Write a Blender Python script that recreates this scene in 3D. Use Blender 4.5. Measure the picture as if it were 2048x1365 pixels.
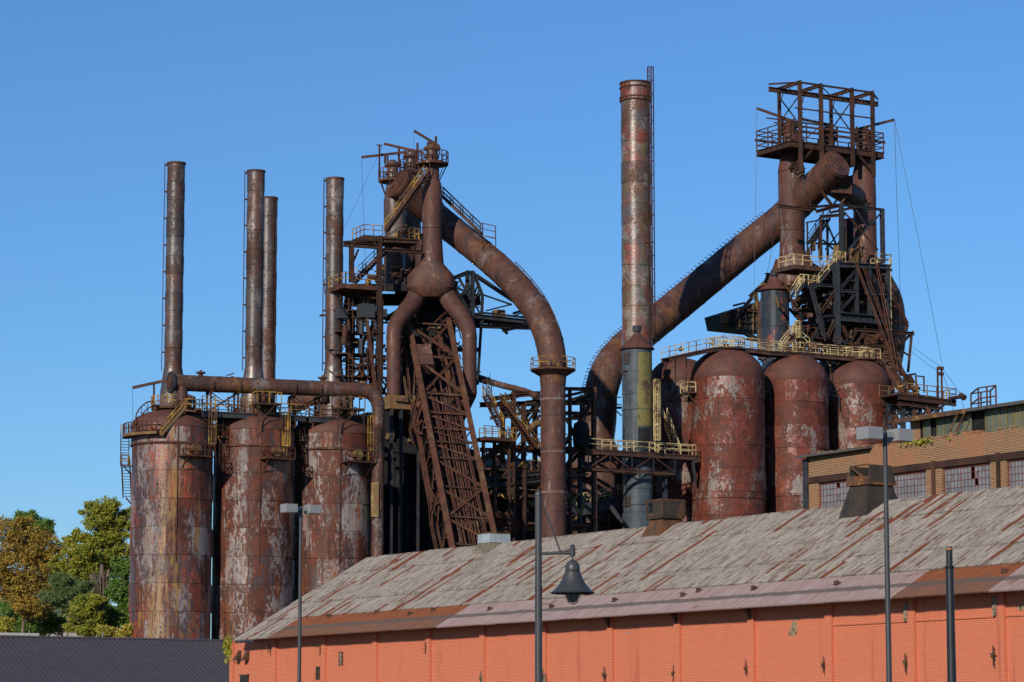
import bpy, math, random
from mathutils import Vector, Matrix, Quaternion
V = Vector
random.seed(7)
for o in list(bpy.data.objects):
    bpy.data.objects.remove(o)
SC = bpy.context.scene
COL = SC.collection
# ------------------------------------------------------------------ camera
FPX = 5800.0                       # focal length in photograph pixels (2048 wide)
PITCH = math.atan(792.0 / FPX)
CAMZ = 1.7
cam_d = bpy.data.cameras.new('camera')
cam_d.sensor_width = 36.0
cam_d.lens = 36.0 * FPX / 2048.0
cam_d.clip_start = 0.5
cam_d.clip_end = 20000
cam = bpy.data.objects.new('camera', cam_d)
COL.objects.link(cam)
cam.location = (0, 0, CAMZ)
cam.rotation_euler = (math.pi / 2 + PITCH, 0, 0)
SC.camera = cam
SC.render.resolution_x, SC.render.resolution_y = 1024, 682
# ------------------------------------------------------------------ sky, sun, exposure
SUN_AZ = math.radians(25)          # to the left of straight behind the camera
SUN_EL = math.radians(24)
sun_dir = V((-math.sin(SUN_AZ) * math.cos(SUN_EL), -math.cos(SUN_AZ) * math.cos(SUN_EL), math.sin(SUN_EL)))
world = bpy.data.worlds.new('World')
SC.world = world
world.use_nodes = True
wt = world.node_tree
wt.nodes.clear()
w_out = wt.nodes.new('ShaderNodeOutputWorld')
w_bg = wt.nodes.new('ShaderNodeBackground')
w_sky = wt.nodes.new('ShaderNodeTexSky')
w_sky.sky_type = 'NISHITA'
w_sky.sun_disc = False
w_sky.sun_elevation = SUN_EL
w_sky.sun_rotation = math.atan2(sun_dir.x, sun_dir.y)
w_sky.altitude = 5000
w_sky.air_density = 2.1
w_sky.dust_density = 0.0
w_sky.ozone_density = 10.0
w_bg.inputs[1].default_value = 0.112
wt.links.new(w_sky.outputs[0], w_bg.inputs[0])
wt.links.new(w_bg.outputs[0], w_out.inputs[0])
sun_l = bpy.data.lights.new('sun', 'SUN')
sun_l.energy = 4.6
sun_l.angle = math.radians(0.53)
sun_l.color = (1.0, 0.89, 0.74)
sun_o = bpy.data.objects.new('sun', sun_l)
COL.objects.link(sun_o)
sun_o.rotation_euler = sun_dir.to_track_quat('Z', 'Y').to_euler()
sun_o.location = (-60, -40, 120)
SC.view_settings.view_transform = 'Standard'
SC.view_settings.look = 'None'
SC.view_settings.exposure = 0.0
SC.view_settings.gamma = 1.0
SC.view_settings.use_curve_mapping = False
# ------------------------------------------------------------------ measuring helpers
CP, SP = math.cos(PITCH), math.sin(PITCH)
U = V((-0.5137, 0.8580, 0.0))      # the plant's long axis (left and away)
W = V((0.8580, 0.5137, 0.0))       # the plant's cross axis (right and away)
UP = V((0, 0, 1))

def ray(px, py):
    a = (px - 1024.0) / FPX
    v = -(py - 682.5) / FPX
    return V((a, CP - v * SP, SP + v * CP))
EYE = V((0, 0, CAMZ))
def P(px, py, d):
    r = ray(px, py)
    return EYE + r * (d / r.y)
def PZ(px, py, z):
    r = ray(px, py)
    return EYE + r * ((z - CAMZ) / r.z)
def zat(py, d):
    return P(1024, py, d).z
class Pl:
    """vertical plane through a point, running along a horizontal direction"""
    def __init__(self, px0, py0, d0, along=None, p=None):
        self.o = p if p is not None else P(px0, py0, d0)
        self.t = (along or W).normalized()
        self.n = V((self.t.y, -self.t.x, 0))
    def __call__(self, px, py):
        r = ray(px, py)
        k = (self.o - EYE).dot(self.n) / r.dot(self.n)
        return EYE + r * k
    def off(self, m):
        q = Pl.__new__(Pl)
        q.o = self.o + V((-self.n.x, -self.n.y, 0)) * m * (1 if self.n.y < 0 else -1)
        q.t, q.n = self.t, self.n
        return q
def ppm(d):
    return 5854.0 / d
# ------------------------------------------------------------------ materials
class G:
    def __init__(s, name):
        s.m = bpy.data.materials.new(name)
        s.m.use_nodes = True
        s.t = s.m.node_tree
        s.t.nodes.clear()
        s.out = s.t.nodes.new('ShaderNodeOutputMaterial')
        s.b = s.t.nodes.new('ShaderNodeBsdfPrincipled')
        s.t.links.new(s.b.outputs[0], s.out.inputs[0])
        s._pos = None
    def n(s, kind, props=None, **ins):
        nd = s.t.nodes.new('ShaderNode' + kind)
        for k, v in (props or {}).items():
            setattr(nd, k, v)
        for k, v in ins.items():
            key = int(k[1:]) if k[0] == 'i' and k[1:].isdigit() else k
            s.set(nd.inputs[key], v)
        return nd
    def set(s, sock, v):
        if isinstance(v, bpy.types.NodeSocket):
            s.t.links.new(v, sock)
        else:
            if sock.type == 'RGBA' and len(v) == 3:
                v = (v[0], v[1], v[2], 1)
            sock.default_value = v
    @property
    def pos(s):
        if s._pos is None:
            s._pos = s.n('NewGeometry').outputs['Position']
        return s._pos
    def map(s, vec, scale=(1, 1, 1), loc=(0, 0, 0)):
        return s.n('Mapping', None, Vector=vec, Scale=scale, Location=loc).outputs[0]
    def noise(s, vec, scale, detail=6, rough=0.6, dist=0.0):
        return s.n('TexNoise', None, Vector=vec, Scale=scale, Detail=detail, Roughness=rough, Distortion=dist).outputs['Fac']
    def ramp(s, fac, lo, hi, a=0.0, b=1.0):
        r = s.n('MapRange', {'interpolation_type': 'SMOOTHSTEP'}, Value=fac)
        for i, v in ((1, lo), (2, hi), (3, a), (4, b)):
            s.set(r.inputs[i], v)
        return r.outputs[0]
    def mix(s, fac, a, b, mode='MIX'):
        r = s.n('Mix', {'data_type': 'RGBA', 'blend_type': mode})
        s.set(r.inputs[0], fac); s.set(r.inputs[6], a); s.set(r.inputs[7], b)
        return r.outputs[2]
    def math(s, op, a, b=0.0, c=0.0):
        r = s.n('Math', {'operation': op})
        s.set(r.inputs[0], a); s.set(r.inputs[1], b); s.set(r.inputs[2], c)
        return r.outputs[0]
    def dot(s, a, b):
        r = s.n('VectorMath', {'operation': 'DOT_PRODUCT'})
        s.set(r.inputs[0], a); s.set(r.inputs[1], b)
        return r.outputs['Value']
    def xyz(s, x, y, z=0.0):
        return s.n('CombineXYZ', None, X=x, Y=y, Z=z).outputs[0]
    def rnd(s):
        return s.n('ObjectInfo').outputs['Random']
    def bump(s, h, strength=0.3, dist=0.05):
        b = s.n('Bump', None, Strength=strength, Distance=dist, Height=h)
        s.set(s.b.inputs['Normal'], b.outputs[0])
    def fin(s, col, rough=0.7, metal=0.0, spec=0.5):
        s.set(s.b.inputs['Base Color'], col)
        s.set(s.b.inputs['Roughness'], rough)
        s.set(s.b.inputs['Metallic'], metal)
        s.set(s.b.inputs['Specular IOR Level'], spec)
        return s.m

def weathered(name, c1, c2, layers=(), var=0.3, rough=0.82, prough=0.42, bump=0.35, streak=0.35, pspec=0.5):
    """rusted plate: two rust tones, layers of (colour, threshold, scale, z-squash, softness, seed), rain streaks"""
    g = G(name)
    n0 = g.noise(g.pos, 0.9, 8, 0.7)
    col = g.mix(g.ramp(n0, 0.36, 0.64), c1, c2)
    cover = None
    for (c, thr, sc, zs, soft, seed) in layers:
        p = g.map(g.pos, (1, 1, zs), (seed * 3.7, seed * 1.3, seed * 5.1))
        big = g.noise(p, sc, 4, 0.6)
        fine = g.noise(p, sc * 10.0, 8, 0.8)
        f = g.math('ADD', g.math('MULTIPLY', big, 0.50), g.math('MULTIPLY', fine, 0.50))
        # every plate weathers a little differently
        f = g.math('ADD', f, g.math('MULTIPLY', g.math('SUBTRACT', g.rnd(), 0.5), 0.035))
        k = g.ramp(f, thr - soft, thr + soft)
        cv = g.mix(g.ramp(g.noise(p, sc * 3.0, 5, 0.6), 0.3, 0.7), c, tuple(x * 0.72 for x in c))
        col = g.mix(k, col, cv)
        cover = k if cover is None else g.math('MAXIMUM', cover, k)
    if streak:
        st = g.noise(g.map(g.pos, (2.6, 2.6, 0.10)), 1.0, 5, 0.65)
        col = g.mix(g.ramp(st, 0.46, 0.70, 0.0, streak), col, (0.045, 0.024, 0.020))
    v = g.math('ADD', 1.0 - var / 2, g.math('MULTIPLY', g.rnd(), var))
    hs = g.n('HueSaturation', None, Value=v, Color=col)
    col = hs.outputs[0]
    r = rough
    if cover is not None:
        r = g.ramp(cover, 0, 1, rough, prough)
    g.bump(g.noise(g.pos, 4.0, 7, 0.7), bump, 0.06)
    sp = 0.22 if cover is None else g.ramp(cover, 0, 1, 0.22, pspec)
    return g.fin(col, r, 0.0, sp)

def plain(name, c, rough=0.6, metal=0.0, amt=0.25, sc=3.0, spec=0.4):
    g = G(name)
    k = g.ramp(g.noise(g.pos, sc, 5, 0.6), 0.3, 0.7)
    col = g.mix(k, tuple(x * (1 - amt) for x in c), tuple(x * (1 + amt) for x in c))
    return g.fin(col, rough, metal, spec)

M = {}
RUST, RUSTD = (0.165, 0.056, 0.034), (0.062, 0.026, 0.020)
M['stove_a'] = weathered('stove shell rust grey and ochre', (0.129, 0.038, 0.021), (0.058, 0.026, 0.022), [
    ((0.069, 0.047, 0.049), 0.515, 0.32, 0.30, 0.05, 1),
    ((0.245, 0.047, 0.011), 0.535, 0.34, 0.40, 0.02, 2),
    ((0.237, 0.200, 0.190), 0.538, 0.36, 0.42, 0.006, 3),
    ((0.258, 0.135, 0.022), 0.566, 0.40, 0.10, 0.02, 4)], var=0.25, streak=0.45, rough=.58, prough=.36, pspec=.7)
M['stove_b'] = weathered('stove shell maroon rust with chalky paint', (0.129, 0.034, 0.017), (0.064, 0.025, 0.017), [
    ((0.065, 0.044, 0.044), 0.535, 0.30, 0.3, 0.04, 5),
    ((0.245, 0.204, 0.190), 0.532, 0.38, 0.45, 0.006, 6),
    ((0.258, 0.078, 0.016), 0.575, 0.45, 0.10, 0.02, 7)], var=0.22, streak=0.45, rough=.58, prough=.36, pspec=.7)
M['stove_c'] = weathered('stove shell red lead and grey paint', (0.142, 0.033, 0.018), (0.067, 0.025, 0.018), [
    ((0.202, 0.165, 0.146), 0.540, 0.42, 0.55, 0.006, 8),
    ((0.215, 0.053, 0.031), 0.560, 0.60, 0.8, 0.007, 9)], var=0.22, streak=0.4, rough=.6, prough=.38, pspec=.7)
M['dome'] = weathered('rusted dome plate', (0.111, 0.043, 0.031), (0.068, 0.034, 0.028), [
    ((0.187, 0.053, 0.031), 0.585, 0.5, 0.8, 0.03, 10)], var=0.1, streak=0.15, rough=.65)
M['stack_a'] = weathered('stack plate silvered and rusted', (0.085, 0.039, 0.024), (0.052, 0.030, 0.023), [
    ((0.061, 0.052, 0.051), 0.500, 0.40, 0.6, 0.03, 11),
    ((0.156, 0.131, 0.119), 0.552, 0.60, 0.45, 0.012, 31),
    ((0.110, 0.039, 0.019), 0.555, 0.6, 0.5, 0.02, 12)], var=0.4, rough=.55, prough=0.37, streak=0.4, pspec=0.7)
M['stack_b'] = weathered('tall stack olive paint and rust', (0.119, 0.043, 0.024), (0.065, 0.038, 0.029), [
    ((0.085, 0.072, 0.067), 0.49, 0.45, 0.9, 0.02, 13),
    ((0.114, 0.088, 0.031), 0.535, 0.25, 0.5, 0.03, 14),
    ((0.218, 0.190, 0.167), 0.550, 0.55, 0.8, 0.012, 32),
    ((0.190, 0.047, 0.017), 0.548, 0.6, 0.8, 0.012, 15)], var=0.4, rough=.55, prough=0.30, streak=0.35, pspec=0.9)
M['pipe'] = weathered('gas main rust brown', (0.112, 0.048, 0.032), (0.062, 0.031, 0.025), [
    ((0.053, 0.033, 0.029), 0.53, 0.5, 0.25, 0.05, 33),
    ((0.172, 0.139, 0.129), 0.565, 0.40, 0.8, 0.03, 16),
    ((0.194, 0.087, 0.028), 0.575, 0.3, 0.7, 0.04, 17)], var=0.12, streak=0.35, rough=.6)
M['pipe_pale'] = weathered('gas main rust with pale scale', (0.101, 0.044, 0.033), (0.063, 0.032, 0.028), [
    ((0.170, 0.053, 0.024), 0.575, 0.5, 0.25, 0.04, 34), ((0.230, 0.190, 0.177), 0.590, 0.6, 0.16, 0.012, 18)], var=0.14, streak=0.35, rough=.6)
M['pale_scale'] = weathered('pale scale on a weld', (0.19, 0.15, 0.135), (0.11, 0.062, 0.05), [], var=0.1, streak=0.4)
M['steel'] = weathered('structural steel dark rust', (0.080, 0.038, 0.025), (0.034, 0.022, 0.019), [
    ((0.150, 0.062, 0.034), 0.60, 0.9, 0.6, 0.04, 19)], var=0.5, streak=0.2, bump=0.2)
M['steel_red'] = weathered('skip bridge rust brown', (0.098, 0.037, 0.022), (0.047, 0.023, 0.016), [
    ((0.144, 0.094, 0.047), 0.58, 0.8, 0.6, 0.04, 20)], var=0.45, streak=0.2, bump=0.2)
M['steel_blue'] = weathered('structural steel slate blue paint', (0.040, 0.046, 0.056), (0.022, 0.026, 0.033), [
    ((0.095, 0.042, 0.030), 0.61, 0.9, 0.5, 0.03, 21)], var=0.35, rough=0.6, streak=0.25, bump=0.15)
M['blue'] = weathered('flue tower blue grey paint', (0.070, 0.090, 0.108), (0.042, 0.056, 0.070), [
    ((0.200, 0.190, 0.130), 0.595, 0.4, 0.12, 0.04, 22),
    ((0.055, 0.060, 0.066), 0.56, 0.5, 0.12, 0.05, 23)], var=0.15, rough=0.45, prough=0.5, streak=0.25, bump=0.12)
M['blue_red'] = weathered('tank dark blue paint with red lead showing', (0.036, 0.046, 0.062), (0.024, 0.031, 0.042), [
    ((0.300, 0.060, 0.040), 0.582, 0.8, 0.6, 0.010, 24)], var=0.1, rough=0.34, prough=0.6, streak=0.1, bump=0.08)
M['olive'] = weathered('olive paint chipped', (0.190, 0.160, 0.052), (0.135, 0.122, 0.052), [
    ((0.085, 0.045, 0.030), 0.555, 0.9, 0.7, 0.012, 25)], var=0.1, rough=0.5, prough=0.8, streak=0.1)
M['shade_black'] = weathered('near black plate with deep shade in its colour', (0.016, 0.016, 0.019), (0.009, 0.009, 0.011), [  # deep shade put into the colour; also backs the dark plate joints
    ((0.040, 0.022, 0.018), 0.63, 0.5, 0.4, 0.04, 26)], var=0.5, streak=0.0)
M['rust_box'] = weathered('ochre and orange rust sheet', (0.180, 0.085, 0.040), (0.130, 0.105, 0.050), [
    ((0.260, 0.200, 0.050), 0.57, 0.9, 0.6, 0.03, 27)], var=0.2)
M['yellow'] = weathered('yellow handrail paint', (0.50, 0.31, 0.045), (0.36, 0.21, 0.035), [
    ((0.110, 0.050, 0.028), 0.485, 0.8, 0.8, 0.03, 28)], var=0.3, rough=0.6, prough=0.8, streak=0.0, bump=0.0)
M['cream'] = weathered('cream handrail paint', (0.62, 0.50, 0.27), (0.48, 0.37, 0.17), [
    ((0.150, 0.080, 0.040), 0.525, 0.8, 0.8, 0.03, 29)], var=0.2, rough=0.6, prough=0.8, streak=0.0, bump=0.0)
M['lamp'] = plain('lamp post grey paint', (0.040, 0.043, 0.046), 0.42, amt=0.1)
M['lamp_dark'] = plain('pole blue black paint', (0.014, 0.018, 0.022), 0.42, amt=0.15)
M['lamp_box'] = plain('luminaire light grey paint', (0.215, 0.225, 0.235), 0.5, amt=0.04)
M['wire'] = plain('steel rope', (0.045, 0.040, 0.040), 0.6)
M['asphalt'] = plain('asphalt', (0.05, 0.05, 0.052), 0.9, amt=0.3, sc=0.4)
M['bark'] = plain('bark', (0.13, 0.10, 0.075), 0.9, amt=0.4)
# ------------------------------------------------------------------ mesh helpers
ORG = {}
def link(o, parent=None):
    COL.objects.link(o)
    if parent is not None:
        o.parent = parent
    return o
def thing(name, label, cat, loc, group=None):
    o = bpy.data.objects.new(name, None)
    o.empty_display_size = 0.5
    COL.objects.link(o)
    o.location = loc
    ORG[o.name] = V(loc)
    o['label'] = label
    o['category'] = cat
    if group:
        o['group'] = group
    return o
def tag(o, label, cat, group=None):
    o['label'] = label
    o['category'] = cat
    if group:
        o['group'] = group
    return o
def org(o):
    return ORG.get(o.name, V((0, 0, 0))) if o is not None else V((0, 0, 0))
def frame(d):
    z = d.normalized()
    ref = UP if abs(z.z) < 0.985 else U
    x = ref.cross(z).normalized()
    return x, z.cross(x), z
class MB:
    def __init__(s):
        s.v, s.f = [], []
    def add(s, vs, fs):
        b = len(s.v)
        s.v += [tuple(v) for v in vs]
        s.f += [tuple(i + b for i in f) for f in fs]
        return s
    def box(s, c, sx, sy, sz, ax=None, ay=None, az=None):
        ax, ay, az = ax or V((1, 0, 0)), ay or V((0, 1, 0)), az or UP
        c = V(c)
        vs = [c + ax * (i * sx / 2) + ay * (j * sy / 2) + az * (k * sz / 2) for k in (-1, 1) for j in (-1, 1) for i in (-1, 1)]
        return s.add(vs, [(0, 2, 3, 1), (4, 5, 7, 6), (0, 1, 5, 4), (2, 6, 7, 3), (0, 4, 6, 2), (1, 3, 7, 5)])
    def bar(s, a, b, w, h=None):
        a, b = V(a), V(b)
        x, y, z = frame(b - a)
        return s.box((a + b) / 2, w, h or w, (b - a).length, x, y, z)
    def hexa(s, q):
        """8 corners: bottom ring of 4, top ring of 4"""
        return s.add(q, [(3, 2, 1, 0), (4, 5, 6, 7), (0, 1, 5, 4), (1, 2, 6, 5), (2, 3, 7, 6), (3, 0, 4, 7)])
    def tube(s, path, r, seg=12, caps=True):
        path = [V(p) for p in path]
        n = len(path)
        rs = r if isinstance(r, (list, tuple)) else [r] * n
        tans = []
        for i in range(n):
            t = (path[min(i + 1, n - 1)] - path[max(i - 1, 0)])
            tans.append(t.normalized())
        x, y, z = frame(tans[0])
        vs, fs = [], []
        for i in range(n):
            if i:
                q = tans[i - 1].rotation_difference(tans[i])
                x = q @ x
                y = q @ y
            for k in range(seg):
                a = 2 * math.pi * k / seg
                vs.append(path[i] + (x * math.cos(a) + y * math.sin(a)) * rs[i])
        for i in range(n - 1):
            for k in range(seg):
                k2 = (k + 1) % seg
                fs.append((i * seg + k, i * seg + k2, (i + 1) * seg + k2, (i + 1) * seg + k))
        if caps:
            fs.append(tuple(range(seg - 1, -1, -1)))
            fs.append(tuple((n - 1) * seg + k for k in range(seg)))
        return s.add(vs, fs)
    def lathe(s, c, prof, seg=32, caps=True):
        c = V(c)
        vs, fs = [], []
        for (r, z) in prof:
            for k in range(seg):
                a = 2 * math.pi * k / seg
                vs.append(c + V((math.cos(a) * r, math.sin(a) * r, z)))
        for i in range(len(prof) - 1):
            for k in range(seg):
                k2 = (k + 1) % seg
                fs.append((i * seg + k, i * seg + k2, (i + 1) * seg + k2, (i + 1) * seg + k))
        if caps:
            fs.append(tuple(range(seg - 1, -1, -1)))
            fs.append(tuple((len(prof) - 1) * seg + k for k in range(seg)))
        return s.add(vs, fs)
    def prism(s, poly, dz):
        """horizontal polygon (world points) thickened downwards"""
        n = len(poly)
        vs = [V(p) for p in poly] + [V(p) - UP * dz for p in poly]
        fs = [tuple(range(n)), tuple(range(2 * n - 1, n - 1, -1))]
        for i in range(n):
            j = (i + 1) % n
            fs.append((i, n + i, n + j, j))
        return s.add(vs, fs)
    def build(s, name, mat, parent=None, smooth=True, ang=35, at=None):
        o0 = V(at) if at is not None else org(parent)
        me = bpy.data.meshes.new(name)
        me.from_pydata([(v[0] - o0.x, v[1] - o0.y, v[2] - o0.z) for v in s.v], [], s.f)
        me.update()
        if smooth:
            me.polygons.foreach_set('use_smooth', [True] * len(me.polygons))
            me.set_sharp_from_angle(angle=math.radians(ang))
        if mat is not None:
            me.materials.append(M[mat] if isinstance(mat, str) else mat)
        o = bpy.data.objects.new(name, me)
        link(o, parent)
        if parent is None:
            o.location = o0
        ORG[o.name] = o0 if parent is None else org(parent)
        return o
# shared unit members: length 1 along Z, section 1 x 1
def unit(profile, name):
    n = len(profile)
    vs = [(x, y, -0.5) for x, y in profile] + [(x, y, 0.5) for x, y in profile]
    fs = [tuple(range(n - 1, -1, -1)), tuple(range(n, 2 * n))] + [(i, (i + 1) % n, n + (i + 1) % n, n + i) for i in range(n)]
    return vs, fs
I_PROF = [(-.5, -.5), (.5, -.5), (.5, -.38), (.09, -.38), (.09, .38), (.5, .38), (.5, .5), (-.5, .5), (-.5, .38), (-.09, .38), (-.09, -.38), (-.5, -.38)]
B_PROF = [(-.5, -.5), (.5, -.5), (.5, .5), (-.5, .5)]
L_PROF = [(-.5, -.5), (.5, -.5), (.5, -.32), (-.32, -.32), (-.32, .5), (-.5, .5)]
UNITS = {}
def unit_mesh(kind, mat):
    k = (kind, mat)
    if k not in UNITS:
        vs, fs = unit({'I': I_PROF, 'B': B_PROF, 'L': L_PROF}[kind], kind)
        me = bpy.data.meshes.new('member_' + kind)
        me.from_pydata(vs, [], fs)
        me.materials.append(M[mat])
        UNITS[k] = me
    return UNITS[k]
def member(name, a, b, w, h, mat, parent, kind='I'):
    a, b = V(a), V(b)
    o = bpy.data.objects.new(name, unit_mesh(kind, mat))
    link(o, parent)
    x, y, z = frame(b - a)
    rot = Matrix((x, y, z)).transposed().to_quaternion()
    o.rotation_mode = 'QUATERNION'
    o.rotation_quaternion = rot
    o.location = (a + b) / 2 - org(parent)
    o.scale = (w, h, (b - a).length)
    return o
def frames(parent, plane, rows, mat, kind='I'):
    """rows: (name, x1, y1, x2, y2, width in photograph pixels); verticals are made plumb"""
    for row in rows:
        nm, x1, y1, x2, y2, w = row[:6]
        k = row[6] if len(row) > 6 else kind
        mt = row[7] if len(row) > 7 else mat
        if nm == 'column':
            b = plane((x1 + x2) / 2, (y1 + y2) / 2)
            a = V((b.x, b.y, zat(y1, b.y)))
            b = V((b.x, b.y, zat(y2, b.y)))
        else:
            a, b = plane(x1, y1), plane(x2, y2)
        t = w / ppm((a.y + b.y) / 2)
        member(nm, a, b, t, t, mt, parent, k)
def resample(pts, step):
    out = [V(pts[0])]
    for a, b in zip(pts[:-1], pts[1:]):
        a, b = V(a), V(b)
        n = max(1, int(round((b - a).length / step)))
        for i in range(1, n + 1):
            out.append(a.lerp(b, i / n))
    return out
def railing(parent, pts, mat='yellow', h=1.1, step=1.5, t=0.085, rails=(1.0, 0.52), name='railing', up=UP):
    m = MB()
    q = resample(pts, step)
    for p in q:
        m.bar(p, p + up * h, t)
    for k in rails:
        for a, b in zip(q[:-1], q[1:]):
            m.bar(a + up * h * k, b + up * h * k, t * 0.95)
    return m.build(name, mat, parent, smooth=False)
def stair(parent, a, b, side, width=0.9, mat='steel', rail='yellow', n=None, both=True, rh=1.05, tm=None):
    """a bottom, b top (world); side = horizontal unit vector across the flight"""
    a, b, side = V(a), V(b), V(side)
    m = MB()
    for k in (-0.5, 0.5):
        m.bar(a + side * width * k, b + side * width * k, 0.07, 0.30)
    st = m.build('staircase', mat, parent, smooth=False)
    n = n or max(4, int(abs(b.z - a.z) / 0.26))
    run = V((b.x - a.x, b.y - a.y, 0))
    run = run.normalized() if run.length > 0.01 else U
    me = unit_mesh('B', tm or mat)
    rot = Matrix((side, run, side.cross(run))).transposed().to_quaternion()
    for i in range(n):
        o = bpy.data.objects.new('tread', me)
        link(o, st)
        o.rotation_mode = 'QUATERNION'
        o.rotation_quaternion = rot
        o.location = a.lerp(b, (i + 0.5) / n) - org(parent)
        o.scale = (width * 0.96, 0.24, 0.05)
    if rail:
        for k in ((-0.5, 0.5) if both else (-0.5,)):
            railing(parent, [a + side * width * k, b + side * width * k], rail, rh, 2.0)
    return st
def caged_ladder(parent, base, top, out, mat, r=0.42, cage=True, t=0.06, step=0.6, name='caged_ladder'):
    base, top, out = V(base), V(top), V(out).normalized()
    s = UP.cross(out)
    m = MB()
    for k in (-0.24, 0.24):
        m.bar(base + s * k, top + s * k, t)
    n = int((top.z - base.z) / step)
    for i in range(n + 1):
        p = base.lerp(top, i / max(n, 1))
        m.bar(p - s * 0.24, p + s * 0.24, t * 0.7)
    if cage:
        z0 = 1.2 if top.z - base.z > 3 else 0
        arc = [math.pi * (i / 6) for i in range(7)]
        pts = [s * (math.cos(a) * r) + out * (math.sin(a) * r * 1.5) for a in arc]
        for q in pts[::1]:
            m.bar(base + UP * z0 + q, top + q, t * 0.75)
        nh = max(2, int((top.z - base.z - z0) / 1.5))
        for i in range(nh + 1):
            z = base.lerp(top, z0 / (top.z - base.z) + (1 - z0 / (top.z - base.z)) * i / nh)
            for a, b in zip(pts[:-1], pts[1:]):
                m.bar(z + a, z + b, t * 0.9)
    return m.build(name, mat, parent, smooth=False)
def ring_pts(c, r, a0, a1, n):
    c = V(c)
    return [c + V((math.cos(a0 + (a1 - a0) * i / n) * r, math.sin(a0 + (a1 - a0) * i / n) * r, 0)) for i in range(n + 1)]
def ring_deck(parent, c, r0, r1, a0, a1, mat, thick=0.18, n=24, name='platform_deck'):
    inner, outer = ring_pts(c, r0, a0, a1, n), ring_pts(c, r1, a0, a1, n)
    m = MB()
    for i in range(n):
        m.prism([inner[i], outer[i], outer[i + 1], inner[i + 1]], thick)
    return m.build(name, mat, parent, smooth=False)
def deck(parent, poly, mat='steel', thick=0.3, name='platform_deck'):
    return MB().prism(poly, thick).build(name, mat, parent, smooth=False)
def smooth_path(pts, n=6):
    """Catmull-Rom through points"""
    pts = [V(p) for p in pts]
    out = []
    for i in range(len(pts) - 1):
        p0 = pts[max(i - 1, 0)]; p1 = pts[i]; p2 = pts[i + 1]; p3 = pts[min(i + 2, len(pts) - 1)]
        for k in range(n):
            t = k / n
            out.append(0.5 * ((2 * p1) + (p2 - p0) * t + (2 * p0 - 5 * p1 + 4 * p2 - p3) * t * t + (3 * p1 - p0 - 3 * p2 + p3) * t ** 3))
    out.append(pts[-1])
    return out
def pipe(parent, path, r, mat='pipe', seg=24, bands=2.4, name='pipe', band_name='plate_seam', caps=True):
    """a main with raised seams every `bands` metres"""
    o = MB().tube(path, r, seg, caps).build(name, mat, parent, ang=50)
    if bands:
        L = 0.0
        nxt = bands * 0.5
        rs = r if isinstance(r, (list, tuple)) else [r] * len(path)
        for i in range(len(path) - 1):
            a, b = V(path[i]), V(path[i + 1])
            l = (b - a).length
            while nxt <= L + l:
                k = (nxt - L) / l
                p = a.lerp(b, k)
                rr = rs[i] + (rs[i + 1] - rs[i]) * k
                t = (b - a).normalized()
                MB().tube([p - t * 0.06, p + t * 0.06], rr + 0.035, seg).build(band_name, mat, o)
                nxt += bands
            L += l
    return o
def plated(parent, c, r, z0, z1, course, nplate, mat, name='shell', plate='plate', seg=6, phase=0.0):
    """riveted shell: a core and lapped plates, each its own object"""
    c = V(c)
    core = MB().lathe((c.x, c.y, 0), [(r - 0.03, z0), (r - 0.03, z1)], 40).build(name, 'shade_black', parent)
    ncourse = max(1, int(round((z1 - z0) / course)))
    h = (z1 - z0) / ncourse
    da = 2 * math.pi / nplate
    meshes = []
    for alt in range(2):
        vs, fs = [], []
        for k in range(seg + 1):
            a = da * (k / seg) * (1.0 - 0.026 / (da * r))
            rr = r + (0.045 if alt else 0.0) + 0.03 * (k / seg)
            for zz in (0.0, h - 0.034):
                vs.append((math.cos(a) * rr, math.sin(a) * rr, zz))
            for zz in (0.0, h - 0.034):
                vs.append((math.cos(a) * (rr - 0.06), math.sin(a) * (rr - 0.06), zz))
        for k in range(seg):
            b, e = 4 * k, 4 * k + 4
            fs += [(b, e, e + 1, b + 1), (b + 1, e + 1, e + 3, b + 3), (b, b + 2, e + 2, e)]
        fs += [(0, 1, 3, 2), (4 * seg, 4 * seg + 2, 4 * seg + 3, 4 * seg + 1)]
        me = bpy.data.meshes.new(plate)
        me.from_pydata(vs, [], fs)
        me.polygons.foreach_set('use_smooth', [True] * len(me.polygons))
        me.set_sharp_from_angle(angle=math.radians(40))
        me.materials.append(M[mat])
        meshes.append(me)
    po = org(parent)
    for i in range(ncourse):
        for j in range(nplate):
            o = bpy.data.objects.new(plate, meshes[i % 2])
            link(o, core)
            o.location = (c.x - po.x, c.y - po.y, z0 + i * h - po.z)
            o.rotation_euler = (0, 0, da * (j + (0.5 if i % 2 else 0.0)) + phase)
    return core
def ringed(parent, c, r, z0, z1, course, mat, name='shell', ring='shell_ring', seg=28):
    """stack: a core and one ring of plate per course, every other one lapping over its neighbours"""
    c = V(c)
    core = MB().lathe((c.x, c.y, 0), [(r - 0.03, z0), (r - 0.03, z1)], seg).build(name, 'shade_black', parent)
    n = max(1, int(round((z1 - z0) / course)))
    h = (z1 - z0) / n
    ms = []
    for alt in range(2):
        rr = r + (0.035 if alt else 0.0)
        b = MB().lathe((0, 0, 0), [(r - 0.02, 0.0), (rr, 0.0), (rr, h - 0.035), (r - 0.02, h - 0.035)], seg, caps=False)
        me = bpy.data.meshes.new(ring)
        me.from_pydata(b.v, [], b.f)
        me.polygons.foreach_set('use_smooth', [True] * len(me.polygons))
        me.set_sharp_from_angle(angle=math.radians(35))
        me.materials.append(M[mat])
        ms.append(me)
    po = org(parent)
    for i in range(n):
        o = bpy.data.objects.new(ring, ms[i % 2])
        link(o, core)
        o.location = (c.x - po.x, c.y - po.y, z0 + i * h - po.z)
    return core
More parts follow.
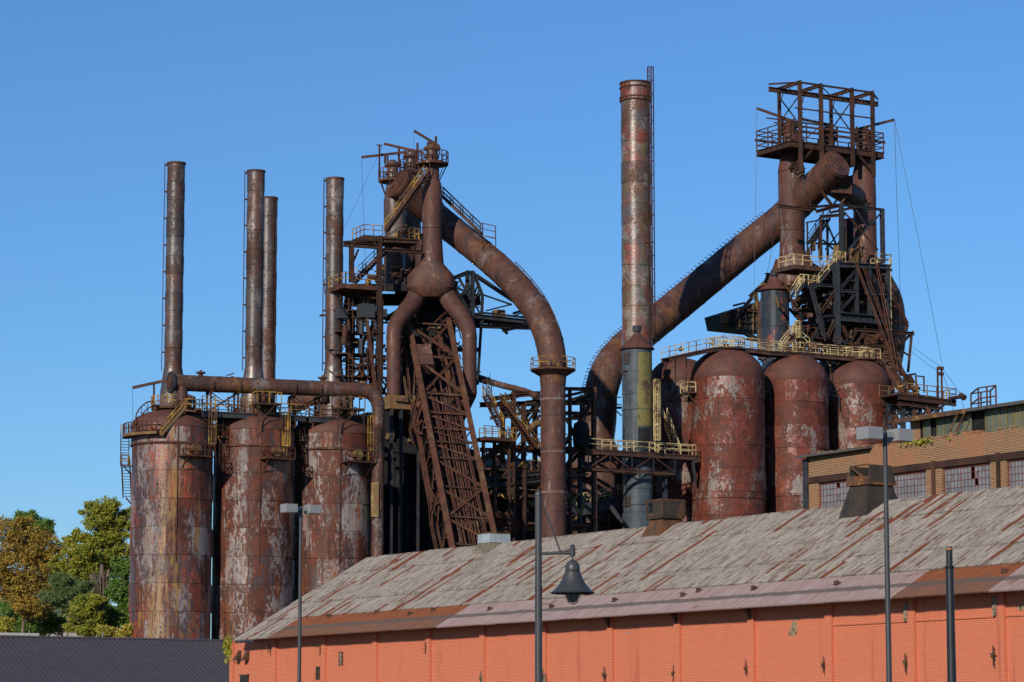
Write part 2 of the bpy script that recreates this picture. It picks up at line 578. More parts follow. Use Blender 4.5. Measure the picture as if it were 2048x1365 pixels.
# ================================================================== ground
def struct(o):
    o['kind'] = 'structure'
    return o
g = G('bare yard ground')
col = g.mix(g.ramp(g.noise(g.pos, 0.08, 8, 0.6), 0.35, 0.65), (0.11, 0.10, 0.08), (0.07, 0.075, 0.05))
M['ground'] = g.fin(col, 0.95)
R_ = 6000
struct(MB().add([(-R_, -R_, 0), (R_, -R_, 0), (R_, R_, 0), (-R_, R_, 0)], [(0, 1, 2, 3)]).build('ground', 'ground', smooth=False))
struct(MB().add([(-60, 8, 0.004), (60, 8, 0.004), (60, 104, 0.004), (-60, 104, 0.004)], [(0, 1, 2, 3)]).build('parking_lot', 'asphalt', smooth=False))

# ================================================================== red brick warehouse
ZE = 8.0
A_ = PZ(468, 1282, ZE)
B_ = PZ(2048, 1181, ZE)
BU = (A_ - B_); BU.z = 0; BU.normalize()
BW = V((BU.y, -BU.x, 0))
if BW.x < 0: BW = -BW
# the gable's rake ends at the ridge: solve half width and rise from its pixel
best = None
for i in range(400):
    q = 4 + i * 0.04
    p0 = A_ + BW * q
    # pixel x fixes q
    # project
    def proj(p):
        v = p - EYE
        fwd = v.y * CP + v.z * SP
        up = -v.y * SP + v.z * CP
        return 1024 + FPX * v.x / fwd, 682.5 - FPX * up / fwd
    lo, hi = 8.0, 30.0
    for _ in range(40):
        mid = (lo + hi) / 2
        if proj(V((p0.x, p0.y, mid)))[1] > 1120: lo = mid
        else: hi = mid
    e = abs(proj(V((p0.x, p0.y, lo)))[0] - 735)
    if best is None or e < best[0]:
        best = (e, q, lo)
HALF, ZR = best[1], best[2]
print('warehouse axis', BU, 'half', HALF, 'ridge z', ZR, 'len', (A_ - B_).length)
def wh(a, b, z):
    """warehouse coordinates: a metres from the far gable towards the viewer's right, b metres in from the eave"""
    return V((A_.x, A_.y, 0)) - BU * a + BW * b + UP * z
OVER = 1.15                        # eave overhang
LEN = 96.0
wall_pl = Pl(0, 0, 0, BU, p=wh(0, OVER, 0))
wall_in = OVER
STUB = (wh(0, 0, 0) - V((wall_pl(461, 1300).x, wall_pl(461, 1300).y, 0))).dot(BU)

g = G('painted red brick')
a_ = g.dot(g.pos, tuple(-BU)); z_ = g.dot(g.pos, (0, 0, 1)); b_ = g.dot(g.pos, tuple(BW))
vec = g.xyz(g.math('ADD', a_, b_), z_)
bt = g.n('TexBrick', {'offset': 0.5}, Vector=vec, Scale=1.0)
for k, v in (('Brick Width', 0.24), ('Row Height', 0.081), ('Mortar Size', 0.018), ('Mortar Smooth', 0.2), ('Bias', 0.0)):
    bt.inputs[k].default_value = v
bt.inputs['Color1'].default_value = (0.49, 0.101, 0.054, 1)
bt.inputs['Color2'].default_value = (0.38, 0.073, 0.041, 1)
bt.inputs['Mortar'].default_value = (0.54, 0.225, 0.125, 1)
fade = g.ramp(g.noise(g.pos, 0.22, 6, 0.65), 0.35, 0.68)
col = g.mix(g.math('MULTIPLY', fade, 0.35), bt.outputs['Color'], (0.54, 0.15, 0.075))
dirt = g.ramp(g.noise(g.map(g.pos, (1, 1, 0.35)), 0.55, 8, 0.72), 0.60, 0.78)
col = g.mix(g.math('MULTIPLY', dirt, 0.6), col, (0.20, 0.055, 0.030))
bay = g.n('TexWhiteNoise', {'noise_dimensions': '1D'}, W=g.math('FLOOR', g.math('DIVIDE', a_, 3.72))).outputs[0]
col = g.mix(g.math('MULTIPLY', bay, 0.18), col, (0.55, 0.155, 0.09))
run = g.ramp(g.noise(g.map(g.pos, (1.6, 1.6, 0.07)), 1.0, 6, 0.7), 0.56, 0.74)
col = g.mix(g.math('MULTIPLY', run, 0.55), col, (0.24, 0.060, 0.032))
blot = g.ramp(g.noise(g.pos, 1.1, 7, 0.75), 0.60, 0.70)
col = g.mix(g.math('MULTIPLY', blot, 0.35), col, (0.58, 0.20, 0.115))
spk = g.ramp(g.noise(g.pos, 3.2, 4, 0.7), 0.68, 0.72)
col = g.mix(g.math('MULTIPLY', spk, 0.5), col, (0.16, 0.07, 0.04))
g.bump(bt.outputs['Fac'], -0.35, 0.01)
M['red_brick'] = g.fin(col, 0.75, 0, 0.25)
g = G('painted red brick of the piers')
a_ = g.dot(g.pos, tuple(-BU)); z_ = g.dot(g.pos, (0, 0, 1)); b_ = g.dot(g.pos, tuple(BW))
vec = g.xyz(g.math('ADD', a_, b_), z_)
bt = g.n('TexBrick', {'offset': 0.5}, Vector=vec, Scale=1.0)
for k, v in (('Brick Width', 0.225), ('Row Height', 0.076), ('Mortar Size', 0.010), ('Mortar Smooth', 0.2)):
    bt.inputs[k].default_value = v
bt.inputs['Color1'].default_value = (0.47, 0.105, 0.055, 1)
bt.inputs['Color2'].default_value = (0.42, 0.09, 0.048, 1)
bt.inputs['Mortar'].default_value = (0.50, 0.17, 0.10, 1)
M['red_brick_pier'] = M['red_brick'] if True else g.fin(bt.outputs['Color'], 0.75, 0, 0.25)
M['old_brick'] = plain('bare old brick and mortar', (0.20, 0.15, 0.10), 0.9, amt=0.6, sc=5.0)
M['dark_hole'] = plain('dark louvre and doorway shade', (0.02, 0.018, 0.016), 0.8)
M['rusty_iron'] = plain('rusty iron fitting', (0.075, 0.038, 0.022), 0.85, amt=0.5)

rows = 4
SLOPE = (wh(0, HALF, ZR) - wh(0, 0, ZE)).normalized()
SLEN = (wh(0, HALF, ZR) - wh(0, 0, ZE)).length
RN = SLOPE.cross(-BU).normalized()
if RN.z < 0: RN = -RN
rl = (SLEN - 2.75) / rows
BAND = 2.75                        # lower band of newer sheets
def roof_mat(name, kind):
    g = G(name)
    rel = g.n('VectorMath', {'operation': 'SUBTRACT'}, i0=g.pos, i1=tuple(wh(0, 0, ZE))).outputs[0]
    a = g.dot(rel, tuple(-BU)); b = g.dot(rel, tuple(SLOPE))
    ab = g.xyz(a, b)
    if kind == 'grey':
        n1 = g.noise(g.map(ab, (2.6, 0.30, 1)), 1.0, 8, 0.75)
        n2 = g.noise(g.map(ab, (8.0, 0.9, 1)), 1.0, 7, 0.75)
        col = g.mix(g.ramp(n1, 0.36, 0.62), (0.330, 0.298, 0.262), (0.205, 0.182, 0.160))
        col = g.mix(g.ramp(n2, 0.51, 0.60, 0, 0.85), col, (0.085, 0.064, 0.054))
        col = g.mix(g.ramp(g.noise(ab, 0.35, 5, 0.6), 0.45, 0.7, 0, 0.35), col, (0.16, 0.135, 0.11))
        lap_shade = g.math('ABSOLUTE', g.math('SUBTRACT', g.math('FRACT', g.math('DIVIDE', g.math('ADD', g.math('SUBTRACT', b, BAND - 0.1), g.math('MULTIPLY', g.math('SUBTRACT', g.noise(ab, 1.3, 5, 0.7), 0.5), 0.5)), rl)), 0.5))
        col = g.mix(g.math('MULTIPLY', g.ramp(lap_shade, 0.44, 0.495), g.ramp(n2, 0.40, 0.62, 0.0, 0.7)), col, (0.075, 0.062, 0.052))  # shadow lines of the sheet laps painted in, broken up like dirt
        # weathered strips: some corrugation runs have lost their coating
        ca = g.math('FLOOR', g.math('DIVIDE', a, 0.36))
        sh = g.math('MULTIPLY', g.n('TexWhiteNoise', {'noise_dimensions': '1D'}, W=ca).outputs[0], 9.0)
        rb = g.math('FLOOR', g.math('DIVIDE', g.math('ADD', b, sh), 2.9))
        wn = g.n('TexWhiteNoise', {'noise_dimensions': '3D'}, Vector=g.xyz(ca, rb, 3.0)).outputs[0]
        edge = g.math('MULTIPLY', g.math('SUBTRACT', g.noise(g.map(ab, (5, 1.2, 1)), 1.0, 5, 0.7), 0.5), 0.10)
        k = g.ramp(g.math('ADD', wn, edge), 0.905, 0.915)
        col = g.mix(k, col, g.mix(g.ramp(n2, 0.4, 0.6), (0.165, 0.043, 0.016), (0.110, 0.038, 0.022)))
        # smaller flecks
        ca2 = g.math('FLOOR', g.math('DIVIDE', a, 0.13))
        rb2 = g.math('FLOOR', g.math('DIVIDE', g.math('ADD', b, g.math('MULTIPLY', g.n('TexWhiteNoise', {'noise_dimensions': '1D'}, W=ca2).outputs[0], 5.0)), 0.9))
        wn2 = g.n('TexWhiteNoise', {'noise_dimensions': '3D'}, Vector=g.xyz(ca2, rb2, 8.0)).outputs[0]
        col = g.mix(g.ramp(g.math('ADD', wn2, edge), 0.945, 0.955), col, (0.115, 0.058, 0.040))
        rough = 0.9
        g.bump(n2, 0.6, 0.03)
    elif kind == 'pink':
        n1 = g.noise(g.map(ab, (3.5, 0.35, 1)), 1.0, 7, 0.7)
        col = g.mix(g.ramp(n1, 0.35, 0.65), (0.30, 0.235, 0.225), (0.22, 0.155, 0.145))
        col = g.mix(g.ramp(g.noise(g.map(ab, (0.5, 1, 1)), 0.7, 6, 0.7), 0.60, 0.68, 0, 0.8), col, (0.15, 0.062, 0.036))
        tar = g.ramp(g.math('ABSOLUTE', g.math('SUBTRACT', g.math('ADD', b, g.math('MULTIPLY', g.noise(ab, 0.8, 5, 0.7), 0.5)), 1.45)), 0.16, 0.26, 1.0, 0.0)
        col = g.mix(g.math('MULTIPLY', tar, 0.85), col, (0.085, 0.070, 0.066))
        rough = 0.6
    else:
        n1 = g.noise(g.map(ab, (3.0, 0.5, 1)), 1.0, 7, 0.7)
        col = g.mix(g.ramp(n1, 0.35, 0.65), (0.225, 0.070, 0.026), (0.135, 0.048, 0.024))
        lo = g.ramp(g.math('ADD', b, g.math('MULTIPLY', g.noise(ab, 0.6, 5, 0.7), 1.2)), 1.2, 2.6, 0.55, 0.0)
        col = g.mix(lo, col, (0.115, 0.082, 0.066))
        tar = g.ramp(g.math('ABSOLUTE', g.math('SUBTRACT', g.math('ADD', b, g.math('MULTIPLY', g.noise(ab, 0.8, 5, 0.7), 0.5)), 1.45)), 0.16, 0.28, 1.0, 0.0)
        col = g.mix(g.math('MULTIPLY', tar, 0.85), col, (0.080, 0.068, 0.062))
        rough = 0.85
    return g.fin(col, rough, 0, 0.3)
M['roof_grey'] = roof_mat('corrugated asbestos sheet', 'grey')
M['roof_pink'] = roof_mat('galvanised sheet dulled pink', 'pink')
M['roof_rust'] = roof_mat('rusted corrugated sheet', 'rust')

wh_root = thing('brick_warehouse', 'long painted red brick warehouse with a patchy grey corrugated roof', 'warehouse', wh(LEN / 2, HALF, 0))
# walls
m = MB()
WT = 0.4
m.hexa([wh(STUB, wall_in, 0), wh(0.49, wall_in, 0), wh(0.49, wall_in + 0.7, 0), wh(STUB, wall_in + 0.7, 0), wh(STUB, wall_in, ZE - .1), wh(0.49, wall_in, ZE - .1), wh(0.49, wall_in + 0.7, ZE - .1), wh(STUB, wall_in + 0.7, ZE - .1)])
m.hexa([wh(0.5, wall_in, 0), wh(LEN, wall_in, 0), wh(LEN, wall_in + WT, 0), wh(0.5, wall_in + WT, 0),
        wh(0.5, wall_in, ZE + 0.25), wh(LEN, wall_in, ZE + 0.25), wh(LEN, wall_in + WT, ZE + 0.25), wh(0.5, wall_in + WT, ZE + 0.25)])
m.build('wall', 'red_brick', wh_root, smooth=False)
m = MB()
back = 2 * HALF - wall_in
for a0, a1 in ((0.5, 0.9), (LEN - 0.4, LEN)):
    poly = [wh(a0, wall_in + WT + 0.01, 0), wh(a0, back, 0), wh(a0, back, ZE + 0.2), wh(a0, HALF, ZR - 0.25), wh(a0, wall_in + WT + 0.01, ZE + 0.2)]
    n = len(poly)
    sh = (wh(a1, 0, 0) - wh(a0, 0, 0))
    m.add(poly + [p + sh for p in poly], [tuple(range(n)), tuple(range(2 * n - 1, n - 1, -1))] + [(i, (i + 1) % n, n + (i + 1) % n, n + i) for i in range(n)])
m.hexa([wh(0.95, back - WT, 0), wh(LEN - .5, back - WT, 0), wh(LEN - .5, back, 0), wh(0.95, back, 0), wh(0.95, back - WT, ZE), wh(LEN - .5, back - WT, ZE), wh(LEN - .5, back, ZE), wh(0.95, back, ZE)])
m.build('gable_and_back_wall', 'old_brick', wh_root, smooth=False)
# piers
pier_px = [470, 555, 654, 757, 864, 972, 1095, 1229, 1364, 1512, 1668, 1834, 2014]
pier_a = []
for px in pier_px:
    p = wall_pl(px, 1300)
    pier_a.append((wh(0, 0, 0) - V((p.x, p.y, 0))).dot(BU))
pier_a.append(pier_a[-1] + 3.75); pier_a.append(pier_a[-1] + 3.75)
pm = {}
for a in pier_a:
    c = wh(a - 0.24, wall_in - 0.085, (ZE + 0.1) / 2)
    MB().box(c, 0.5, 0.17, ZE + 0.1, -BU, BW, UP).build('pier', 'red_brick_pier', wh_root, smooth=False)
# brick ledge under the eave towards the right
for i in range(len(pier_a) - 1):
    a0, a1 = pier_a[i] + 0.02, pier_a[i + 1] - 0.51
    if i >= 10:
        MB().box(wh((a0 + a1) / 2, wall_in - 0.03, ZE - 0.98), a1 - a0, 0.06, 0.10, -BU, BW, UP).build('brick_ledge', 'red_brick_pier', wh_root, smooth=False)
def on_wall(px, py, dep=0.0):
    p = wall_pl(px, py)
    return p - BW * dep
# fittings on the wall
m1 = [(683, 1318, 0.32, 0.75, 'old_brick', 'boarded_opening'), (637, 1347, 0.32, 0.72, 'dark_hole', 'wall_vent')]
for px, py, w, h, mt, nm in m1:
    c = on_wall(px, py, 0.03)
    o = MB().box(c, w, 0.06, h, -BU, BW, UP).build(nm, mt, wh_root, smooth=False)
    fr = MB()
    for s in (-1, 1):
        fr.box(c + BU * s * (w / 2 + 0.03) - BW * 0.02, 0.06, 0.08, h + 0.12, -BU, BW, UP)
    fr.box(c + UP * (h / 2 + 0.03) - BW * 0.02, w, 0.08, 0.06, -BU, BW, UP)
    fr.build('frame', 'rusty_iron', o, smooth=False)
for px in (480, 496):
    c = on_wall(px, 1312, 0.0)
    q = [c - BU * -0.22 + UP * 0.30 - BW * 0.02, c - BU * 0.22 + UP * 0.30 - BW * 0.02]
    MB().hexa([c + BU * 0.22 - BW * 0.45 - UP * 0.34, c - BU * 0.22 - BW * 0.45 - UP * 0.34, c - BU * 0.22 - UP * 0.28 - BW * 0.01, c + BU * 0.22 - UP * 0.28 - BW * 0.01,
               c + BU * 0.22 - BW * 0.06 + UP * 0.34, c - BU * 0.22 - BW * 0.06 + UP * 0.34, c - BU * 0.22 + UP * 0.36 - BW * 0.01, c + BU * 0.22 + UP * 0.36 - BW * 0.01]).build('wall_hood', 'rusty_iron', wh_root, smooth=False)
c = on_wall(490, 1375, 0.05)
MB().box(c, 1.15, 0.10, 1.45, -BU, BW, UP).build('doorway_opening', 'dark_hole', wh_root, smooth=False)  # solid box, the shade of the open doorway is its dark colour
MB().box(c + UP * 0.80 - BW * 0.03, 1.35, 0.12, 0.10, -BU, BW, UP).build('door_lintel', 'rusty_iron', wh_root, smooth=False)
# iron wall ties with their stain
rt_ = random.Random(17)
for px, py in ((1218, 1352), (1357, 1348), (1503, 1341), (1657, 1332), (1822, 1328), (1998, 1318), (1096, 1352), (972, 1356), (862, 1300), (548, 1300), (650, 1298)):
    c = on_wall(px - 5, py, 0.185)
    m = MB()
    c = c + UP * rt_.uniform(-.12, .12) - BU * rt_.uniform(-.05, .05)
    sc_t = rt_.uniform(.55, .95)
    small = py < 1310 and px < 1000
    m.box(c, 0.05, 0.04, (0.95 if not small else 0.7) * sc_t, -BU, BW, UP)
    if small:
        for k in range(6):
            m.box(c + UP * (0.30 - k * 0.12) - BW * 0.05, 0.16, 0.10, 0.03, -BU, BW, UP)
    else:
        m.box(c + UP * 0.12 - BW * 0.02, 0.36 * sc_t, 0.05, 0.06, -BU, BW, UP)
        m.box(c + UP * 0.02 - BW * 0.04, 0.12 * sc_t, 0.10, 0.20 * sc_t, -BU, BW, UP)
        m.box(c + UP * 0.34, 0.035, 0.03, 0.30, -BU, BW, UP)
    m.build('wall_tie', 'rusty_iron', wh_root, smooth=False)
# patches of bare brick
for px, py, w, h in ((1588, 1262, 0.0, 0.0), (1817, 1224, 0.28, 0.85), (1995, 1212, 0.30, 0.85), (968, 1358, 0.28, 0.55), (1094, 1356, 0.28, 0.5), (2042, 1216, 0.4, 0.22), (1257, 1266, 0.34, 0.05), (1149, 1274, 0.12, 0.06)):
    c = on_wall(px, py, 0.012 if w == 0 or px in (1257, 1149, 2042) else 0.19)
    m = MB()
    if w == 0:
        pts = [(-.36, -.30), (-.30, -.05), (-.14, .10), (-.16, .34), (.10, .62), (.34, .66), (.36, .58), (.16, .52), (.22, -.18), (.05, -.36), (-.2, -.34)]
        f_ = [c + (-BU) * x * 1.25 + UP * (z * .85 + .05) - BW * 0.01 for x, z in pts]
        b_2 = [p + BW * 0.03 for p in f_]
        n = len(pts)
        m.add(f_ + b_2, [tuple(range(n)), tuple(range(2 * n - 1, n - 1, -1))] + [(i, n + i, n + (i + 1) % n, (i + 1) % n) for i in range(n)])
    else:
        m.box(c, w, 0.02, h, -BU, BW, UP)
    m.build('bare_brick_patch', 'old_brick' if px not in (1257, 1149) else 'lamp_box', wh_root, smooth=False)
# brackets under the eave
for a in pier_a[7:10]:
    MB().hexa([wh(a - .32, wall_in - .19, ZE - .50), wh(a - .16, wall_in - .19, ZE - .50), wh(a - .16, wall_in - .172, ZE - .50), wh(a - .32, wall_in - .172, ZE - .50),
               wh(a - .32, wall_in - .55, ZE + .10), wh(a - .16, wall_in - .55, ZE + .10), wh(a - .16, wall_in - .172, ZE + .10), wh(a - .32, wall_in - .172, ZE + .10)]).build('eave_bracket', 'rusty_iron', wh_root, smooth=False)
# roof: corrugated sheets, each an object, five rows lapping down the slope
def corr_mesh(w, l, pitch, amp, mat, per=6):
    nx = int(round(w / pitch)) * per
    vs, fs = [], []
    for i in range(nx + 1):
        x = w * i / nx
        z = amp * math.sin(2 * math.pi * x / pitch)
        vs += [(x, 0, z), (x, l, z), ]
    for i in range(nx):
        fs.append((2 * i, 2 * i + 2, 2 * i + 3, 2 * i + 1))
    me = bpy.data.meshes.new('roof_sheet')
    me.from_pydata(vs, [], fs)
    me.polygons.foreach_set('use_smooth', [True] * len(me.polygons))
    me.materials.append(M[mat])
    return me
RB = Matrix((-BU, SLOPE, RN)).transposed().to_quaternion()
SW = 1.68
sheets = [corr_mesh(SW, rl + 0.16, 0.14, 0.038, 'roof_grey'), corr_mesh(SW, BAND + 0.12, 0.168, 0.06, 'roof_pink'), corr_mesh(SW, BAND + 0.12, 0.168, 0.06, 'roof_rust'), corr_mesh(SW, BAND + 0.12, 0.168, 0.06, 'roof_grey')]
rr = random.Random(3)
wo = org(wh_root)
roof = MB()
roof.hexa([wh(0.2, 0.15, ZE + 0.0), wh(LEN, 0.15, ZE + 0.0), wh(LEN, HALF, ZR - 0.22), wh(0.2, HALF, ZR - 0.22),
           wh(0.2, 0.15, ZE + 0.04), wh(LEN, 0.15, ZE + 0.04), wh(LEN, HALF, ZR - 0.14), wh(0.2, HALF, ZR - 0.14)])
roof.hexa([wh(0, HALF + .01, ZR - 0.20), wh(LEN, HALF + .01, ZR - 0.20), wh(LEN, 2 * HALF, ZE), wh(0, 2 * HALF, ZE),
           wh(0, HALF + .01, ZR - 0.06), wh(LEN, HALF + .01, ZR - 0.06), wh(LEN, 2 * HALF, ZE + .1), wh(0, 2 * HALF, ZE + .1)])
roof = roof.build('roof', 'steel', wh_root, smooth=False)
rp = Pl(0, 0, 0, BU, p=wh(0, 0, 0))
def a_of(px, py):
    p = rp(px, py)
    return (wh(0, 0, 0) - V((p.x, p.y, 0))).dot(BU)
a_r0, a_r1 = a_of(535, 1270), a_of(860, 1255)
a_r2, a_r3 = a_of(1785, 1200), a_of(1995, 1188)
ncol = int(LEN / SW)
for c in range(ncol):
    a0 = c * SW
    mid = a0 + SW / 2
    for r in range(rows):
        o = bpy.data.objects.new('roof_sheet', sheets[0])
        link(o, roof)
        o.rotation_mode = 'QUATERNION'
        o.rotation_quaternion = RB
        b0 = BAND + r * rl
        o.location = wh(a0, 0, ZE) + SLOPE * (b0 - 0.10 + rr.uniform(-0.05, 0.03)) + RN * (0.10 + 0.03 * (r % 2) + 0.012 * (c % 2) + rr.uniform(0, 0.02)) - wo
    k = 3 if mid < a_r0 else 2 if mid < a_r1 or a_r2 < mid < a_r3 else 1
    o = bpy.data.objects.new('eave_sheet', sheets[k])
    link(o, roof)
    o.rotation_mode = 'QUATERNION'
    o.rotation_quaternion = RB @ Quaternion((1, 0, 0), 0.0)
    o.location = wh(a0, 0, ZE) + SLOPE * (rr.uniform(-0.025, 0.02) - 0.04) + RN * (0.045 + rr.uniform(0, 0.012)) - wo
# ridge cap and rake trim
MB().tube([wh(0, HALF, ZR + .02), wh(LEN, HALF, ZR + .02)], 0.14, 8).build('ridge_cap', 'steel_red', roof)
MB().bar(wh(-0.05, 0, ZE + .08), wh(-0.05, HALF, ZR + .06), 0.12, 0.10).build('rake_trim', 'steel_red', roof, smooth=False)
# clips and scraps left on the lower band
for px, py in ((660, 1236), (756, 1228), (822, 1232), (868, 1224), (1105, 1218), (1232, 1205), (1368, 1195), (1400, 1186), (1510, 1182), (1676, 1172), (2012, 1148), (982, 1223)):
    pt = None
    r = ray(px, py)
    k = (wh(0, 0, ZE) - EYE).dot(RN) / r.dot(RN)
    pt = EYE + r * k
    m = MB()
    for s in (-1, 1):
        m.box(pt + RN * 0.20 - BU * s * 0.10, 0.04, 0.12, 0.16, -BU, SLOPE, RN)
    m.box(pt + RN * 0.13, 0.30, 0.30, 0.04, -BU, SLOPE, RN)
    m.build('roof_bracket', 'rusty_iron', roof, smooth=False)

# ---- roof ventilators standing on the ridge
rid_pl = Pl(0, 0, 0, BU, p=wh(0, HALF, 0))
def ridge_pt(px):
    lo, hi = 900.0, 1300.0
    for _ in range(40):
        mid = (lo + hi) / 2
        if rid_pl(px, mid).z > ZR: lo = mid
        else: hi = mid
    return rid_pl(px, lo)
def frustum(m, c, z0, a0, b0, z1, a1, b1):
    m.hexa([c - BU * a0 - BW * b0 + UP * z0, c + BU * a0 - BW * b0 + UP * z0, c + BU * a0 + BW * b0 + UP * z0, c - BU * a0 + BW * b0 + UP * z0,
            c - BU * a1 - BW * b1 + UP * z1, c + BU * a1 - BW * b1 + UP * z1, c + BU * a1 + BW * b1 + UP * z1, c - BU * a1 + BW * b1 + UP * z1])
M['vent_rust'] = weathered('ventilator sheet rust yellow', (0.150, 0.062, 0.024), (0.055, 0.042, 0.034), [((0.300, 0.160, 0.040), 0.56, 1.2, 0.5, 0.04, 41)], var=0.1)
M['vent_dark'] = weathered('ventilator sheet dark', (0.055, 0.040, 0.026), (0.026, 0.025, 0.025), [((0.200, 0.085, 0.030), 0.60, 1.2, 0.5, 0.03, 42)], var=0.1)
M['vent_pale'] = weathered('ventilator sheet pale zinc', (0.30, 0.36, 0.40), (0.24, 0.29, 0.33), [((0.330, 0.130, 0.035), 0.60, 1.0, 0.2, 0.03, 43)], var=0.1)
M['flash'] = weathered('torn tar flashing', (0.210, 0.180, 0.120), (0.060, 0.056, 0.052), [((0.330, 0.270, 0.100), 0.57, 1.6, 0.25, 0.03, 44)], var=0.1)
def vent_box(c, zs, mats, label):
    t = thing('roof_ventilator', label, 'ventilator', c)
    return t
# 1: pale stub
c = ridge_pt(996)
t = vent_box(c, 0, 0, 'pale zinc ventilator stub with torn flashing near the gable')
m = MB(); frustum(m, c - BW * 0.35, -1.15, 1.02, 1.30, 0.12, 0.72, 0.72); m.build('flashing', 'flash', t, smooth=False)
m = MB(); frustum(m, c - BW * 0.30, 0.14, 0.76, 0.76, 0.72, 0.74, 0.74); m.build('neck', 'vent_pale', t, smooth=False)
m = MB(); m.box(c - BW * 0.30 + UP * 0.745, 1.56, 1.56, 0.05, BU, BW, UP); m.build('rim', 'vent_rust', t, smooth=False)
# 2: rusty hood with open frame
c = ridge_pt(1340)
t = vent_box(c, 0, 0, 'rusty ventilator with a broken square hood midway along the ridge')
m = MB(); frustum(m, c - BW * 0.30, -1.0, 1.10, 1.30, 0.42, 0.62, 0.62); m.build('base', 'vent_rust', t, smooth=False)
m = MB(); frustum(m, c - BW * 0.30, 0.44, 0.78, 0.78, 0.60, 0.80, 0.80); m.build('collar', 'vent_dark', t, smooth=False)
m = MB(); frustum(m, c - BW * 0.30, 0.62, 0.76, 0.76, 1.05, 0.35, 0.35); m.build('cone', 'vent_rust', t, smooth=False)
m = MB()
for i in (-1, 1):
    for j in (-1, 1):
        q = c - BW * 0.30 + BU * 0.78 * i + BW * 0.78 * j
        m.bar(q + UP * 0.6, q + UP * 1.50, 0.07)
for s in (-1, 1):
    m.bar(c - BW * (0.30 + 0.78 * s) - BU * 0.8 + UP * 1.5, c - BW * (0.30 + 0.78 * s) + BU * 0.8 + UP * 1.5, 0.08)
    m.bar(c - BW * 1.10 - BU * 0.78 * s + UP * 1.5, c + BW * 0.5 - BU * 0.78 * s + UP * 1.5, 0.08)
m.build('hood_frame', 'rusty_iron', t, smooth=False)
m = MB(); m.box(c - BW * 1.07 - BU * 0.30 + UP * 1.02, 0.95, 0.04, 0.86, BU, BW, UP); m.box(c - BW * 0.3 - BU * 0.80 + UP * 1.02, 0.04, 1.5, 0.86, BU, BW, UP)
m.build('hood_panel', 'vent_dark', t, smooth=False)
# 3: large dark hood
c = ridge_pt(1752)
t = vent_box(c, 0, 0, 'large dark flared ventilator hood on the ridge before the brick mill')
cc = c - BW * 0.30
m = MB(); frustum(m, cc, -0.95, 1.20, 1.35, 0.95, 0.78, 0.80); m.build('base', 'vent_dark', t, smooth=False)
m = MB(); frustum(m, cc, 0.96, 0.92, 0.92, 1.10, 0.94, 0.94); m.build('collar', 'vent_rust', t, smooth=False)
m = MB()
def quad(m, a, b, cc_, d, th=0.04):
    n = (b - a).cross(d - a).normalized() * th
    m.hexa([a, b, cc_, d, a + n, b + n, cc_ + n, d + n])
lo_, hi_, z0_, z1_ = 0.90, 0.74, 1.11, 2.0
def cor(i, j, k):
    s = (lo_, hi_)[k]
    return cc + BU * i * s + BW * j * s + UP * (z0_, z1_)[k]
quad(m, cor(-1, -1, 0), cor(-1, 1, 0), cor(-1, 1, 1), cor(-1, -1, 1))
quad(m, cor(1, 1, 0), cor(-1, 1, 0), cor(-1, 1, 1), cor(1, 1, 1))
quad(m, cor(1, -1, 0), cor(1, 1, 0), cor(1, 1, 1), cor(1, -1, 1))
m.build('hood', 'vent_dark', t, smooth=False)
m = MB()
quad(m, cor(-1, -1, 0), cor(1, -1, 0), cor(1, -1, 0).lerp(cor(1, -1, 1), 0.45), cor(-1, -1, 0).lerp(cor(-1, -1, 1), 0.30))
m.bar(cor(-1, -1, 1), cor(1, -1, 1), 0.08)
m.bar(cor(1, -1, 0), cor(1, -1, 1), 0.08)
m.bar(cor(1, -1, 1), cor(-1, -1, 0), 0.10)
m.build('louvre_frame', 'vent_rust', t, smooth=False)

# ================================================================== brick mill building with clerestory
MD = 186.0
mp = Pl(1613, 950, MD, BU)
mo = V((mp.o.x, mp.o.y, 0))
def ml(a, b, z):
    return mo - BU * a + BW * b + UP * z
def ma(px, py, pl=None):
    p = (pl or mp)(px, py)
    return (mo - V((p.x, p.y, 0))).dot(BU)
ZB = mp(1613, 914).z               # top of brickwork
ZBEAM = mp(1613, 958).z
MLEN = 62.0
g = G('buff and orange mill brick')
a_ = g.dot(g.pos, tuple(-BU)); z_ = g.dot(g.pos, (0, 0, 1)); b_ = g.dot(g.pos, tuple(BW))
vec = g.xyz(g.math('ADD', a_, b_), z_)
bt = g.n('TexBrick', {'offset': 0.5}, Vector=vec, Scale=1.0)
for k, v in (('Brick Width', 0.30), ('Row Height', 0.105), ('Mortar Size', 0.022), ('Mortar Smooth', 0.15), ('Bias', 0.1)):
    bt.inputs[k].default_value = v
bt.inputs['Color1'].default_value = (0.185, 0.066, 0.032, 1)
bt.inputs['Color2'].default_value = (0.070, 0.036, 0.025, 1)
bt.inputs['Mortar'].default_value = (0.360, 0.240, 0.135, 1)
tint = g.ramp(g.noise(g.pos, 0.33, 6, 0.6), 0.45, 0.65)
col = g.mix(g.math('MULTIPLY', tint, 0.55), bt.outputs['Color'], (0.34, 0.130, 0.062))
col = g.mix(g.ramp(g.noise(g.pos, 0.9, 6, 0.7), 0.58, 0.72, 0, 0.4), col, (0.30, 0.19, 0.14))
g.bump(bt.outputs['Fac'], -0.5, 0.02)
M['mill_brick'] = g.fin(col, 0.88, 0, 0.2)
g = G('grey window glass')
k = g.ramp(g.noise(g.pos, 0.9, 5, 0.6), 0.35, 0.65)
v = g.rnd()
col = g.mix(k, (0.200, 0.222, 0.240), (0.140, 0.162, 0.182))
col = g.mix(g.ramp(v, 0.75, 1.0, 0, 0.6), col, (0.07, 0.08, 0.095))
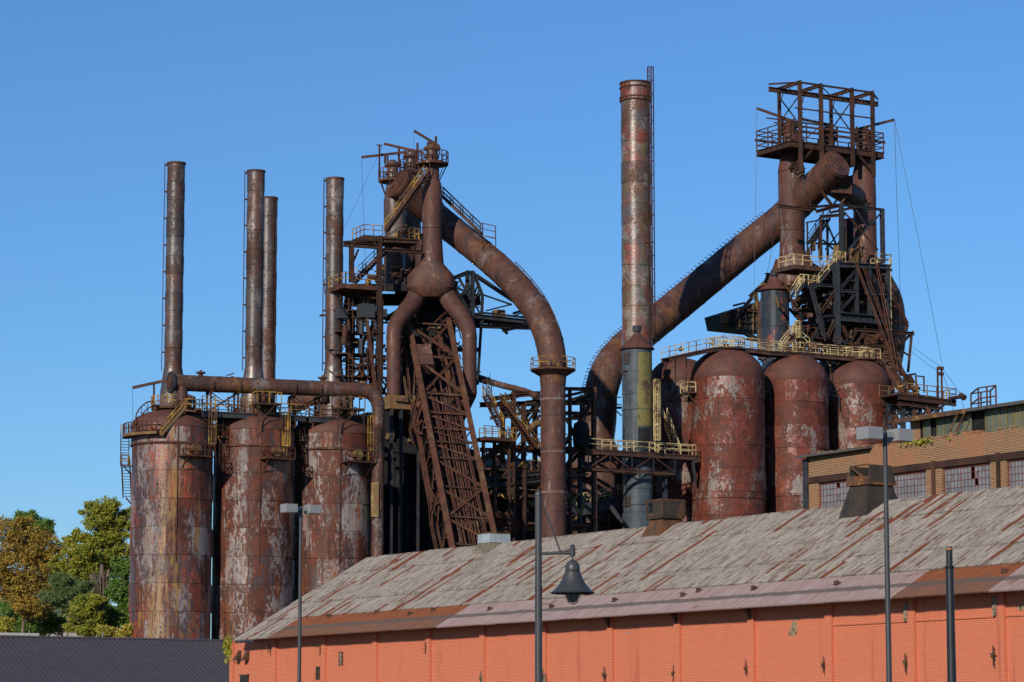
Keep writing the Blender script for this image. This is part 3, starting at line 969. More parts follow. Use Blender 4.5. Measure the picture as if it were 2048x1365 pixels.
M['pane'] = g.fin(col, g.ramp(v, 0, 1, 0.16, 0.45), 0, 0.6)
M['muntin'] = plain('window bar red paint', (0.165, 0.045, 0.030), 0.7, amt=0.3)
M['clere'] = weathered('clerestory glass fibre panel', (0.120, 0.135, 0.105), (0.095, 0.105, 0.085), [((0.190, 0.160, 0.070), 0.53, 0.35, 1.6, 0.05, 45)], var=0.3, rough=0.35, prough=0.5, streak=0.15, bump=0.03)
M['tarroof'] = plain('tar roof', (0.07, 0.065, 0.06), 0.9)
mill = thing('brick_mill', 'old buff brick mill building with steel windows and a clerestory', 'mill building', ml(MLEN / 2, 8, 0))
wins = []
for x0, x1 in ((1637, 1731), (1758, 1853), (1885, 1982), (2014, 2112)):
    wins.append((ma(x0, 1000), ma(x1, 1000)))
step_ = wins[3][0] - wins[2][0]
for i in range(4):
    wins.append((wins[-1][0] + step_, wins[-1][1] + step_))
ZW1 = mp(1637, 967).z
ZW0 = mp(1637, 1024).z - 0.25
# wall around the window openings
m = MB()
cuts = [0.0]
for a0, a1 in wins: cuts += [a0, a1]
cuts.append(MLEN)
def blk(m, a0, a1, z0, z1, b0=0.0, b1=0.4):
    m.hexa([ml(a0, b0, z0), ml(a1, b0, z0), ml(a1, b1, z0), ml(a0, b1, z0), ml(a0, b0, z1), ml(a1, b0, z1), ml(a1, b1, z1), ml(a0, b1, z1)])
for i in range(0, len(cuts) - 1, 2):
    blk(m, cuts[i], cuts[i + 1], ZW0, ZW1)
blk(m, 0, MLEN, ZW1, ZB)
blk(m, 0, MLEN, 0, ZW0)
blk(m, 0, 0.4, 0, ZB, 0.41, 16)
m.build('wall', 'mill_brick', mill, smooth=False)
# ragged top course and loose bricks along the parapet
rb = random.Random(5)
for i in range(90):
    a = rb.uniform(0.3, 34)
    m = MB()
    wdt = rb.uniform(0.2, 0.5); hh = rb.uniform(0.06, 0.28)
    m.box(ml(a, 0.2, ZB + hh / 2), wdt, 0.34, hh, -BU, BW, UP)
    m.build('parapet_brick', 'mill_brick', mill, smooth=False)
# steel band and columns
t_ = 0.03
m = MB(); m.box(ml(MLEN / 2, -0.045, (ZBEAM + ZW1 + 0.12) / 2), MLEN, 0.09, 0.42, -BU, BW, UP)
m.build('lintel_beam', 'steel', mill, smooth=False)
blk_m = MB(); blk_m.box(ml(-0.02, -0.05, ZB / 2 - 0.1), 0.5, 0.12, ZB - 0.1, -BU, BW, UP); blk_m.build('corner_column', 'steel_blue', mill, smooth=False)
for px in (1743, 1868, 1998):
    a = ma(px, 940)
    MB().box(ml(a, -0.06, (ZB - 1.3 + 0) / 2 + 0.3), 0.26, 0.13, ZB - 1.9, -BU, BW, UP).build('column', 'steel', mill, smooth=False)
for i in range(1, 5):
    a = ma(1998, 940) + step_ * i
    MB().box(ml(a, -0.06, (ZB - 1.3) / 2 + 0.3), 0.26, 0.13, ZB - 1.9, -BU, BW, UP).build('column', 'steel', mill, smooth=False)
# windows: frame, bars and every pane
broken = {(2, 8, 4), (2, 8, 3), (2, 9, 2), (0, 5, 4)}
for wi, (a0, a1) in enumerate(wins):
    nc, nr = 14, 5
    w, h = a1 - a0, ZW1 - ZW0
    fr = MB()
    for s in (a0 + 0.04, a1 - 0.04):
        fr.box(ml(s, 0.16, (ZW0 + ZW1) / 2), 0.10, 0.10, h, -BU, BW, UP)
    for s in (ZW0 + 0.05, ZW1 - 0.05):
        fr.box(ml((a0 + a1) / 2, 0.16, s), w - 0.18, 0.10, 0.10, -BU, BW, UP)
    win = fr.build('window', 'muntin', mill, smooth=False)
    br = MB()
    for i in range(1, nc):
        br.box(ml(a0 + w * i / nc, 0.15, (ZW0 + ZW1) / 2), 0.016 if i % 5 else 0.05, 0.05, h - 0.2, -BU, BW, UP)
    for j in range(1, nr):
        br.box(ml((a0 + a1) / 2, 0.155, ZW0 + h * j / nr), w - 0.2, 0.05, 0.022, -BU, BW, UP)
    br.build('glazing_bars', 'muntin', win, smooth=False)
    pw, ph = w / nc - 0.02, h / nr - 0.02
    if wi >= 4:
        pj = MB()
        for i in range(nc):
            for j in range(nr):
                pj.box(ml(a0 + w * (i + .5) / nc, 0.172 + rb.uniform(0, .006), ZW0 + h * (j + .5) / nr), pw, .012, ph, -BU, BW, UP)
        pj.build('panes', 'pane', win, smooth=False)['kind'] = 'stuff'
        continue
    pme = bpy.data.meshes.new('pane')
    b = MB().box((0, 0, 0), pw, 0.012, ph)
    pme.from_pydata(b.v, [], b.f)
    pme.materials.append(M['pane'])
    base = Matrix((-BU, BW, UP)).transposed()
    for i in range(nc):
        for j in range(nr):
            if (wi, i, j) in broken: continue
            o = bpy.data.objects.new('pane', pme)
            link(o, win)
            o.location = ml(a0 + w * (i + .5) / nc, 0.172, ZW0 + h * (j + .5) / nr) - org(mill)
            tilt = Matrix.Rotation(rb.gauss(0, 0.006), 3, 'X') @ Matrix.Rotation(rb.gauss(0, 0.008), 3, 'Z')
            o.rotation_euler = (base @ tilt).to_euler()
m = MB(); blk(m, 0.45, MLEN, ZW0 - 1, ZW1 + 0.5, 1.6, 1.7); m.build('interior_partition', 'shade_black', mill, smooth=False)
# low eave slab at the left with weeds, lean-to roof and clerestory
aE = ma(1880, 880)
pts = [ml(-0.5, -0.55, ZB + 0.06), ml(ma(1745, 895), -0.45, ZB + 0.10), ml(ma(1745, 895), 6, ZB + 0.9), ml(-0.5, 6, ZB + 0.9)]
MB().prism(pts, 0.16).build('eave_slab', 'tarroof', mill, smooth=False)
CB = 4.2                           # clerestory set back
cp = Pl(0, 0, 0, BU, p=ml(0, CB, 0))
aC = ma(1838, 860, cp)
zC0 = ZB + 0.3
zC1 = cp(1845, 837).z
MB().prism([ml(ma(1745, 895), 0.42, ZB - 0.05), ml(MLEN, 0.42, ZB - 0.05), ml(MLEN, CB, zC0 + 0.35), ml(ma(1745, 895), CB, zC0 + 0.35)], 0.12).build('lower_roof', 'tarroof', mill, smooth=False)
m = MB()
m.hexa([ml(aC - 0.9, CB + 0.05, ZB - 1), ml(aC, CB + 0.05, ZB - 1), ml(aC, CB + 9, ZB - 1), ml(aC - 0.9, CB + 9, ZB - 1), ml(aC - 0.9, CB + 0.05, zC1), ml(aC, CB + 0.05, zC1), ml(aC, CB + 9, zC1), ml(aC - 0.9, CB + 9, zC1)])
m.build('clerestory_end_pier', 'mill_brick', mill, smooth=False)
pm_ = bpy.data.meshes.new('clerestory_panel')
pw = 0.66
b = MB().box((0, 0, 0), pw - 0.03, 0.04, zC1 - zC0 + 0.6)
pm_.from_pydata(b.v, [], b.f); pm_.materials.append(M['clere'])
a = aC + 0.5
i = 0
gap0, gap1 = ma(1948, 850, cp), ma(1966, 850, cp)
MB().box(ml(aC + 15, CB + 0.16, (zC0 + zC1) / 2 - 0.3), 30, 0.04, zC1 - zC0 + 0.6, -BU, BW, UP).build('clerestory_backing', 'shade_black', mill, smooth=False)
while a < aC + 26:
    if not (gap0 - 0.2 < a < gap1 - 0.2) and i != 1:
        o = bpy.data.objects.new('clerestory_panel', pm_)
        link(o, mill)
        o.location = ml(a + pw / 2, CB + rb.uniform(0, 0.02), (zC0 + zC1) / 2 - 0.3) - org(mill)
        o.rotation_euler = Matrix((-BU, BW, UP)).transposed().to_euler()
        member('mullion', ml(a, CB - 0.03, zC0 - 0.6), ml(a, CB - 0.03, zC1), 0.06, 0.06, 'olive', mill, 'B')
    a += pw
    i += 1
MB().prism([ml(aC - 1.6, CB - 0.7, zC1 + 0.10), ml(MLEN, CB - 0.7, zC1 + 0.10), ml(MLEN, CB + 9, zC1 + 0.6), ml(aC - 1.6, CB + 9, zC1 + 0.6)], 0.20).build('clerestory_roof', 'tarroof', mill, smooth=False)
MB().box(ml((aC - 1.5 + gap0) / 2, CB - 0.73, zC1 - 0.05), gap0 - aC + 1.5, 0.05, 0.30, -BU, BW, UP).build('gutter_board', 'vent_rust', mill, smooth=False)
# ladder leaning on the clerestory
m = MB()
for px in (1928, 1941):
    m.bar(cp(px - 4, 866) - BW * 1.0, cp(px + 10, 826) - BW * 0.8, 0.08)
m.build('ladder', 'steel_red', mill, smooth=False)
# rooftop cage
rc = thing('roof_guard_rail', 'rust red tubular guard rail standing on the clerestory roof', 'guard rail', ml(ma(1968, 815, cp), CB + 1, zC1 + 0.1))
qp = Pl(0, 0, 0, BU, p=ml(0, CB + 0.4, 0)); qb = Pl(0, 0, 0, BU, p=ml(0, CB + 2.0, 0))
m = MB()
for pl, xs in ((qp, (1957, 1974, 1992)), (qb, (1942, 1962, 1981))):
    zt = qp(1960, 776).z
    zb = zC1 + 0.12
    ps = [pl(x, 800) for x in xs]
    for p in ps: m.bar(V((p.x, p.y, zb)), V((p.x, p.y, zt)), 0.075)
    for k in (1.0, 0.5):
        m.bar(V((ps[0].x, ps[0].y, zb + (zt - zb) * k)), V((ps[2].x, ps[2].y, zb + (zt - zb) * k)), 0.075)
a0_, b0_ = qp(1957, 800), qb(1942, 800)
for k in (1.0, 0.5):
    m.bar(V((a0_.x, a0_.y, zb + (zt - zb) * k)), V((b0_.x, b0_.y, zb + (zt - zb) * k)), 0.075)
a1_, b1_ = qp(1992, 800), qb(1981, 800)
m.bar(V((a1_.x, a1_.y, zt)), V((b1_.x, b1_.y, zt)), 0.075)
m.build('rails', 'steel_red', rc, smooth=False)

# ================================================================== dark standing-seam roof building
LZ = zat(1279, 255)
l0 = P(225, 1279, 255)
l0 = V((l0.x, l0.y, 0))
def lo(a, b, z):
    """a along W from the middle, b down the slope towards the viewer"""
    return l0 + W * a - U * b + UP * z
PITCHL = math.radians(24)
M['seam_roof'] = plain('dark grey standing seam sheet', (0.062, 0.058, 0.070), 0.5, amt=0.10, sc=0.8, spec=0.4)
M['grey_wall'] = plain('grey metal wall', (0.09, 0.09, 0.10), 0.7)
shed = thing('metal_roof_building', 'low modern building with a dark standing seam metal roof', 'building', lo(0, 7, 0))
H_ = 13.0
bz = LZ - H_ * math.tan(PITCHL)
MB().hexa([lo(-22, H_ - .6, 0), lo(13.2, H_ - .6, 0), lo(13.2, -H_ + .6, 0), lo(-22, -H_ + .6, 0), lo(-22, H_ - .6, bz + .1), lo(13.2, H_ - .6, bz + .1), lo(13.2, -H_ + .6, bz + .1), lo(-22, -H_ + .6, bz + .1)]).build('wall', 'grey_wall', shed, smooth=False)
rf = MB()
for s in (1, -1):
    rf.hexa([lo(-22.3, 0, LZ - .25), lo(13.5, 0, LZ - .25), lo(13.5, s * H_, bz - .25), lo(-22.3, s * H_, bz - .25), lo(-22.3, 0, LZ - .03), lo(13.5, 0, LZ - .03), lo(13.5, s * H_, bz - .03), lo(-22.3, s * H_, bz - .03)])
rf = rf.build('roof', 'seam_roof', shed, smooth=False)
sw = 0.47
sl = math.hypot(H_, LZ - bz)
b = MB()
b.box((sw / 2, -sl / 2, 0.012), sw - 0.004, sl, 0.02)
b.box((0.02, -sl / 2, 0.075), 0.05, sl, 0.12)
sme = bpy.data.meshes.new('roof_panel'); sme.from_pydata(b.v, [], b.f); sme.materials.append(M['seam_roof'])
dn = (lo(0, H_, bz) - lo(0, 0, LZ)).normalized()
nr_ = W.cross(-dn).normalized()
RQ = Matrix((W, -dn, nr_)).transposed().to_quaternion()
for i in range(int(35.6 / sw)):
    o = bpy.data.objects.new('roof_panel', sme)
    link(o, rf)
    o.rotation_mode = 'QUATERNION'; o.rotation_quaternion = RQ
    o.location = lo(-22.2 + i * sw, 0, LZ - 0.02) - org(shed)
MB().tube([lo(-22.3, 0, LZ + .06), lo(13.5, 0, LZ + .06)], 0.13, 6).build('ridge_cap', 'seam_roof', rf)
for px in (58, 205, 346):
    p = Pl(225, 1279, 255)(px, 1275)
    MB().tube([V((p.x, p.y, LZ)), V((p.x, p.y, LZ + 0.65))], 0.05, 6).build('vent_pipe', 'lamp_box', shed)
# pale flat roofed block and a far house behind it
pb = P(-8, 1272, 285)
t = thing('flat_roof_block', 'pale flat roofed block just behind the dark metal roof', 'building', (pb.x, pb.y, 0))
M['pale_wall'] = plain('pale stucco', (0.42, 0.40, 0.37), 0.85, amt=0.15)
MB().box((pb.x, pb.y + 3, zat(1271, 285) / 2), 5.0, 6, zat(1271, 285), W, U, UP).build('wall', 'pale_wall', t, smooth=False)
MB().box((pb.x, pb.y + 3, zat(1271, 285) + .13), 5.4, 6.4, 0.25, W, U, UP).build('roof_slab', 'pale_wall', t, smooth=False)
pb = P(122, 1260, 395)
t = thing('far_house', 'far pale house half hidden by the trees', 'house', (pb.x, pb.y, 0))
hz = zat(1262, 395)
MB().box((pb.x, pb.y + 4, hz / 2), 9, 8, hz, W, U, UP).build('wall', 'pale_wall', t, smooth=False)
c0 = V((pb.x, pb.y + 4, hz))
MB().add([c0 - W * 4.8 - U * 4.3, c0 + W * 4.8 - U * 4.3, c0 + W * 4.8 + U * 4.3, c0 - W * 4.8 + U * 4.3, c0 - W * 4.8 + UP * 2.2, c0 + W * 4.8 + UP * 2.2], [(0, 1, 5, 4), (2, 3, 4, 5), (0, 4, 3), (1, 2, 5), (3, 2, 1, 0)]).build('roof', 'steel_red', t, smooth=False)
# ================================================================== hot blast stoves, left row
WL = V((math.cos(math.radians(25)), math.sin(math.radians(25)), 0))
UL = V((-WL.y, WL.x, 0))
def phi(deg):
    a = math.radians(deg)
    return V((math.sin(a), -math.cos(a), 0))
def bracket_platform(parent, c, r, deg, z, half, depth, mat='steel_red', rail='steel_red', box=True, rh=1.1):
    """small deck bracketed off a shell at bearing deg (0 = towards the viewer, + right)"""
    c = V((c.x, c.y, z))
    o_ = phi(deg); s = V((-o_.y, o_.x, 0))
    if s.dot(V((1, 0, 0))) < 0: s = -s
    b0 = c + o_ * (r - 0.25); b1 = c + o_ * (r + depth)
    deck(parent, [b0 - s * half, b1 - s * half, b1 + s * half, b0 + s * half], mat, 0.16)
    railing(parent, [b0 + o_ * .4 - s * half, b1 - s * half, b1 + s * half, b0 + o_ * .4 + s * half], rail, rh, 1.3)
    for k in (-0.8, 0.8):
        MB().bar(b1 + s * half * k - UP * 0.1, c + o_ * (r + 0.02) + s * half * k - UP * 1.35, 0.11).build('bracket', mat, parent, smooth=False)
    if box:
        p = c + o_ * (r + 0.0) + UP * 0.75
        h = MB().tube([p, p + o_ * 0.45], 0.48, 14).build('manhole', 'steel_red', parent)
        MB().tube([p + o_ * 0.44, p + o_ * 0.56], 0.58, 14).build('cover', 'rust_box', h)
def gear(parent, p, r=0.5, mat='steel_red', ax=None):
    """valve body: drum, flanges, hand wheel, spindle"""
    p = V(p); ax = ax or W
    b = MB().lathe((p.x, p.y, p.z), [(r * .7, -r), (r, -r * .5), (r, r * .4), (r * .55, r), (r * .3, r * 1.5)], 14).build('valve_body', mat, parent)
    MB().tube([p - ax * r * 1.5, p + ax * r * 1.5], r * 0.62, 12).build('flange_pipe', mat, b)
    for s in (-1, 1):
        MB().tube([p + ax * s * r * 1.2, p + ax * s * r * 1.4], r * 0.95, 14).build('flange', 'steel', b)
    q = p + UP * r * 1.9
    m = MB()
    ring = [q + V((math.cos(a), math.sin(a), 0)) * r * .6 for a in [6.2832 * i / 12 for i in range(13)]]
    m.tube(ring, r * .08, 5)
    m.bar(q - V((r * .6, 0, 0)), q + V((r * .6, 0, 0)), r * .09); m.bar(p + UP * r, q + UP * .05, r * .12)
    m.build('hand_wheel', 'steel', b)
    return b
DOME_L = [(1.0, 0.0), (0.992, 0.09), (0.955, 0.18), (0.87, 0.27), (0.70, 0.36), (0.45, 0.43), (0.20, 0.47), (0.0, 0.48)]
sc_ = P(343.5, 1000, 300)
stove_c = [V((sc_.x, sc_.y, 0)) + WL * 8.95 * i for i in range(3)]
SR = 4.18
stove_top = [zat(858, 300), zat(864, 303.8), zat(871, 307.6)]
labels = ['rusty stove streaked ochre and orange, with an outside stair on its flank',
          'rusty stove with pale flaking plates between two other stoves of its row',
          'rusty stove beside the bent gas pipe, chalky paint on its plates']
stoves = []
for i in range(3):
    c = stove_c[i]; zt = stove_top[i]
    t = thing('hot_blast_stove', labels[i], 'stove tower', (c.x, c.y, 0), 'hot blast stoves of the left hand row')
    stoves.append(t)
    plated(t, c, SR, 0, zt - 1.75, 3.0, 10, 'stove_a' if i == 0 else 'stove_b', phase=0.3 * i)
    plated(t, c, SR + 0.09, zt - 1.75, zt, 1.75, 10, 'stove_a' if i == 0 else 'stove_b', name='top_course', phase=0.1 + i)
    MB().lathe((c.x, c.y, 0), [(SR, zt - 1.95), (SR + .2, zt - 1.9), (SR + .2, zt - 1.72), (SR, zt - 1.66)], 48).build('shell_band', 'steel_red', t)
    MB().lathe((c.x, c.y, zt), [(SR + .02, -.12), (SR + .17, -.1)] + [((SR + .14) * a, SR * b) for a, b in DOME_L], 48).build('dome', 'dome', t)
    # bracket decks and ladders
    bracket_platform(t, c, SR, (38, 36, 38)[i], zt - 3.15, 1.75, 1.25)
    if i: bracket_platform(t, c, SR, -52, zt - 0.85, 1.35, 1.0, 'rust_box')
    o_ = phi((64, 50, 60)[i])
    b = c + o_ * (SR + 0.45)
    caged_ladder(t, V((b.x, b.y, zt - 3.0)), V((b.x, b.y, zt + 1.75)), o_, 'yellow', 0.42, True, 0.07)
    if i:
        o_ = phi(-45)
        b = c + o_ * (SR + 0.45)
        caged_ladder(t, V((b.x, b.y, zt - 6.0)), V((b.x, b.y, zt - 0.9)), o_, 'steel', 0.42, True, 0.06)
    # vertical stiffener pipe down the shell
    o_ = phi(14); b = c + o_ * (SR + .1)
    MB().tube([V((b.x, b.y, zt - 14)), V((b.x, b.y, zt + .2))], 0.06, 6).build('drain_pipe', 'steel_red', t)
    # nozzles on the dome
    for dg, rr_, h in ((18, .45, .55), (60, .75, .6), (-40, .6, .7)):
        q = c + phi(dg) * SR * rr_
        MB().lathe((q.x, q.y, zt + SR * (0.48 - .38 * rr_ ** 3) - .2), [(.28, 0), (.28, h), (.4, h), (.4, h + .12), (0, h + .13)], 12).build('dome_nozzle', 'steel_red', t)
# first stove: top landing, stairs round the flank
t, c, zt = stoves[0], stove_c[0], stove_top[0]
zl = zt - 0.75
A0, A1 = math.radians(-90 - 88), math.radians(-90 - 12)
cz = V((c.x, c.y, zl))
ring_deck(t, cz, SR - .05, SR + 1.0, A0, A1, 'rust_box', 0.28)
railing(t, ring_pts(cz, SR + .95, A0, A1, 12), 'steel_red', 1.1, 1.0)
ztop1 = zat(817, 300)
stair(t, P(324, 872, 295.6), P(371, 819, 296.6), V((0.15, 1, 0)).normalized(), 0.9, 'rust_box', 'yellow', tm='steel')
MB().lathe((c.x, c.y, 0), [(2.2, ztop1 - .2), (2.3, ztop1 - .2), (2.3, ztop1), (0, ztop1)], 24).build('landing_deck', 'steel', t)
railing(t, ring_pts(V((c.x, c.y, ztop1)), 2.25, math.radians(-200), math.radians(30), 16), 'yellow', 1.15, 0.9)
for k in range(8):
    q = c + V((math.cos(k * .785), math.sin(k * .785), 0)) * 2.1
    MB().bar(V((q.x, q.y, ztop1 - .1)), V((q.x, q.y, zt + .9)), 0.10).build('landing_leg', 'steel', t, smooth=False)
deck(t, [P(368, 819, 296), P(392, 821, 296), P(392, 821, 300), P(368, 819, 300)], 'steel', .2)
railing(t, [P(371, 819, 296), P(392, 820.5, 296), P(405, 822, 298)], 'yellow', 1.1, 1.2)
# curved hand rail climbing over the dome at the left
pts = smooth_path([P(272, 862, 297), P(273, 828, 297.5), P(292, 806, 298), P(310, 803, 299)], 5)
pts2 = smooth_path([P(281, 862, 297), P(282, 834, 297.5), P(298, 816, 298), P(312, 812, 299)], 5)
m = MB(); m.tube(pts, .07, 6); m.tube(pts2, .07, 6)
for a, b in zip(pts[::3], pts2[::3]): m.bar(a, b, .06)
for a in pts[5::3]: m.bar(a, a - UP * 1.3, .06)
m.build('dome_hand_rail', 'steel_red', t)
# flank stair
q0 = phi(-86); q1 = phi(-100)
s0 = c + q0 * (SR + .6); s1 = c + phi(-95) * (SR + .9)
stair(t, V((s1.x - .15, s1.y + 1.5, zat(928, 300))), V((s0.x, s0.y - 1.2, zl)), V((1, 0.1, 0)).normalized(), 0.85, 'steel', 'yellow')
deck(t, [P(243, 930, 300.5), P(264, 931, 300.5), P(264, 931, 303.4), P(243, 930, 303.4)], 'steel', .18)
railing(t, [P(243, 930, 303.4), P(243, 930, 300.5), P(256, 931, 300.5)], 'yellow', 1.1, 1.3)
stair(t, P(254, 996, 306.5), P(251, 933, 303.2), V((1, 0.1, 0)).normalized(), 0.85, 'steel', 'yellow')
MB().bar(P(246, 931, 302), P(262, 950, 302), .12).build('bracket', 'steel', t, smooth=False)
MB().bar(P(252, 996, 306), P(262, 1008, 304.2), .12).build('bracket', 'steel', t, smooth=False)
# jib on its post
m = MB()
m.bar(P(308, 830, 299), P(308, 768, 299), .16); m.bar(P(265, 776, 299), P(333, 761, 299), .2, .3)
m.build('jib_crane', 'steel', t, smooth=False)
m = MB(); m.bar(P(265.5, 777, 299), P(265.5, 852, 299), .03); m.build('jib_rope', 'wire', t, smooth=False)
gear(t, P(322, 866, 295.6), .38); gear(t, P(303, 866, 295.7), .3)

# ================================================================== slim stacks behind the stoves
def slim_stack(px, top, d, r, mat, label, flare=True, ladder=-1, fb=735, ladder_deg=None):
    c = P(px, 560, d)
    z1 = zat(top, d)
    t = thing('stove_stack', label, 'smokestack', (c.x, c.y, 0), 'slim rusty stacks behind the stoves')
    zf = zat(fb, d)
    core = ringed(t, c, r, zf if flare else 0, z1 - .15, 2.05, mat)
    if flare:
        MB().lathe((c.x, c.y, 0), [(r * 1.5, 0), (r * 1.5, zf - 5.4), (r * 1.52, zf - 4.4), (r * 1.40, zf - 2.6), (r * 1.18, zf - 1.0), (r + .02, zf)], 32, caps=False).build('flared_base', mat, t)
    MB().lathe((c.x, c.y, 0), [(r, z1 - .22), (r + .09, z1 - .2), (r + .09, z1), (r - .1, z1), (r - .1, z1 - 1.5)], 28, caps=False).build('rim', 'steel', t)
    o_ = phi(ladder_deg if ladder_deg is not None else -82)
    b = c + o_ * (r + 0.27)
    m = MB()
    s = V((o_.y, -o_.x, 0))
    for k in (-.2, .2):
        m.bar(V((b.x, b.y, zat(742, d))) + s * k, V((b.x, b.y, z1)) + s * k, .06)
    n = int((z1 - zat(742, d)) / .45)
    for i in range(n):
        p = V((b.x, b.y, zat(742, d) + i * .45))
        m.bar(p - s * .2, p + s * .2, .045)
    for i in range(int(n / 6.4) + 1):
        p = V((b.x, b.y, z1 - .3 - i * 2.9))
        m.bar(p + s * .25, p - o_ * .34 + s * .2, .1); m.bar(p - s * .25, p - o_ * .34 - s * .2, .1)
    m.build('ladder', 'steel_red', t, smooth=False)
    return t
slim_stack(349, 326, 306.8, .95, 'stack_a', 'slim stack over the ochre streaked stove, tallest of its row')
slim_stack(509.5, 342, 311, .94, 'stack_a', 'slim stack with bluish plates, a shorter stack close behind it')
slim_stack(536, 396, 322, .96, 'stack_a', 'shorter scaly stack just behind another stack', flare=False, ladder_deg=35)
slim_stack(668.5, 357, 315, .95, 'stack_a', 'slim stack nearest the furnace stairs, scaly brown plates')

# ================================================================== overhead gas pipe of the left row
pp0 = P(344, 765.5, 297.8)
pz = pp0.z
pe = P(757, 790, 305.2)
PD = V((pe.x - pp0.x, pe.y - pp0.y, 0)).normalized()
lpp = Pl(0, 0, 0, PD, p=pp0)
lp = Pl(0, 0, 0, WL, p=P(344, 765.5, 300.0))
def lrow(px, z=pz):
    q = lpp(px, 780)
    return V((q.x, q.y, z))
e0 = lrow(728)
vleg = lrow(757)
path = [pp0] + [pp0.lerp(e0, k / 8) for k in range(1, 9)]
bend = [e0 + (vleg - e0) * s_ + UP * (-1.85 * (1 - math.sqrt(max(0, 1 - min(1, s_ / 1.0) ** 2)))) for s_ in (.4, .68, .87, .97, 1.0)]
path += bend + [vleg + UP * (-2.6), V((vleg.x, vleg.y, 0))]
t = thing('overhead_gas_pipe', 'thick rusty pipe running above the stoves and bending down', 'pipe', (vleg.x, vleg.y, 0))
rr_ = [0.86 - .008 * i for i in range(9)] + [.79, .77, .74, .71, .68] + [.65, .63]
pipe(t, path, rr_, 'pipe', 24, 2.0, 'main_pipe')
e = pp0
f_ = MB().tube([e - WL * .22, e + WL * .02], 1.16, 28).build('end_flange', 'steel_blue', t)
MB().tube([e - WL * .30, e - WL * .2], .62, 20).build('end_plate', 'steel_red', f_)
m = MB()
for k in range(24):
    a = k * 6.2832 / 24
    q = e - WL * .27 + (UP * math.sin(a) + UL * math.cos(a)) * 1.03
    m.tube([q - WL * .05, q + WL * .05], .06, 6)
m.build('bolt_ring', 'steel', f_)
for px in (401, 645):
    q = lrow(px, pz + .8)
    MB().lathe(q, [(.25, -.1), (.25, .25), (.5, .27), (.5, .42), (.15, .44), (.12, .62), (0, .63)], 14).build('vent_cap', 'steel_red', t)
q = lrow(458, pz + .95)
m = MB(); m.bar(q - WL * .3, q + WL * .5 + UP * .3, .12); m.bar(q + WL * .2, q + WL * 1.1 - UP * .55 - UL * .9, .1); m.build('lifting_lug', 'steel', t, smooth=False)
# drop connections to the stoves
for px, yy in ((363, 792), (540, 800), (700, 815)):
    q = lrow(px, pz - 1.0) - UL * .3
    MB().tube([q + UP * .6, q - UP * .9], .55 if px < 400 else .26, 16).build('drop_pipe', 'pipe' if px < 400 else 'steel', t)
    gear(t, q - UP * 1.4 - UL * .2, .52 if px < 400 else .34, 'steel_red', WL)
MB().tube([lrow(371, pz - 1.6) - UL * .5, lrow(382, pz - 1.6) - UL * .5], .3, 12).build('valve_motor', 'steel_red', t)
MB().tube(smooth_path([lrow(368, pz - 1.3), lrow(372, pz - 2.6), lrow(366, pz - 4.2)], 4), .62, 14).build('elbow', 'pipe_pale', t)
b_ = vleg + V((-.05, -.6, 0))
caged_ladder(t, V((vleg.x - .3, vleg.y - 1.0, zat(915, 305))), V((vleg.x - .3, vleg.y - 1.0, zat(852, 305))), V((0.3, -1, 0)), 'steel', .4, True, .05)
MB().box(P(750, 1000, 304.6), .8, .5, 3.6).build('pipe_shoe', 'rust_box', t, smooth=False)

# ================================================================== stove-top catwalk of the left row
cwz = zat(828, 301)
t = thing('stove_catwalk', 'yellow railed catwalk linking the tops of the left stoves', 'catwalk', lrow(520, 0))
def cw(px, v, z):
    q = lp(px, 820)
    return V((q.x, q.y, z)) + UL * v
for a, b in ((383, 490), (500, 590), (596, 690)):
    deck(t, [cw(a, -3.3, cwz), cw(b, -3.3, cwz), cw(b, .1, cwz), cw(a, .1, cwz)], 'steel', .10)
    for v in (-3.3, .1):
        q0, q1 = cw(a, v, cwz - .36), cw(b, v, cwz - .36)
        member('girder', q0, q1, .28, .55, 'steel_blue', t, 'I')
    railing(t, [cw(a, -3.25, cwz), cw(b, -3.25, cwz)], 'yellow', 1.15, 1.5)
    railing(t, [cw(a, .05, cwz), cw(b, .05, cwz)], 'steel_red', 1.15, 1.5)
for a, b in ((383, 410), (434, 482)):
    railing(t, [cw(a, -3.4, cwz + .02), cw(b, -3.4, cwz + .02)], 'yellow', 1.5, 1.2)
# pipe trestles standing on the catwalk
for a, b in ((402, 456), (566, 617)):
    for v in (-3.1, -1.9):
        for x in (a, b):
            member('post', cw(x, v, cwz), cw(x, v, pz - .75), .16, .16, 'steel', t, 'I')
        member('brace', cw(a, v, cwz + .1), cw(b, v, pz - .9), .10, .10, 'steel', t, 'L')
        member('brace', cw(b, v, cwz + .1), cw(a, v, pz - .9), .10, .10, 'steel', t, 'L')
    for x in (a, b):
        member('cap_beam', cw(x, -3.6, pz - .88), cw(x, -1.5, pz - .88), .2, .22, 'steel', t, 'I')
        m = MB()
        q = cw(x, 0, pz)
        q = lrow(x + 20)
        ring = [q + (UP * math.sin(k) + UL * math.cos(k)) * .96 for k in [math.radians(-200 + 220 * i / 14) for i in range(15)]]
        m.tube(ring, .06, 5); m.build('pipe_strap', 'steel', t)
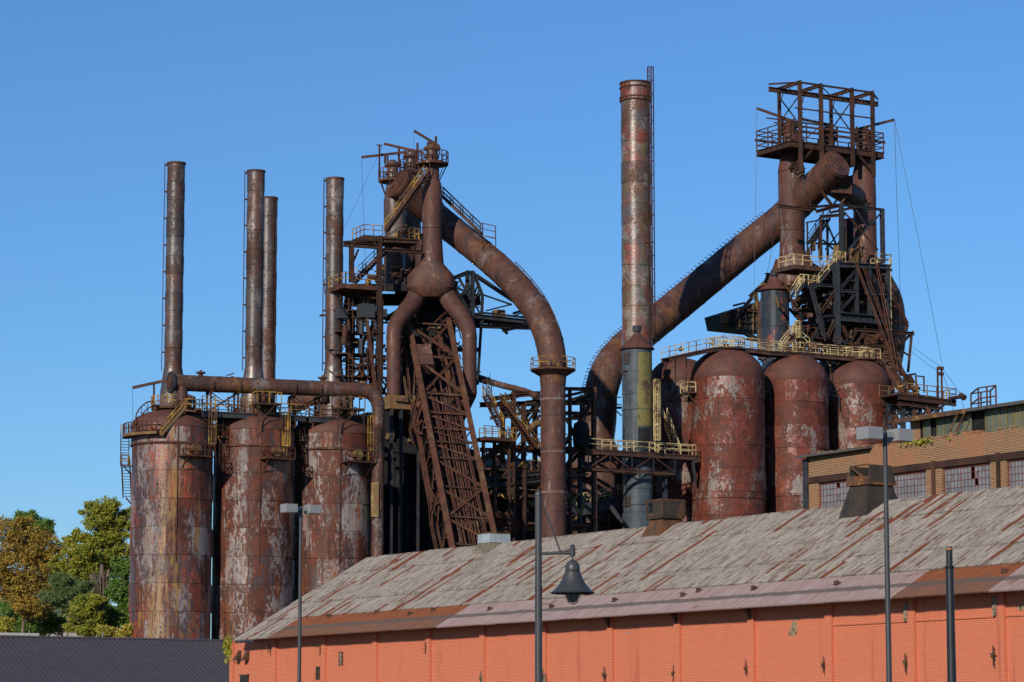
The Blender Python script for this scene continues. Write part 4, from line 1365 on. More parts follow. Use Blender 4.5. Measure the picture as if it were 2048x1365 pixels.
# valve stands over stoves two and three
for x0, x1, yd in ((482, 530, 806), (640, 695, 816)):
    zd = zat(yd, cw((x0 + x1) / 2, -5.0, 0).y)
    deck(t, [cw(x0, -5.0, zd), cw(x1, -5.0, zd), cw(x1, -3.3, zd), cw(x0, -3.3, zd)], 'steel', .2, 'valve_stand_deck')
    railing(t, [cw(x0, -3.4, zd), cw(x0, -4.95, zd), cw(x1, -4.95, zd), cw(x1, -3.4, zd)], 'yellow', 1.15, 1.6, rails=(1.0,))
    for x in (x0 + 2, x1 - 2):
        for v in (-4.9, -3.4):
            member('post', cw(x, v, zd), cw(x, v, cwz - 1.6), .14, .14, 'steel', t, 'L')
    member('brace', cw(x0 + 2, -4.9, cwz - 1.2), cw(x1 - 12, -4.9, zd - .2), .12, .12, 'steel', t, 'L')
    gear(t, cw((x0 + x1) / 2 - 8, -4.2, zd + .55), .42)
    gear(t, cw((x0 + x1) / 2 + 8, -2.9, cwz + .6), .5, 'rust_box')
# dark legs and extra steelwork under it
for x in (430, 480, 520, 550, 592, 640, 690):
    member('post', cw(x, -2.6, cwz - .4), cw(x, -2.6, cwz - 2.2), .16, .16, 'steel', t, 'I')
for a, b in ((560, 580), (596, 575), (600, 630), (548, 572), (715, 735)):
    member('brace', cw(a, .6, cwz + 1.2), cw(b, .3, cwz - 1.8), .1, .1, 'yellow', t, 'B')
# cross-over duct behind
t = thing('crossover_duct', 'short rusty duct sloping behind the stove catwalk', 'duct', P(610, 815, 316))
pipe(t, [P(585, 812, 316), P(615, 797, 315), P(650, 790, 314)], .95, 'pipe', 20, 2.0, 'duct')
MB().tube([P(645, 791, 314), P(653, 789, 314)], 1.15, 20).build('flange', 'steel', t)
for i, q in enumerate((P(590, 812, 316), P(632, 796, 314.5))):
    member('leg', q, V((q.x, q.y, 0)), .3, .3, 'steel', t, 'I')

# ================================================================== left furnace
FD = 318.0
f1 = P(862, 700, FD)
t = thing('blast_furnace', 'smaller blast furnace with a forked uptake and yellow railed stairs', 'blast furnace', (f1.x, f1.y, 0))
LF = t
# shell, hidden behind steelwork: hearth, bosh, stack and throat
fc = P(852, 800, 326)
fc = V((fc.x, fc.y, 0))
zb = lambda y: zat(y, 326)
MB().lathe(fc, [(5.2, 0), (5.2, 9), (4.6, 9.2), (5.6, 14), (5.6, 16), (4.2, zb(790)), (3.1, zb(640)), (2.6, zb(600))], 36).build('furnace_stack', 'shade_black', t)  # shade behind the steelwork put into the near black colour
MB().lathe(fc, [(2.6, zb(600)), (3.6, zb(590)), (3.6, zb(565)), (2.2, zb(555)), (1.2, zb(500)), (1.1, zb(470))], 28).build('furnace_throat', 'steel', t)
# forked uptake
d = 316.0
def q_(px, py, dd=d): return P(px, py, dd)
k_ = 1 / ppm(d)
ax = q_(864, 450)
def up_lathe(nm, x, rows_, dd, mat='pipe', seg=32):
    a = P(x, 450, dd)
    kk = 1 / ppm(dd)
    return MB().lathe((a.x, a.y, 0), [(r * kk, zat(y, dd)) for r, y in rows_], seg).build(nm, mat, t)
up_lathe('uptake', 864, [(24.5, 540), (24.5, 527), (22, 498), (20.5, 468), (20, 455), (20.5, 440), (21, 385), (18, 366), (14.5, 360), (14, 330)], d, 'pipe_pale')
MB().lathe((ax.x, ax.y, 0), [(20.6 * k_ + .03, zat(458, d)), (20.6 * k_ + .05, zat(456, d)), (20.6 * k_ + .03, zat(454, d))], 32, caps=False).build('plate_seam', 'pipe', t)
# breeches piece
hub = smooth_path([q_(864, 534), q_(856, 560), q_(842, 588), q_(838, 600)], 4)
zc = [(535, 50, 28, 27), (550, 84, 40, 31), (566, 98, 48, 33), (582, 100, 49, 33), (592, 92, 45, 31), (604, 70, 40, 26)]
m = MB()
vs, fs = [], []
NS = 28
sects = [(526, 25, 25), (529, 26.5, 26), (554, 49, 31), (577, 49, 31), (589, 40, 26), (596, 24, 20)]
for (y, rx, ry) in sects:
    for i in range(NS):
        a = 6.2832 * i / NS
        cx_, sy_ = math.cos(a), math.sin(a)
        cx2 = math.copysign(abs(cx_) ** 0.75, cx_); sy2 = math.copysign(abs(sy_) ** 0.75, sy_)
        vs.append((ax.x - 0.1 + cx2 * rx * k_, ax.y + sy2 * ry * k_, zat(y, d)))
for j in range(len(sects) - 1):
    for i in range(NS):
        i2 = (i + 1) % NS
        fs.append((j * NS + i, (j + 1) * NS + i, (j + 1) * NS + i2, j * NS + i2))
fs.append(tuple(range(NS))); fs.append(tuple((len(sects) - 1) * NS + i for i in range(NS - 1, -1, -1)))
m.add(vs, fs).build('breeches_piece', 'pipe', t, ang=24)
for nm, pts, rs in (('left_leg', [(842, 572), (827, 604), (806, 630), (792, 650), (788, 672), (788, 730), (788, 795)], [20, 19, 17.5, 16.2, 15.5, 15, 14.5]),
                    ('right_leg', [(886, 572), (901, 604), (923, 632), (935, 655), (939, 676), (939, 720), (940, 790)], [20, 19, 17.5, 16.2, 15, 14.5, 14])):
    p3 = smooth_path([q_(x, y, dd_) for (x, y), dd_ in zip(pts, (316.4, 315.8, 314.4, 313.4, 312.8, 312.6, 312.6))], 5)
    rr = []
    for i in range(len(rs) - 1):
        rr += [(rs[i] + (rs[i + 1] - rs[i]) * k / 5) * k_ for k in range(5)]
    rr.append(rs[-1] * k_)
    pipe(t, p3, rr, 'pipe_pale', 24, 2.3, 'uptake_leg')
    e = p3[-1]
    pipe(t, [e, V((e.x + (2.4 if nm == 'left_leg' else -2.4), e.y + 7, zat(880, 322))), V((fc.x + (-2 if nm == 'left_leg' else 2), fc.y, zat(905, 326)))], .72, 'pipe', 16, 0, 'uptake_leg')
# rear uptakes
up_lathe('rear_uptake', 789, [(27, 580), (22, 540), (20, 470), (22, 455), (22.5, 405), (19, 380), (14, 365), (13, 345)], 329)
up_lathe('rear_uptake', 822, [(22, 560), (21, 470), (20, 420), (14, 395), (13, 330)], 334)
# bleeder valves with platforms
def bleeder(x, ytop, dd, r, deckr, rail_h=24):
    a = P(x, ytop, dd); kk = 1 / ppm(dd)
    c = (a.x, a.y, 0)
    z = lambda y: zat(ytop + y, dd)
    v = MB().lathe(c, [(r * 1.05 * kk, z(62)), (r * 1.05 * kk, z(28)), (r * 1.18 * kk, z(27)), (r * 1.18 * kk, z(23)), (r * .98 * kk, z(22)), (r * .98 * kk, z(11)), (r * 1.3 * kk, z(10)), (r * 1.3 * kk, z(6)), (r * 1.0 * kk, z(5)), (r * .9 * kk, z(1)), (r * .35 * kk, z(-4)), (0, z(-4.5))], 24).build('bleeder_valve', 'stack_a', t)
    MB().lathe(c, [(r * 1.36 * kk, z(10.5)), (r * 1.40 * kk, z(9)), (r * 1.40 * kk, z(6.5)), (r * 1.36 * kk, z(5.5))], 24, caps=False).build('valve_flange', 'steel_red', v)
    MB().lathe(c, [(r * 1.05 * kk, z(27)), (r * 1.25 * kk, z(25)), (r * 1.05 * kk, z(21))], 24, caps=False).build('valve_band', 'steel_red', v)
    zd = z(37)
    dk = ring_deck(t, V((a.x, a.y, zd)), r * kk * .9, deckr * kk, 0, 6.2832, 'steel_red', .22, 28)
    railing(t, ring_pts(V((a.x, a.y, zd)), deckr * kk - .04, 0, 6.2832, 14), 'steel_red', 1.25, 1.0, .08)
    for g_ in range(6):
        an = g_ * 1.047 + .4
        o_ = V((math.cos(an), math.sin(an), 0))
        member('deck_strut', V((a.x, a.y, zd - .2)) + o_ * (deckr * kk - .1), V((a.x, a.y, zd - 2.3)) + o_ * r * kk, .1, .1, 'steel_red', t, 'L')
    return a
bleeder(864, 290, 316, 12.5, 34)
bleeder(785, 324, 329, 12, 29)
bleeder(822, 306, 334, 12, 24)
# counterweight arms above the valves
for (x0, y0, x1, y1, dd, px, py) in ((828, 262, 879, 293, 316, 860, 284), (768, 288, 848, 306, 334, 814, 300), (723, 315, 809, 305, 329, 774, 312)):
    m = MB()
    a, b = P(x0, y0, dd - .3), P(x1, y1, dd - .3)
    m.bar(a, b, .18, .28)
    m.bar(P(px - 3, py, dd - .3), P(px - 4, py + 15, dd - .3), .22); m.bar(P(px + 2, py, dd - .3), P(px + 1, py + 15, dd - .3), .14)
    m.bar(b, b - UP * .9, .1)
    m.build('valve_arm', 'steel_red', t, smooth=False)
for x, y0, y1, dd in ((872, 273, 300, 316), (835, 286, 330, 331), (798, 297, 328, 329)):
    q = P(x, y0, dd)
    member('post', q, V((q.x, q.y, zat(y1, dd))), .2, .2, 'steel_red', t, 'I')
q = P(759, 291, 328); member('post', q, V((q.x, q.y, zat(352, 328))), .16, .16, 'steel_red', t, 'I')
member('post_arm', P(753, 290.5, 328), P(765, 291, 328), .12, .12, 'steel_red', t, 'I')
for p_, q_2 in ((P(828, 263, 315.7), P(828, 297, 315.7)), (P(723, 316, 328.7), P(732, 560, 328.7)), (P(765, 292, 328), P(686, 462, 326))):
    MB().bar(p_, q_2, .028).build('control_rope', 'wire', t, smooth=False)
# square head deck between the uptakes
deck(t, [P(788, 348, 322), P(820, 338, 318), P(840, 340, 318), P(842, 340, 330), P(800, 344, 332)], 'steel', .35)
member('post', P(820, 340, 318), P(820, 365, 318), .4, .4, 'steel', t, 'I')
# covered end of the downcomer header
hd0, hd1 = P(795, 369, 317.8), P(868, 428, 320.4)
hax = (hd1 - hd0).normalized()
MB().tube([hd0 + hax * .3, hd1], 1.62, 28).build('header', 'pipe', t)
cap = MB().tube([hd0, hd0 + hax * .32], 1.72, 28).build('header_cover', 'steel_red', t)
hx, hy, hz_ = frame(hax)
for k in (-.8, -.25, .3, .85):
    MB().bar(hd0 - hax * .05 + hx * k - hy * 1.45, hd0 - hax * .05 + hx * k + hy * 1.45, .14).build('cover_rib', 'steel_red', cap, smooth=False)
# stairs
SD = V((0.25, 0.97, 0)).normalized()
stair(t, P(772, 462, 313.2), P(851, 352, 314.2), SD, 1.1, 'steel', 'yellow')
stair(t, P(706, 567, 313.5), P(796, 478, 314.5), SD, 1.1, 'steel', 'yellow')
stair(t, P(688, 650, 318), P(697, 592, 318), SD, 1.2, 'yellow', 'yellow')
# decks P1 and P2
lf1 = Pl(780, 470, 313.0, WL)
def dk(pl, y, x0, x1, dep, mat='steel', th=.5, railmat='yellow', rx0=None, rx1=None):
    a, b = pl(x0, y), pl(x1, y); b.z = a.z
    deck(t, [a, b, b + UL * dep, a + UL * dep], mat, th)
    if railmat:
        railing(t, [a + UL * dep, a, a.lerp(b, ((rx0 or x1) - x0) / (x1 - x0))], railmat, 1.15, 1.3)
        if rx1: railing(t, [a.lerp(b, (rx1 - x0) / (x1 - x0)), b, b + UL * dep], railmat, 1.15, 1.3)
    return a
dk(lf1, 470, 728, 838, 3.4, 'steel', .5, 'yellow', 765, 818)
dk(lf1, 567, 684, 770, 5.2, 'steel_red', .5, 'yellow', 760)
deck(t, [P(770, 568, 316), P(835, 568, 317), P(835, 568, 330), P(690, 568, 330), P(690, 568, 318)], 'shade_black', .8, 'charging_floor')
frames(t, lf1, [
    ('column', 758, 472, 758, 830, 9), ('column', 703, 488, 703, 565, 8.5),
    ('beam', 687, 489, 755, 494, 9), ('beam', 687, 484, 757, 481, 3.5), ('beam', 757, 481, 836, 484, 8), ('beam', 760, 500, 845, 505, 7),
    ('brace', 705, 528, 717, 499, 3.5), ('brace', 748, 485, 756, 500, 3, 'L'), ('brace', 816, 505, 825, 520, 3, 'L'), ('brace', 838, 495, 824, 486, 3, 'L'),
    ('brace', 733, 636, 752, 786, 6, 'I', 'steel_red'), ('beam', 712, 640, 732, 641, 2.5), ('beam', 718, 668, 737, 670, 2.5),
    ('beam', 737, 622, 762, 630, 5), ('brace', 738, 634, 752, 647, 4), ('beam', 735, 664, 770, 667, 3), ('beam', 700, 729, 772, 730, 3),
    ('beam', 752, 714, 772, 716, 9), ('beam', 757, 755, 773, 757, 5), ('column', 764, 600, 764, 760, 4), ('brace', 750, 650, 738, 690, 3),
], 'steel')
lf2 = lf1.off(5.5)
frames(t, lf2, [
    ('column', 826, 478, 826, 575, 7),
    ('column', 697, 590, 697, 800, 9), ('column', 706, 620, 706, 800, 6), ('column', 722, 600, 722, 800, 5, 'I', 'steel_blue'), ('column', 745, 590, 745, 800, 4),
    ('brace', 690, 660, 712, 625, 5), ('brace', 693, 660, 703, 690, 4), ('brace', 688, 667, 700, 663, 3), ('brace', 700, 770, 770, 690, 5), ('brace', 728, 706, 770, 770, 3, 'L'),
    ('brace', 722, 770, 770, 720, 6), ('brace', 725, 690, 745, 650, 5), ('brace', 690, 692, 698, 700, 4), ('beam', 690, 632, 775, 634, 12), ('beam', 690, 737, 775, 737, 5), ('brace', 690, 605, 712, 585, 4), ('brace', 695, 590, 712, 612, 3),
    ('brace', 765, 790, 775, 765, 4), ('brace', 758, 765, 778, 800, 4),
], 'steel')
# machinery boxes on the corner
MB().box(lf1(735, 622) + UL * .5, 1.5, 1.6, 1.5, WL, UL, UP).build('cable_drum_box', 'lamp', t, smooth=False)
MB().box(lf1(697, 624) + UL * 2, 1.0, 1.2, 1.0, WL, UL, UP).build('junction_box', 'lamp', t, smooth=False)
MB().box(lf1(765, 626) + UL * .2, 1.0, .6, .85, WL, UL, UP).build('junction_box', 'lamp', t, smooth=False)
MB().lathe(lf1(765, 748) + UL * .8, [(.28, -1.0), (.38, -.9), (.38, .2), (.3, .5), (.1, .55)], 12).build('hoist_motor', 'lamp_box', t)
MB().box(lf1(788, 530) + UL * 4, .75, .5, 1.2, WL, UL, UP).build('switch_box', 'rust_box', t, smooth=False)
q = P(784, 473, 315)
# clutter on the charging deck: drums, winch and ducts
rc_ = random.Random(21)
for i in range(26):
    x, y, dd = rc_.uniform(725, 815), rc_.uniform(535, 562), rc_.uniform(316, 324)
    p = P(x, y, dd)
    if i % 3 == 0: MB().tube([p, p + WL * rc_.uniform(.6, 1.6)], rc_.uniform(.15, .4), 10).build('winch_drum', 'steel', t)
    else: member('bar', p, p + V((rc_.uniform(-1.2, 1.2), rc_.uniform(-1, 1), rc_.uniform(-.6, .9))), .14, .14, rc_.choice(['steel', 'steel_red', 'yellow', 'rust_box']), t, 'L')
for i in range(12):
    x, y = rc_.uniform(785, 815), rc_.uniform(450, 470)
    p = P(x, y, 316)
    member('bar', p, p + WL * rc_.uniform(.4, 1.1) + UP * rc_.uniform(-.1, .2), .12, .16, rc_.choice(['rust_box', 'yellow', 'steel_red']), t, 'B')
# tangle of ladders, conduits, platforms and braces on the furnace's left flank
rk = random.Random(77)
for y in (612, 655, 700, 745):
    a, b = lf1(692, y) + UL * 2.2, lf1(772, y) + UL * 2.2; b.z = a.z
    deck(t, [a, b, b + UL * 2.2, a + UL * 2.2], 'steel', .16)
    railing(t, [a, b], 'steel', 1.1, 1.2, .08)
for i in range(70):
    x, y = rk.uniform(690, 775), rk.uniform(590, 790)
    a = lf1(x, y) + UL * rk.uniform(.3, 6)
    k = i % 5
    mt = rk.choice(['steel', 'steel', 'steel_red', 'steel_blue', 'rust_box'])
    if k == 0: member('conduit', a, a + UP * rk.uniform(1.5, 5), .12, .12, mt, t, 'B')
    elif k == 1: MB().tube([a, a + UP * rk.uniform(.8, 2.6)], rk.uniform(.18, .4), 10).build('drum', mt, t)
    elif k == 2: member('brace', a, a + WL * rk.uniform(-2, 2) + UP * rk.uniform(-2.5, 2.5), .16, .16, mt, t, 'L')
    else: member('beam', a, a + WL * rk.uniform(-1.8, 1.8) + UL * rk.uniform(-1, 1), .2, .22, mt, t, 'I')
for x in (712, 742, 768):
    q = lf1(x, 700) + UL * 1.6
    caged_ladder(t, V((q.x, q.y, zat(790, 316))), V((q.x, q.y, zat(600, 316))), -UL, 'steel', .3, False, .06, .4, 'ladder')
# right hand gantry truss
gp = Pl(945, 600, 317.0, W)
GT = [('brace', 890, 566, 946, 543, 4.5), ('column', 945, 545, 945, 650, 7), ('brace', 946, 543, 965, 592, 5.5), ('brace', 965, 592, 963, 640, 5), ('brace', 963, 640, 955, 770, 4.5),
      ('brace', 952, 550, 1052, 618, 5), ('beam', 966, 590, 1024, 610, 3), ('brace', 935, 592, 945, 560, 3), ('brace', 946, 595, 958, 565, 3), ('beam', 945, 592, 966, 590, 3),
      ('brace', 900, 570, 945, 590, 4), ('brace', 918, 556, 942, 600, 4), ('brace', 905, 600, 945, 575, 5), ('brace', 910, 575, 940, 625, 4), ('brace', 948, 605, 962, 632, 3),
      ('beam', 905, 612, 950, 640, 6), ('beam', 945, 632, 1063, 645, 9, 'I', 'steel_blue'), ('beam', 965, 626, 1055, 636, 4), ('beam', 972, 622, 1020, 610, 3),
      ('beam', 945, 652, 1060, 656, 8, 'I', 'shade_black'), ('beam', 1005, 662, 1062, 650, 6, 'I', 'shade_black'), ('beam', 1003, 655, 1015, 668, 5, 'I', 'shade_black'), ('brace', 1028, 632, 1056, 622, 3)]
frames(t, gp, GT, 'steel_blue')
frames(t, gp.off(3.2), [('brace', 880, 566, 936, 543, 4.5), ('column', 935, 545, 935, 660, 7), ('beam', 880, 640, 1060, 645, 10, 'I', 'shade_black'), ('brace', 936, 543, 1045, 615, 5), ('brace', 880, 590, 935, 620, 6), ('brace', 880, 630, 935, 590, 6), ('beam', 860, 612, 940, 612, 14, 'I', 'shade_black'), ('brace', 895, 560, 925, 600, 5)], 'steel_blue')
for x, y in ((945, 545), (1050, 620), (1000, 640), (945, 640)):
    a = gp(x, y); member('cross_beam', a, a + UL * 3.2, .22, .22, 'steel_blue', t, 'I')
deck(t, [gp(985, 634), gp(1060, 643), gp(1060, 643) + UL * 3, gp(985, 634) + UL * 3], 'shade_black', .3, 'gantry_deck')
MB().box(gp(1005, 626) + UL * 1, 1.0, 1.2, .8, W, U, UP).build('trolley', 'rust_box', t, smooth=False)
for i in range(46):
    x, y = rk.uniform(890, 960), rk.uniform(560, 790)
    a = gp(x, y) + UL * rk.uniform(.5, 3.5)
    member('brace', a, a + WL * rk.uniform(-1.6, 1.6) + UP * rk.uniform(-1.8, 1.8), .13, .13, rk.choice(['steel', 'steel_blue', 'steel_red']), t, 'L')
# dark girders under the charging floor
frames(t, lf1.off(9), [('beam', 690, 600, 960, 600, 22, 'I', 'shade_black'), ('beam', 790, 640, 960, 640, 26, 'I', 'shade_black'), ('brace', 770, 640, 850, 590, 10, 'I', 'shade_black'), ('beam', 770, 700, 960, 700, 8), ('beam', 770, 760, 960, 760, 8), ('column', 830, 640, 830, 900, 9, 'I', 'shade_black'), ('column', 905, 640, 905, 900, 9, 'I', 'shade_black'), ('brace', 815, 640, 825, 700, 6), ('brace', 815, 700, 826, 655, 5)], 'steel')
# inclined thin main to the right
pipe(t, smooth_path([P(956, 757, 317), P(1000, 770, 315), P(1050, 783, 312), P(1076, 794, 310)], 4), .34, 'pipe', 12, 1.6, 'branch_main')
MB().tube([P(955, 756, 317), P(973, 762, 316)], .42, 12).build('flange', 'steel_blue', t)

# ================================================================== skip bridge (inclined hoist) of the left furnace
def sk(px, py, back=0.0):
    dd = 316.5 - (py - 645) / 445.0 * 21.0
    return P(px, py, dd) + V((-0.42, .76, -.5)) * back
t = thing('skip_bridge', 'steep rust brown skip hoist bridge climbing to the smaller furnace', 'skip bridge', sk(946, 1085))
def lch(y): return 819 + (y - 655) * (905 - 819) / 443.0
def rch(y): return 898 + (y - 645) * (990 - 898) / 430.0
def skm(nm, x1, y1, x2, y2, w, mat='steel_red', kind='I', back=0.0):
    a, b = sk(x1, y1, back), sk(x2, y2, back)
    tt = w / ppm((a.y + b.y) / 2)
    member(nm, a, b, tt, tt, mat, t, kind)
YB = 1160
for bk in (0.0, 2.6):
    skm('chord', lch(650), 650, lch(YB), YB, 10, 'steel_red', 'I', bk)
    skm('chord', rch(638), 638, rch(YB), YB, 9, 'steel_red', 'I', bk)
ys = [648, 714, 788, 826, 858, 885, 917, 975, 1035, 1090, 1150]
for i, y in enumerate(ys):
    skm('strut', lch(y) - 2, y - 3, rch(y) + 4, y + 3, 5.4 if i in (1, 2, 3) else 3.4, 'steel_red' if i in (1, 2, 3, 4) else 'steel')
    if i % 3 == 0: skm('strut', lch(y) - 2, y - 3, rch(y) + 4, y + 3, 4, 'steel', 'I', 2.6)
    a, b = sk(lch(y), y), sk(lch(y), y, 2.6); member('tie', a, b, .16, .16, 'steel_red', t, 'L')
    a, b = sk(rch(y), y), sk(rch(y), y, 2.6); member('tie', a, b, .16, .16, 'steel_red', t, 'L')
for i in range(len(ys) - 1):
    y0_, y1_ = ys[i], ys[i + 1]
    if y1_ - y0_ > 40:
        skm('brace', lch(y0_), y0_, rch(y1_), y1_, 4.2, 'steel_red', 'L')
        if i < 3 or i % 2: skm('brace', rch(y0_), y0_, lch(y1_), y1_, 4.2, 'steel_red', 'L')
    a, b = sk(lch(y0_), y0_), sk(lch(y1_), y1_, 2.6); member('side_brace', a, b, .16, .16, 'steel_red', t, 'L')
    a, b = sk(rch(y0_), y0_, 2.6), sk(rch(y1_), y1_); member('side_brace', a, b, .16, .16, 'steel_red', t, 'L')
# running rails and timber planks between the chords
rs_ = random.Random(11)
for k in range(12):
    f = .11 + k * .071
    y0_ = rs_.uniform(735, 800) if k not in (0, 11) else 690
    x0, x1 = lch(y0_) + (rch(y0_) - lch(y0_)) * f, lch(YB) + (rch(YB) - lch(YB)) * f
    skm('rail', x0, y0_, x1, YB, rs_.uniform(2.2, 3.4), rs_.choice(['steel_red', 'steel_red', 'pipe', 'steel']), 'B', rs_.uniform(.3, .9))
for k in range(5):
    y0_ = 760 + k * 80
    skm('sleeper', lch(y0_) + 6, y0_, rch(y0_) - 4, y0_ + 4, 2.6, 'steel', 'B', 1.7)
for k in range(14):
    y0_ = rs_.uniform(690, 1090); f = rs_.uniform(.05, .95)
    x0 = lch(y0_) + (rch(y0_) - lch(y0_)) * f
    skm('lacing', x0, y0_, x0 + rs_.uniform(-12, 12), y0_ + rs_.uniform(6, 22), 2.4, rs_.choice(['steel_red', 'steel']), 'B', rs_.uniform(.2, 2.2))
for i in range(len(ys) - 1):
    y0_, y1_ = ys[i], ys[i + 1]
    ym = (y0_ + y1_) / 2
    skm('brace', lch(y0_), y0_, (lch(ym) + rch(ym)) / 2, ym, 2.6, 'steel_red', 'L', .15)
    skm('brace', rch(y1_), y1_, (lch(ym) + rch(ym)) / 2, ym, 2.6, 'steel_red', 'L', .15)
    skm('brace', lch(y1_), y1_, lch(y0_), y0_, 3, 'steel', 'L', 2.6)
    skm('rung', lch(ym) - 1, ym, lch(ym) + 22, ym + 1, 2.4, 'steel', 'B', 1.2)
    skm('rung', rch(ym) - 20, ym, rch(ym) + 1, ym + 1, 2.4, 'steel', 'B', 1.2)
# outrigger legs on the left
for (x1, y1, x2, y2) in ((846, 760, 826, 850), (826, 850, 834, 880), (852, 790, 838, 836), (864, 985, 868, 1040), (868, 1040, 885, 1120), (884, 972, 866, 1030), (864, 960, 884, 1000), (851, 832, 832, 846), (836, 850, 852, 860)):
    skm('outrigger', x1, y1, x2, y2, 5, 'steel_red', 'L', .8)
for x1, y1, x2, y2, w in ((800, 788, 824, 785, 5), (800, 690, 822, 676, 3), (818, 700, 826, 690, 3), (822, 700, 828, 780, 4), (817, 740, 823, 785, 4), (840, 615, 858, 672, 5), (868, 645, 890, 642, 4), (855, 652, 866, 690, 5), (842, 650, 870, 665, 4), (845, 730, 850, 780, 4), (880, 668, 896, 720, 4)):
    skm('loose_strut', x1, y1, x2, y2, w, rs_.choice(['steel_red', 'rust_box']), 'L', 1.2)
# skip car
a = sk(852, 712, .6)
dirv = (sk(lch(760), 760) - sk(lch(700), 700)).normalized()
sd = (sk(rch(700), 700) - sk(lch(700), 700)); sd.z = 0; sd.normalize()
nv = dirv.cross(sd).normalized()
sc = MB().box(a, 1.9, 1.5, 3.1, sd, nv, dirv).build('skip_car', 'pipe', t, smooth=False)
MB().box(a, 2.0, 1.6, .12, sd, nv, dirv).build('car_band', 'steel_red', sc, smooth=False)
# spill hopper beside the bridge
t2 = thing('spill_hopper', 'ochre stained hopper box beside the skip bridge', 'hopper', P(810, 815, 311))
hp = Pl(779, 800, 310.5, WL)
a, b = hp(779, 790), hp(840, 796); b.z = a.z
MB().prism([a, b, b + UL * 2.6, a + UL * 2.6], 1.35).build('box', 'rust_box', t2, smooth=False)
MB().box((a + b) / 2 + UL * 1.3 - UP * 1.42, (b - a).length + .3, 2.9, .14, WL, UL, UP).build('rim', 'rust_box', t2, smooth=False)
for x in (783, 802, 836):
    q = hp(x, 820); member('leg', V((q.x, q.y, a.z - 1.4)), V((q.x, q.y, 0)), .3, .3, 'steel_blue', t2, 'I')

# ================================================================== cast house below the furnace, its deep shade painted as near black cladding
t = thing('cast_house', 'cast house open under the smaller furnace, its deep shade put into black colour', 'shed', P(830, 1000, 318) * 1.0)
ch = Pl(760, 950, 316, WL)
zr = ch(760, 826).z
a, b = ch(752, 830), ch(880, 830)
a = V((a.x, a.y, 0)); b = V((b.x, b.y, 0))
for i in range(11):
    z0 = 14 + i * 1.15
    MB().box((a + b) / 2 + UL * (4.6 + .12 * (i % 2)) + UP * z0, (b - a).length + 6, .2, 1.1, WL, UL, UP).build('cladding_board', 'shade_black', t, smooth=False)
MB().box((a + b) / 2 + UL * 5.2 + UP * (zr - 3) / 2, (b - a).length + 14, .2, zr - 3, WL, UL, UP).build('back_wall', 'shade_black', t, smooth=False)
MB().prism([a + UP * zr - WL * 1, b + UP * zr + WL * 2, b + UP * zr + UL * 10 + WL * 2, a + UP * zr + UL * 10 - WL * 1], .5).build('roof_slab', 'shade_black', t, smooth=False)
MB().box((a + b) / 2 - UL * .2 + UP * (zr - 2.1), (b - a).length, .2, 4.6, WL, UL, UP).build('roof_skirt', 'shade_black', t, smooth=False)
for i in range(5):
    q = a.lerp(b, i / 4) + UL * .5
    member('column', q, q + UP * zr, .4, .4, 'shade_black', t, 'I')
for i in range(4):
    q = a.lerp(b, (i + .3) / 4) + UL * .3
    member('girt', q + UP * (zr - 5 - i), a.lerp(b, min(1, (i + 1.3) / 4)) + UL * .3 + UP * (zr - 5 - i), .35, .35, 'shade_black', t, 'I')
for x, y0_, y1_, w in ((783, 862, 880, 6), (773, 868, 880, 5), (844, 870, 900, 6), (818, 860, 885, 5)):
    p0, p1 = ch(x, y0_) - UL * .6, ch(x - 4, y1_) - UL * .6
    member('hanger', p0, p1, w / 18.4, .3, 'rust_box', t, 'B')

# ================================================================== left downcomer
t = thing('gas_downcomer', 'thick rusty gas main curving down from the smaller furnace', 'pipe', P(1105, 900, 306) * 1.0)
path = smooth_path([P(850, 415, 320.0), P(905, 460, 320.5), P(955, 500, 318), P(1005, 543, 315), P(1045, 585, 312.5), P(1076, 628, 310.5), P(1096, 674, 309), P(1105, 722, 308), P(1106, 770, 308)], 5)
LD = P(1106, 770, 308)
n1 = len(path)
vpath = [V((LD.x, LD.y, zat(y, 308))) for y in (738, 800, 880, 940, 1000, 1060)] + [V((LD.x, LD.y, 0))]
rads = [1.56 - .06 * i / n1 for i in range(n1 - 7)] + [1.5, 1.5, 1.48, 1.45, 1.42, 1.40, 1.36]
pipe(t, path, rads, 'pipe', 32, 2.7, 'main_pipe')
pipe(t, vpath, 1.345, 'pipe_pale', 32, 3.4, 'standpipe')
for y in (800, 905, 986):
    MB().lathe((LD.x, LD.y, 0), [(1.34, zat(y + 2.5, 308)), (1.365, zat(y + 2, 308)), (1.365, zat(y - 2, 308)), (1.34, zat(y - 2.5, 308))], 32, caps=False).build('weld_ring', 'pale_scale', t)
zd = zat(739, 308)
ring_deck(t, V((LD.x, LD.y, zd)), 1.3, 2.42, 0, 6.2832, 'steel_red', .2, 28)
MB().lathe((LD.x, LD.y, 0), [(1.4, zd - .8), (2.35, zd - .22), (2.40, zd - .2)], 28, caps=False).build('deck_skirt', 'steel_red', t)
railing(t, ring_pts(V((LD.x, LD.y, zd)), 2.38, 0, 6.2832, 14), 'yellow', 1.15, 1.1, .07)
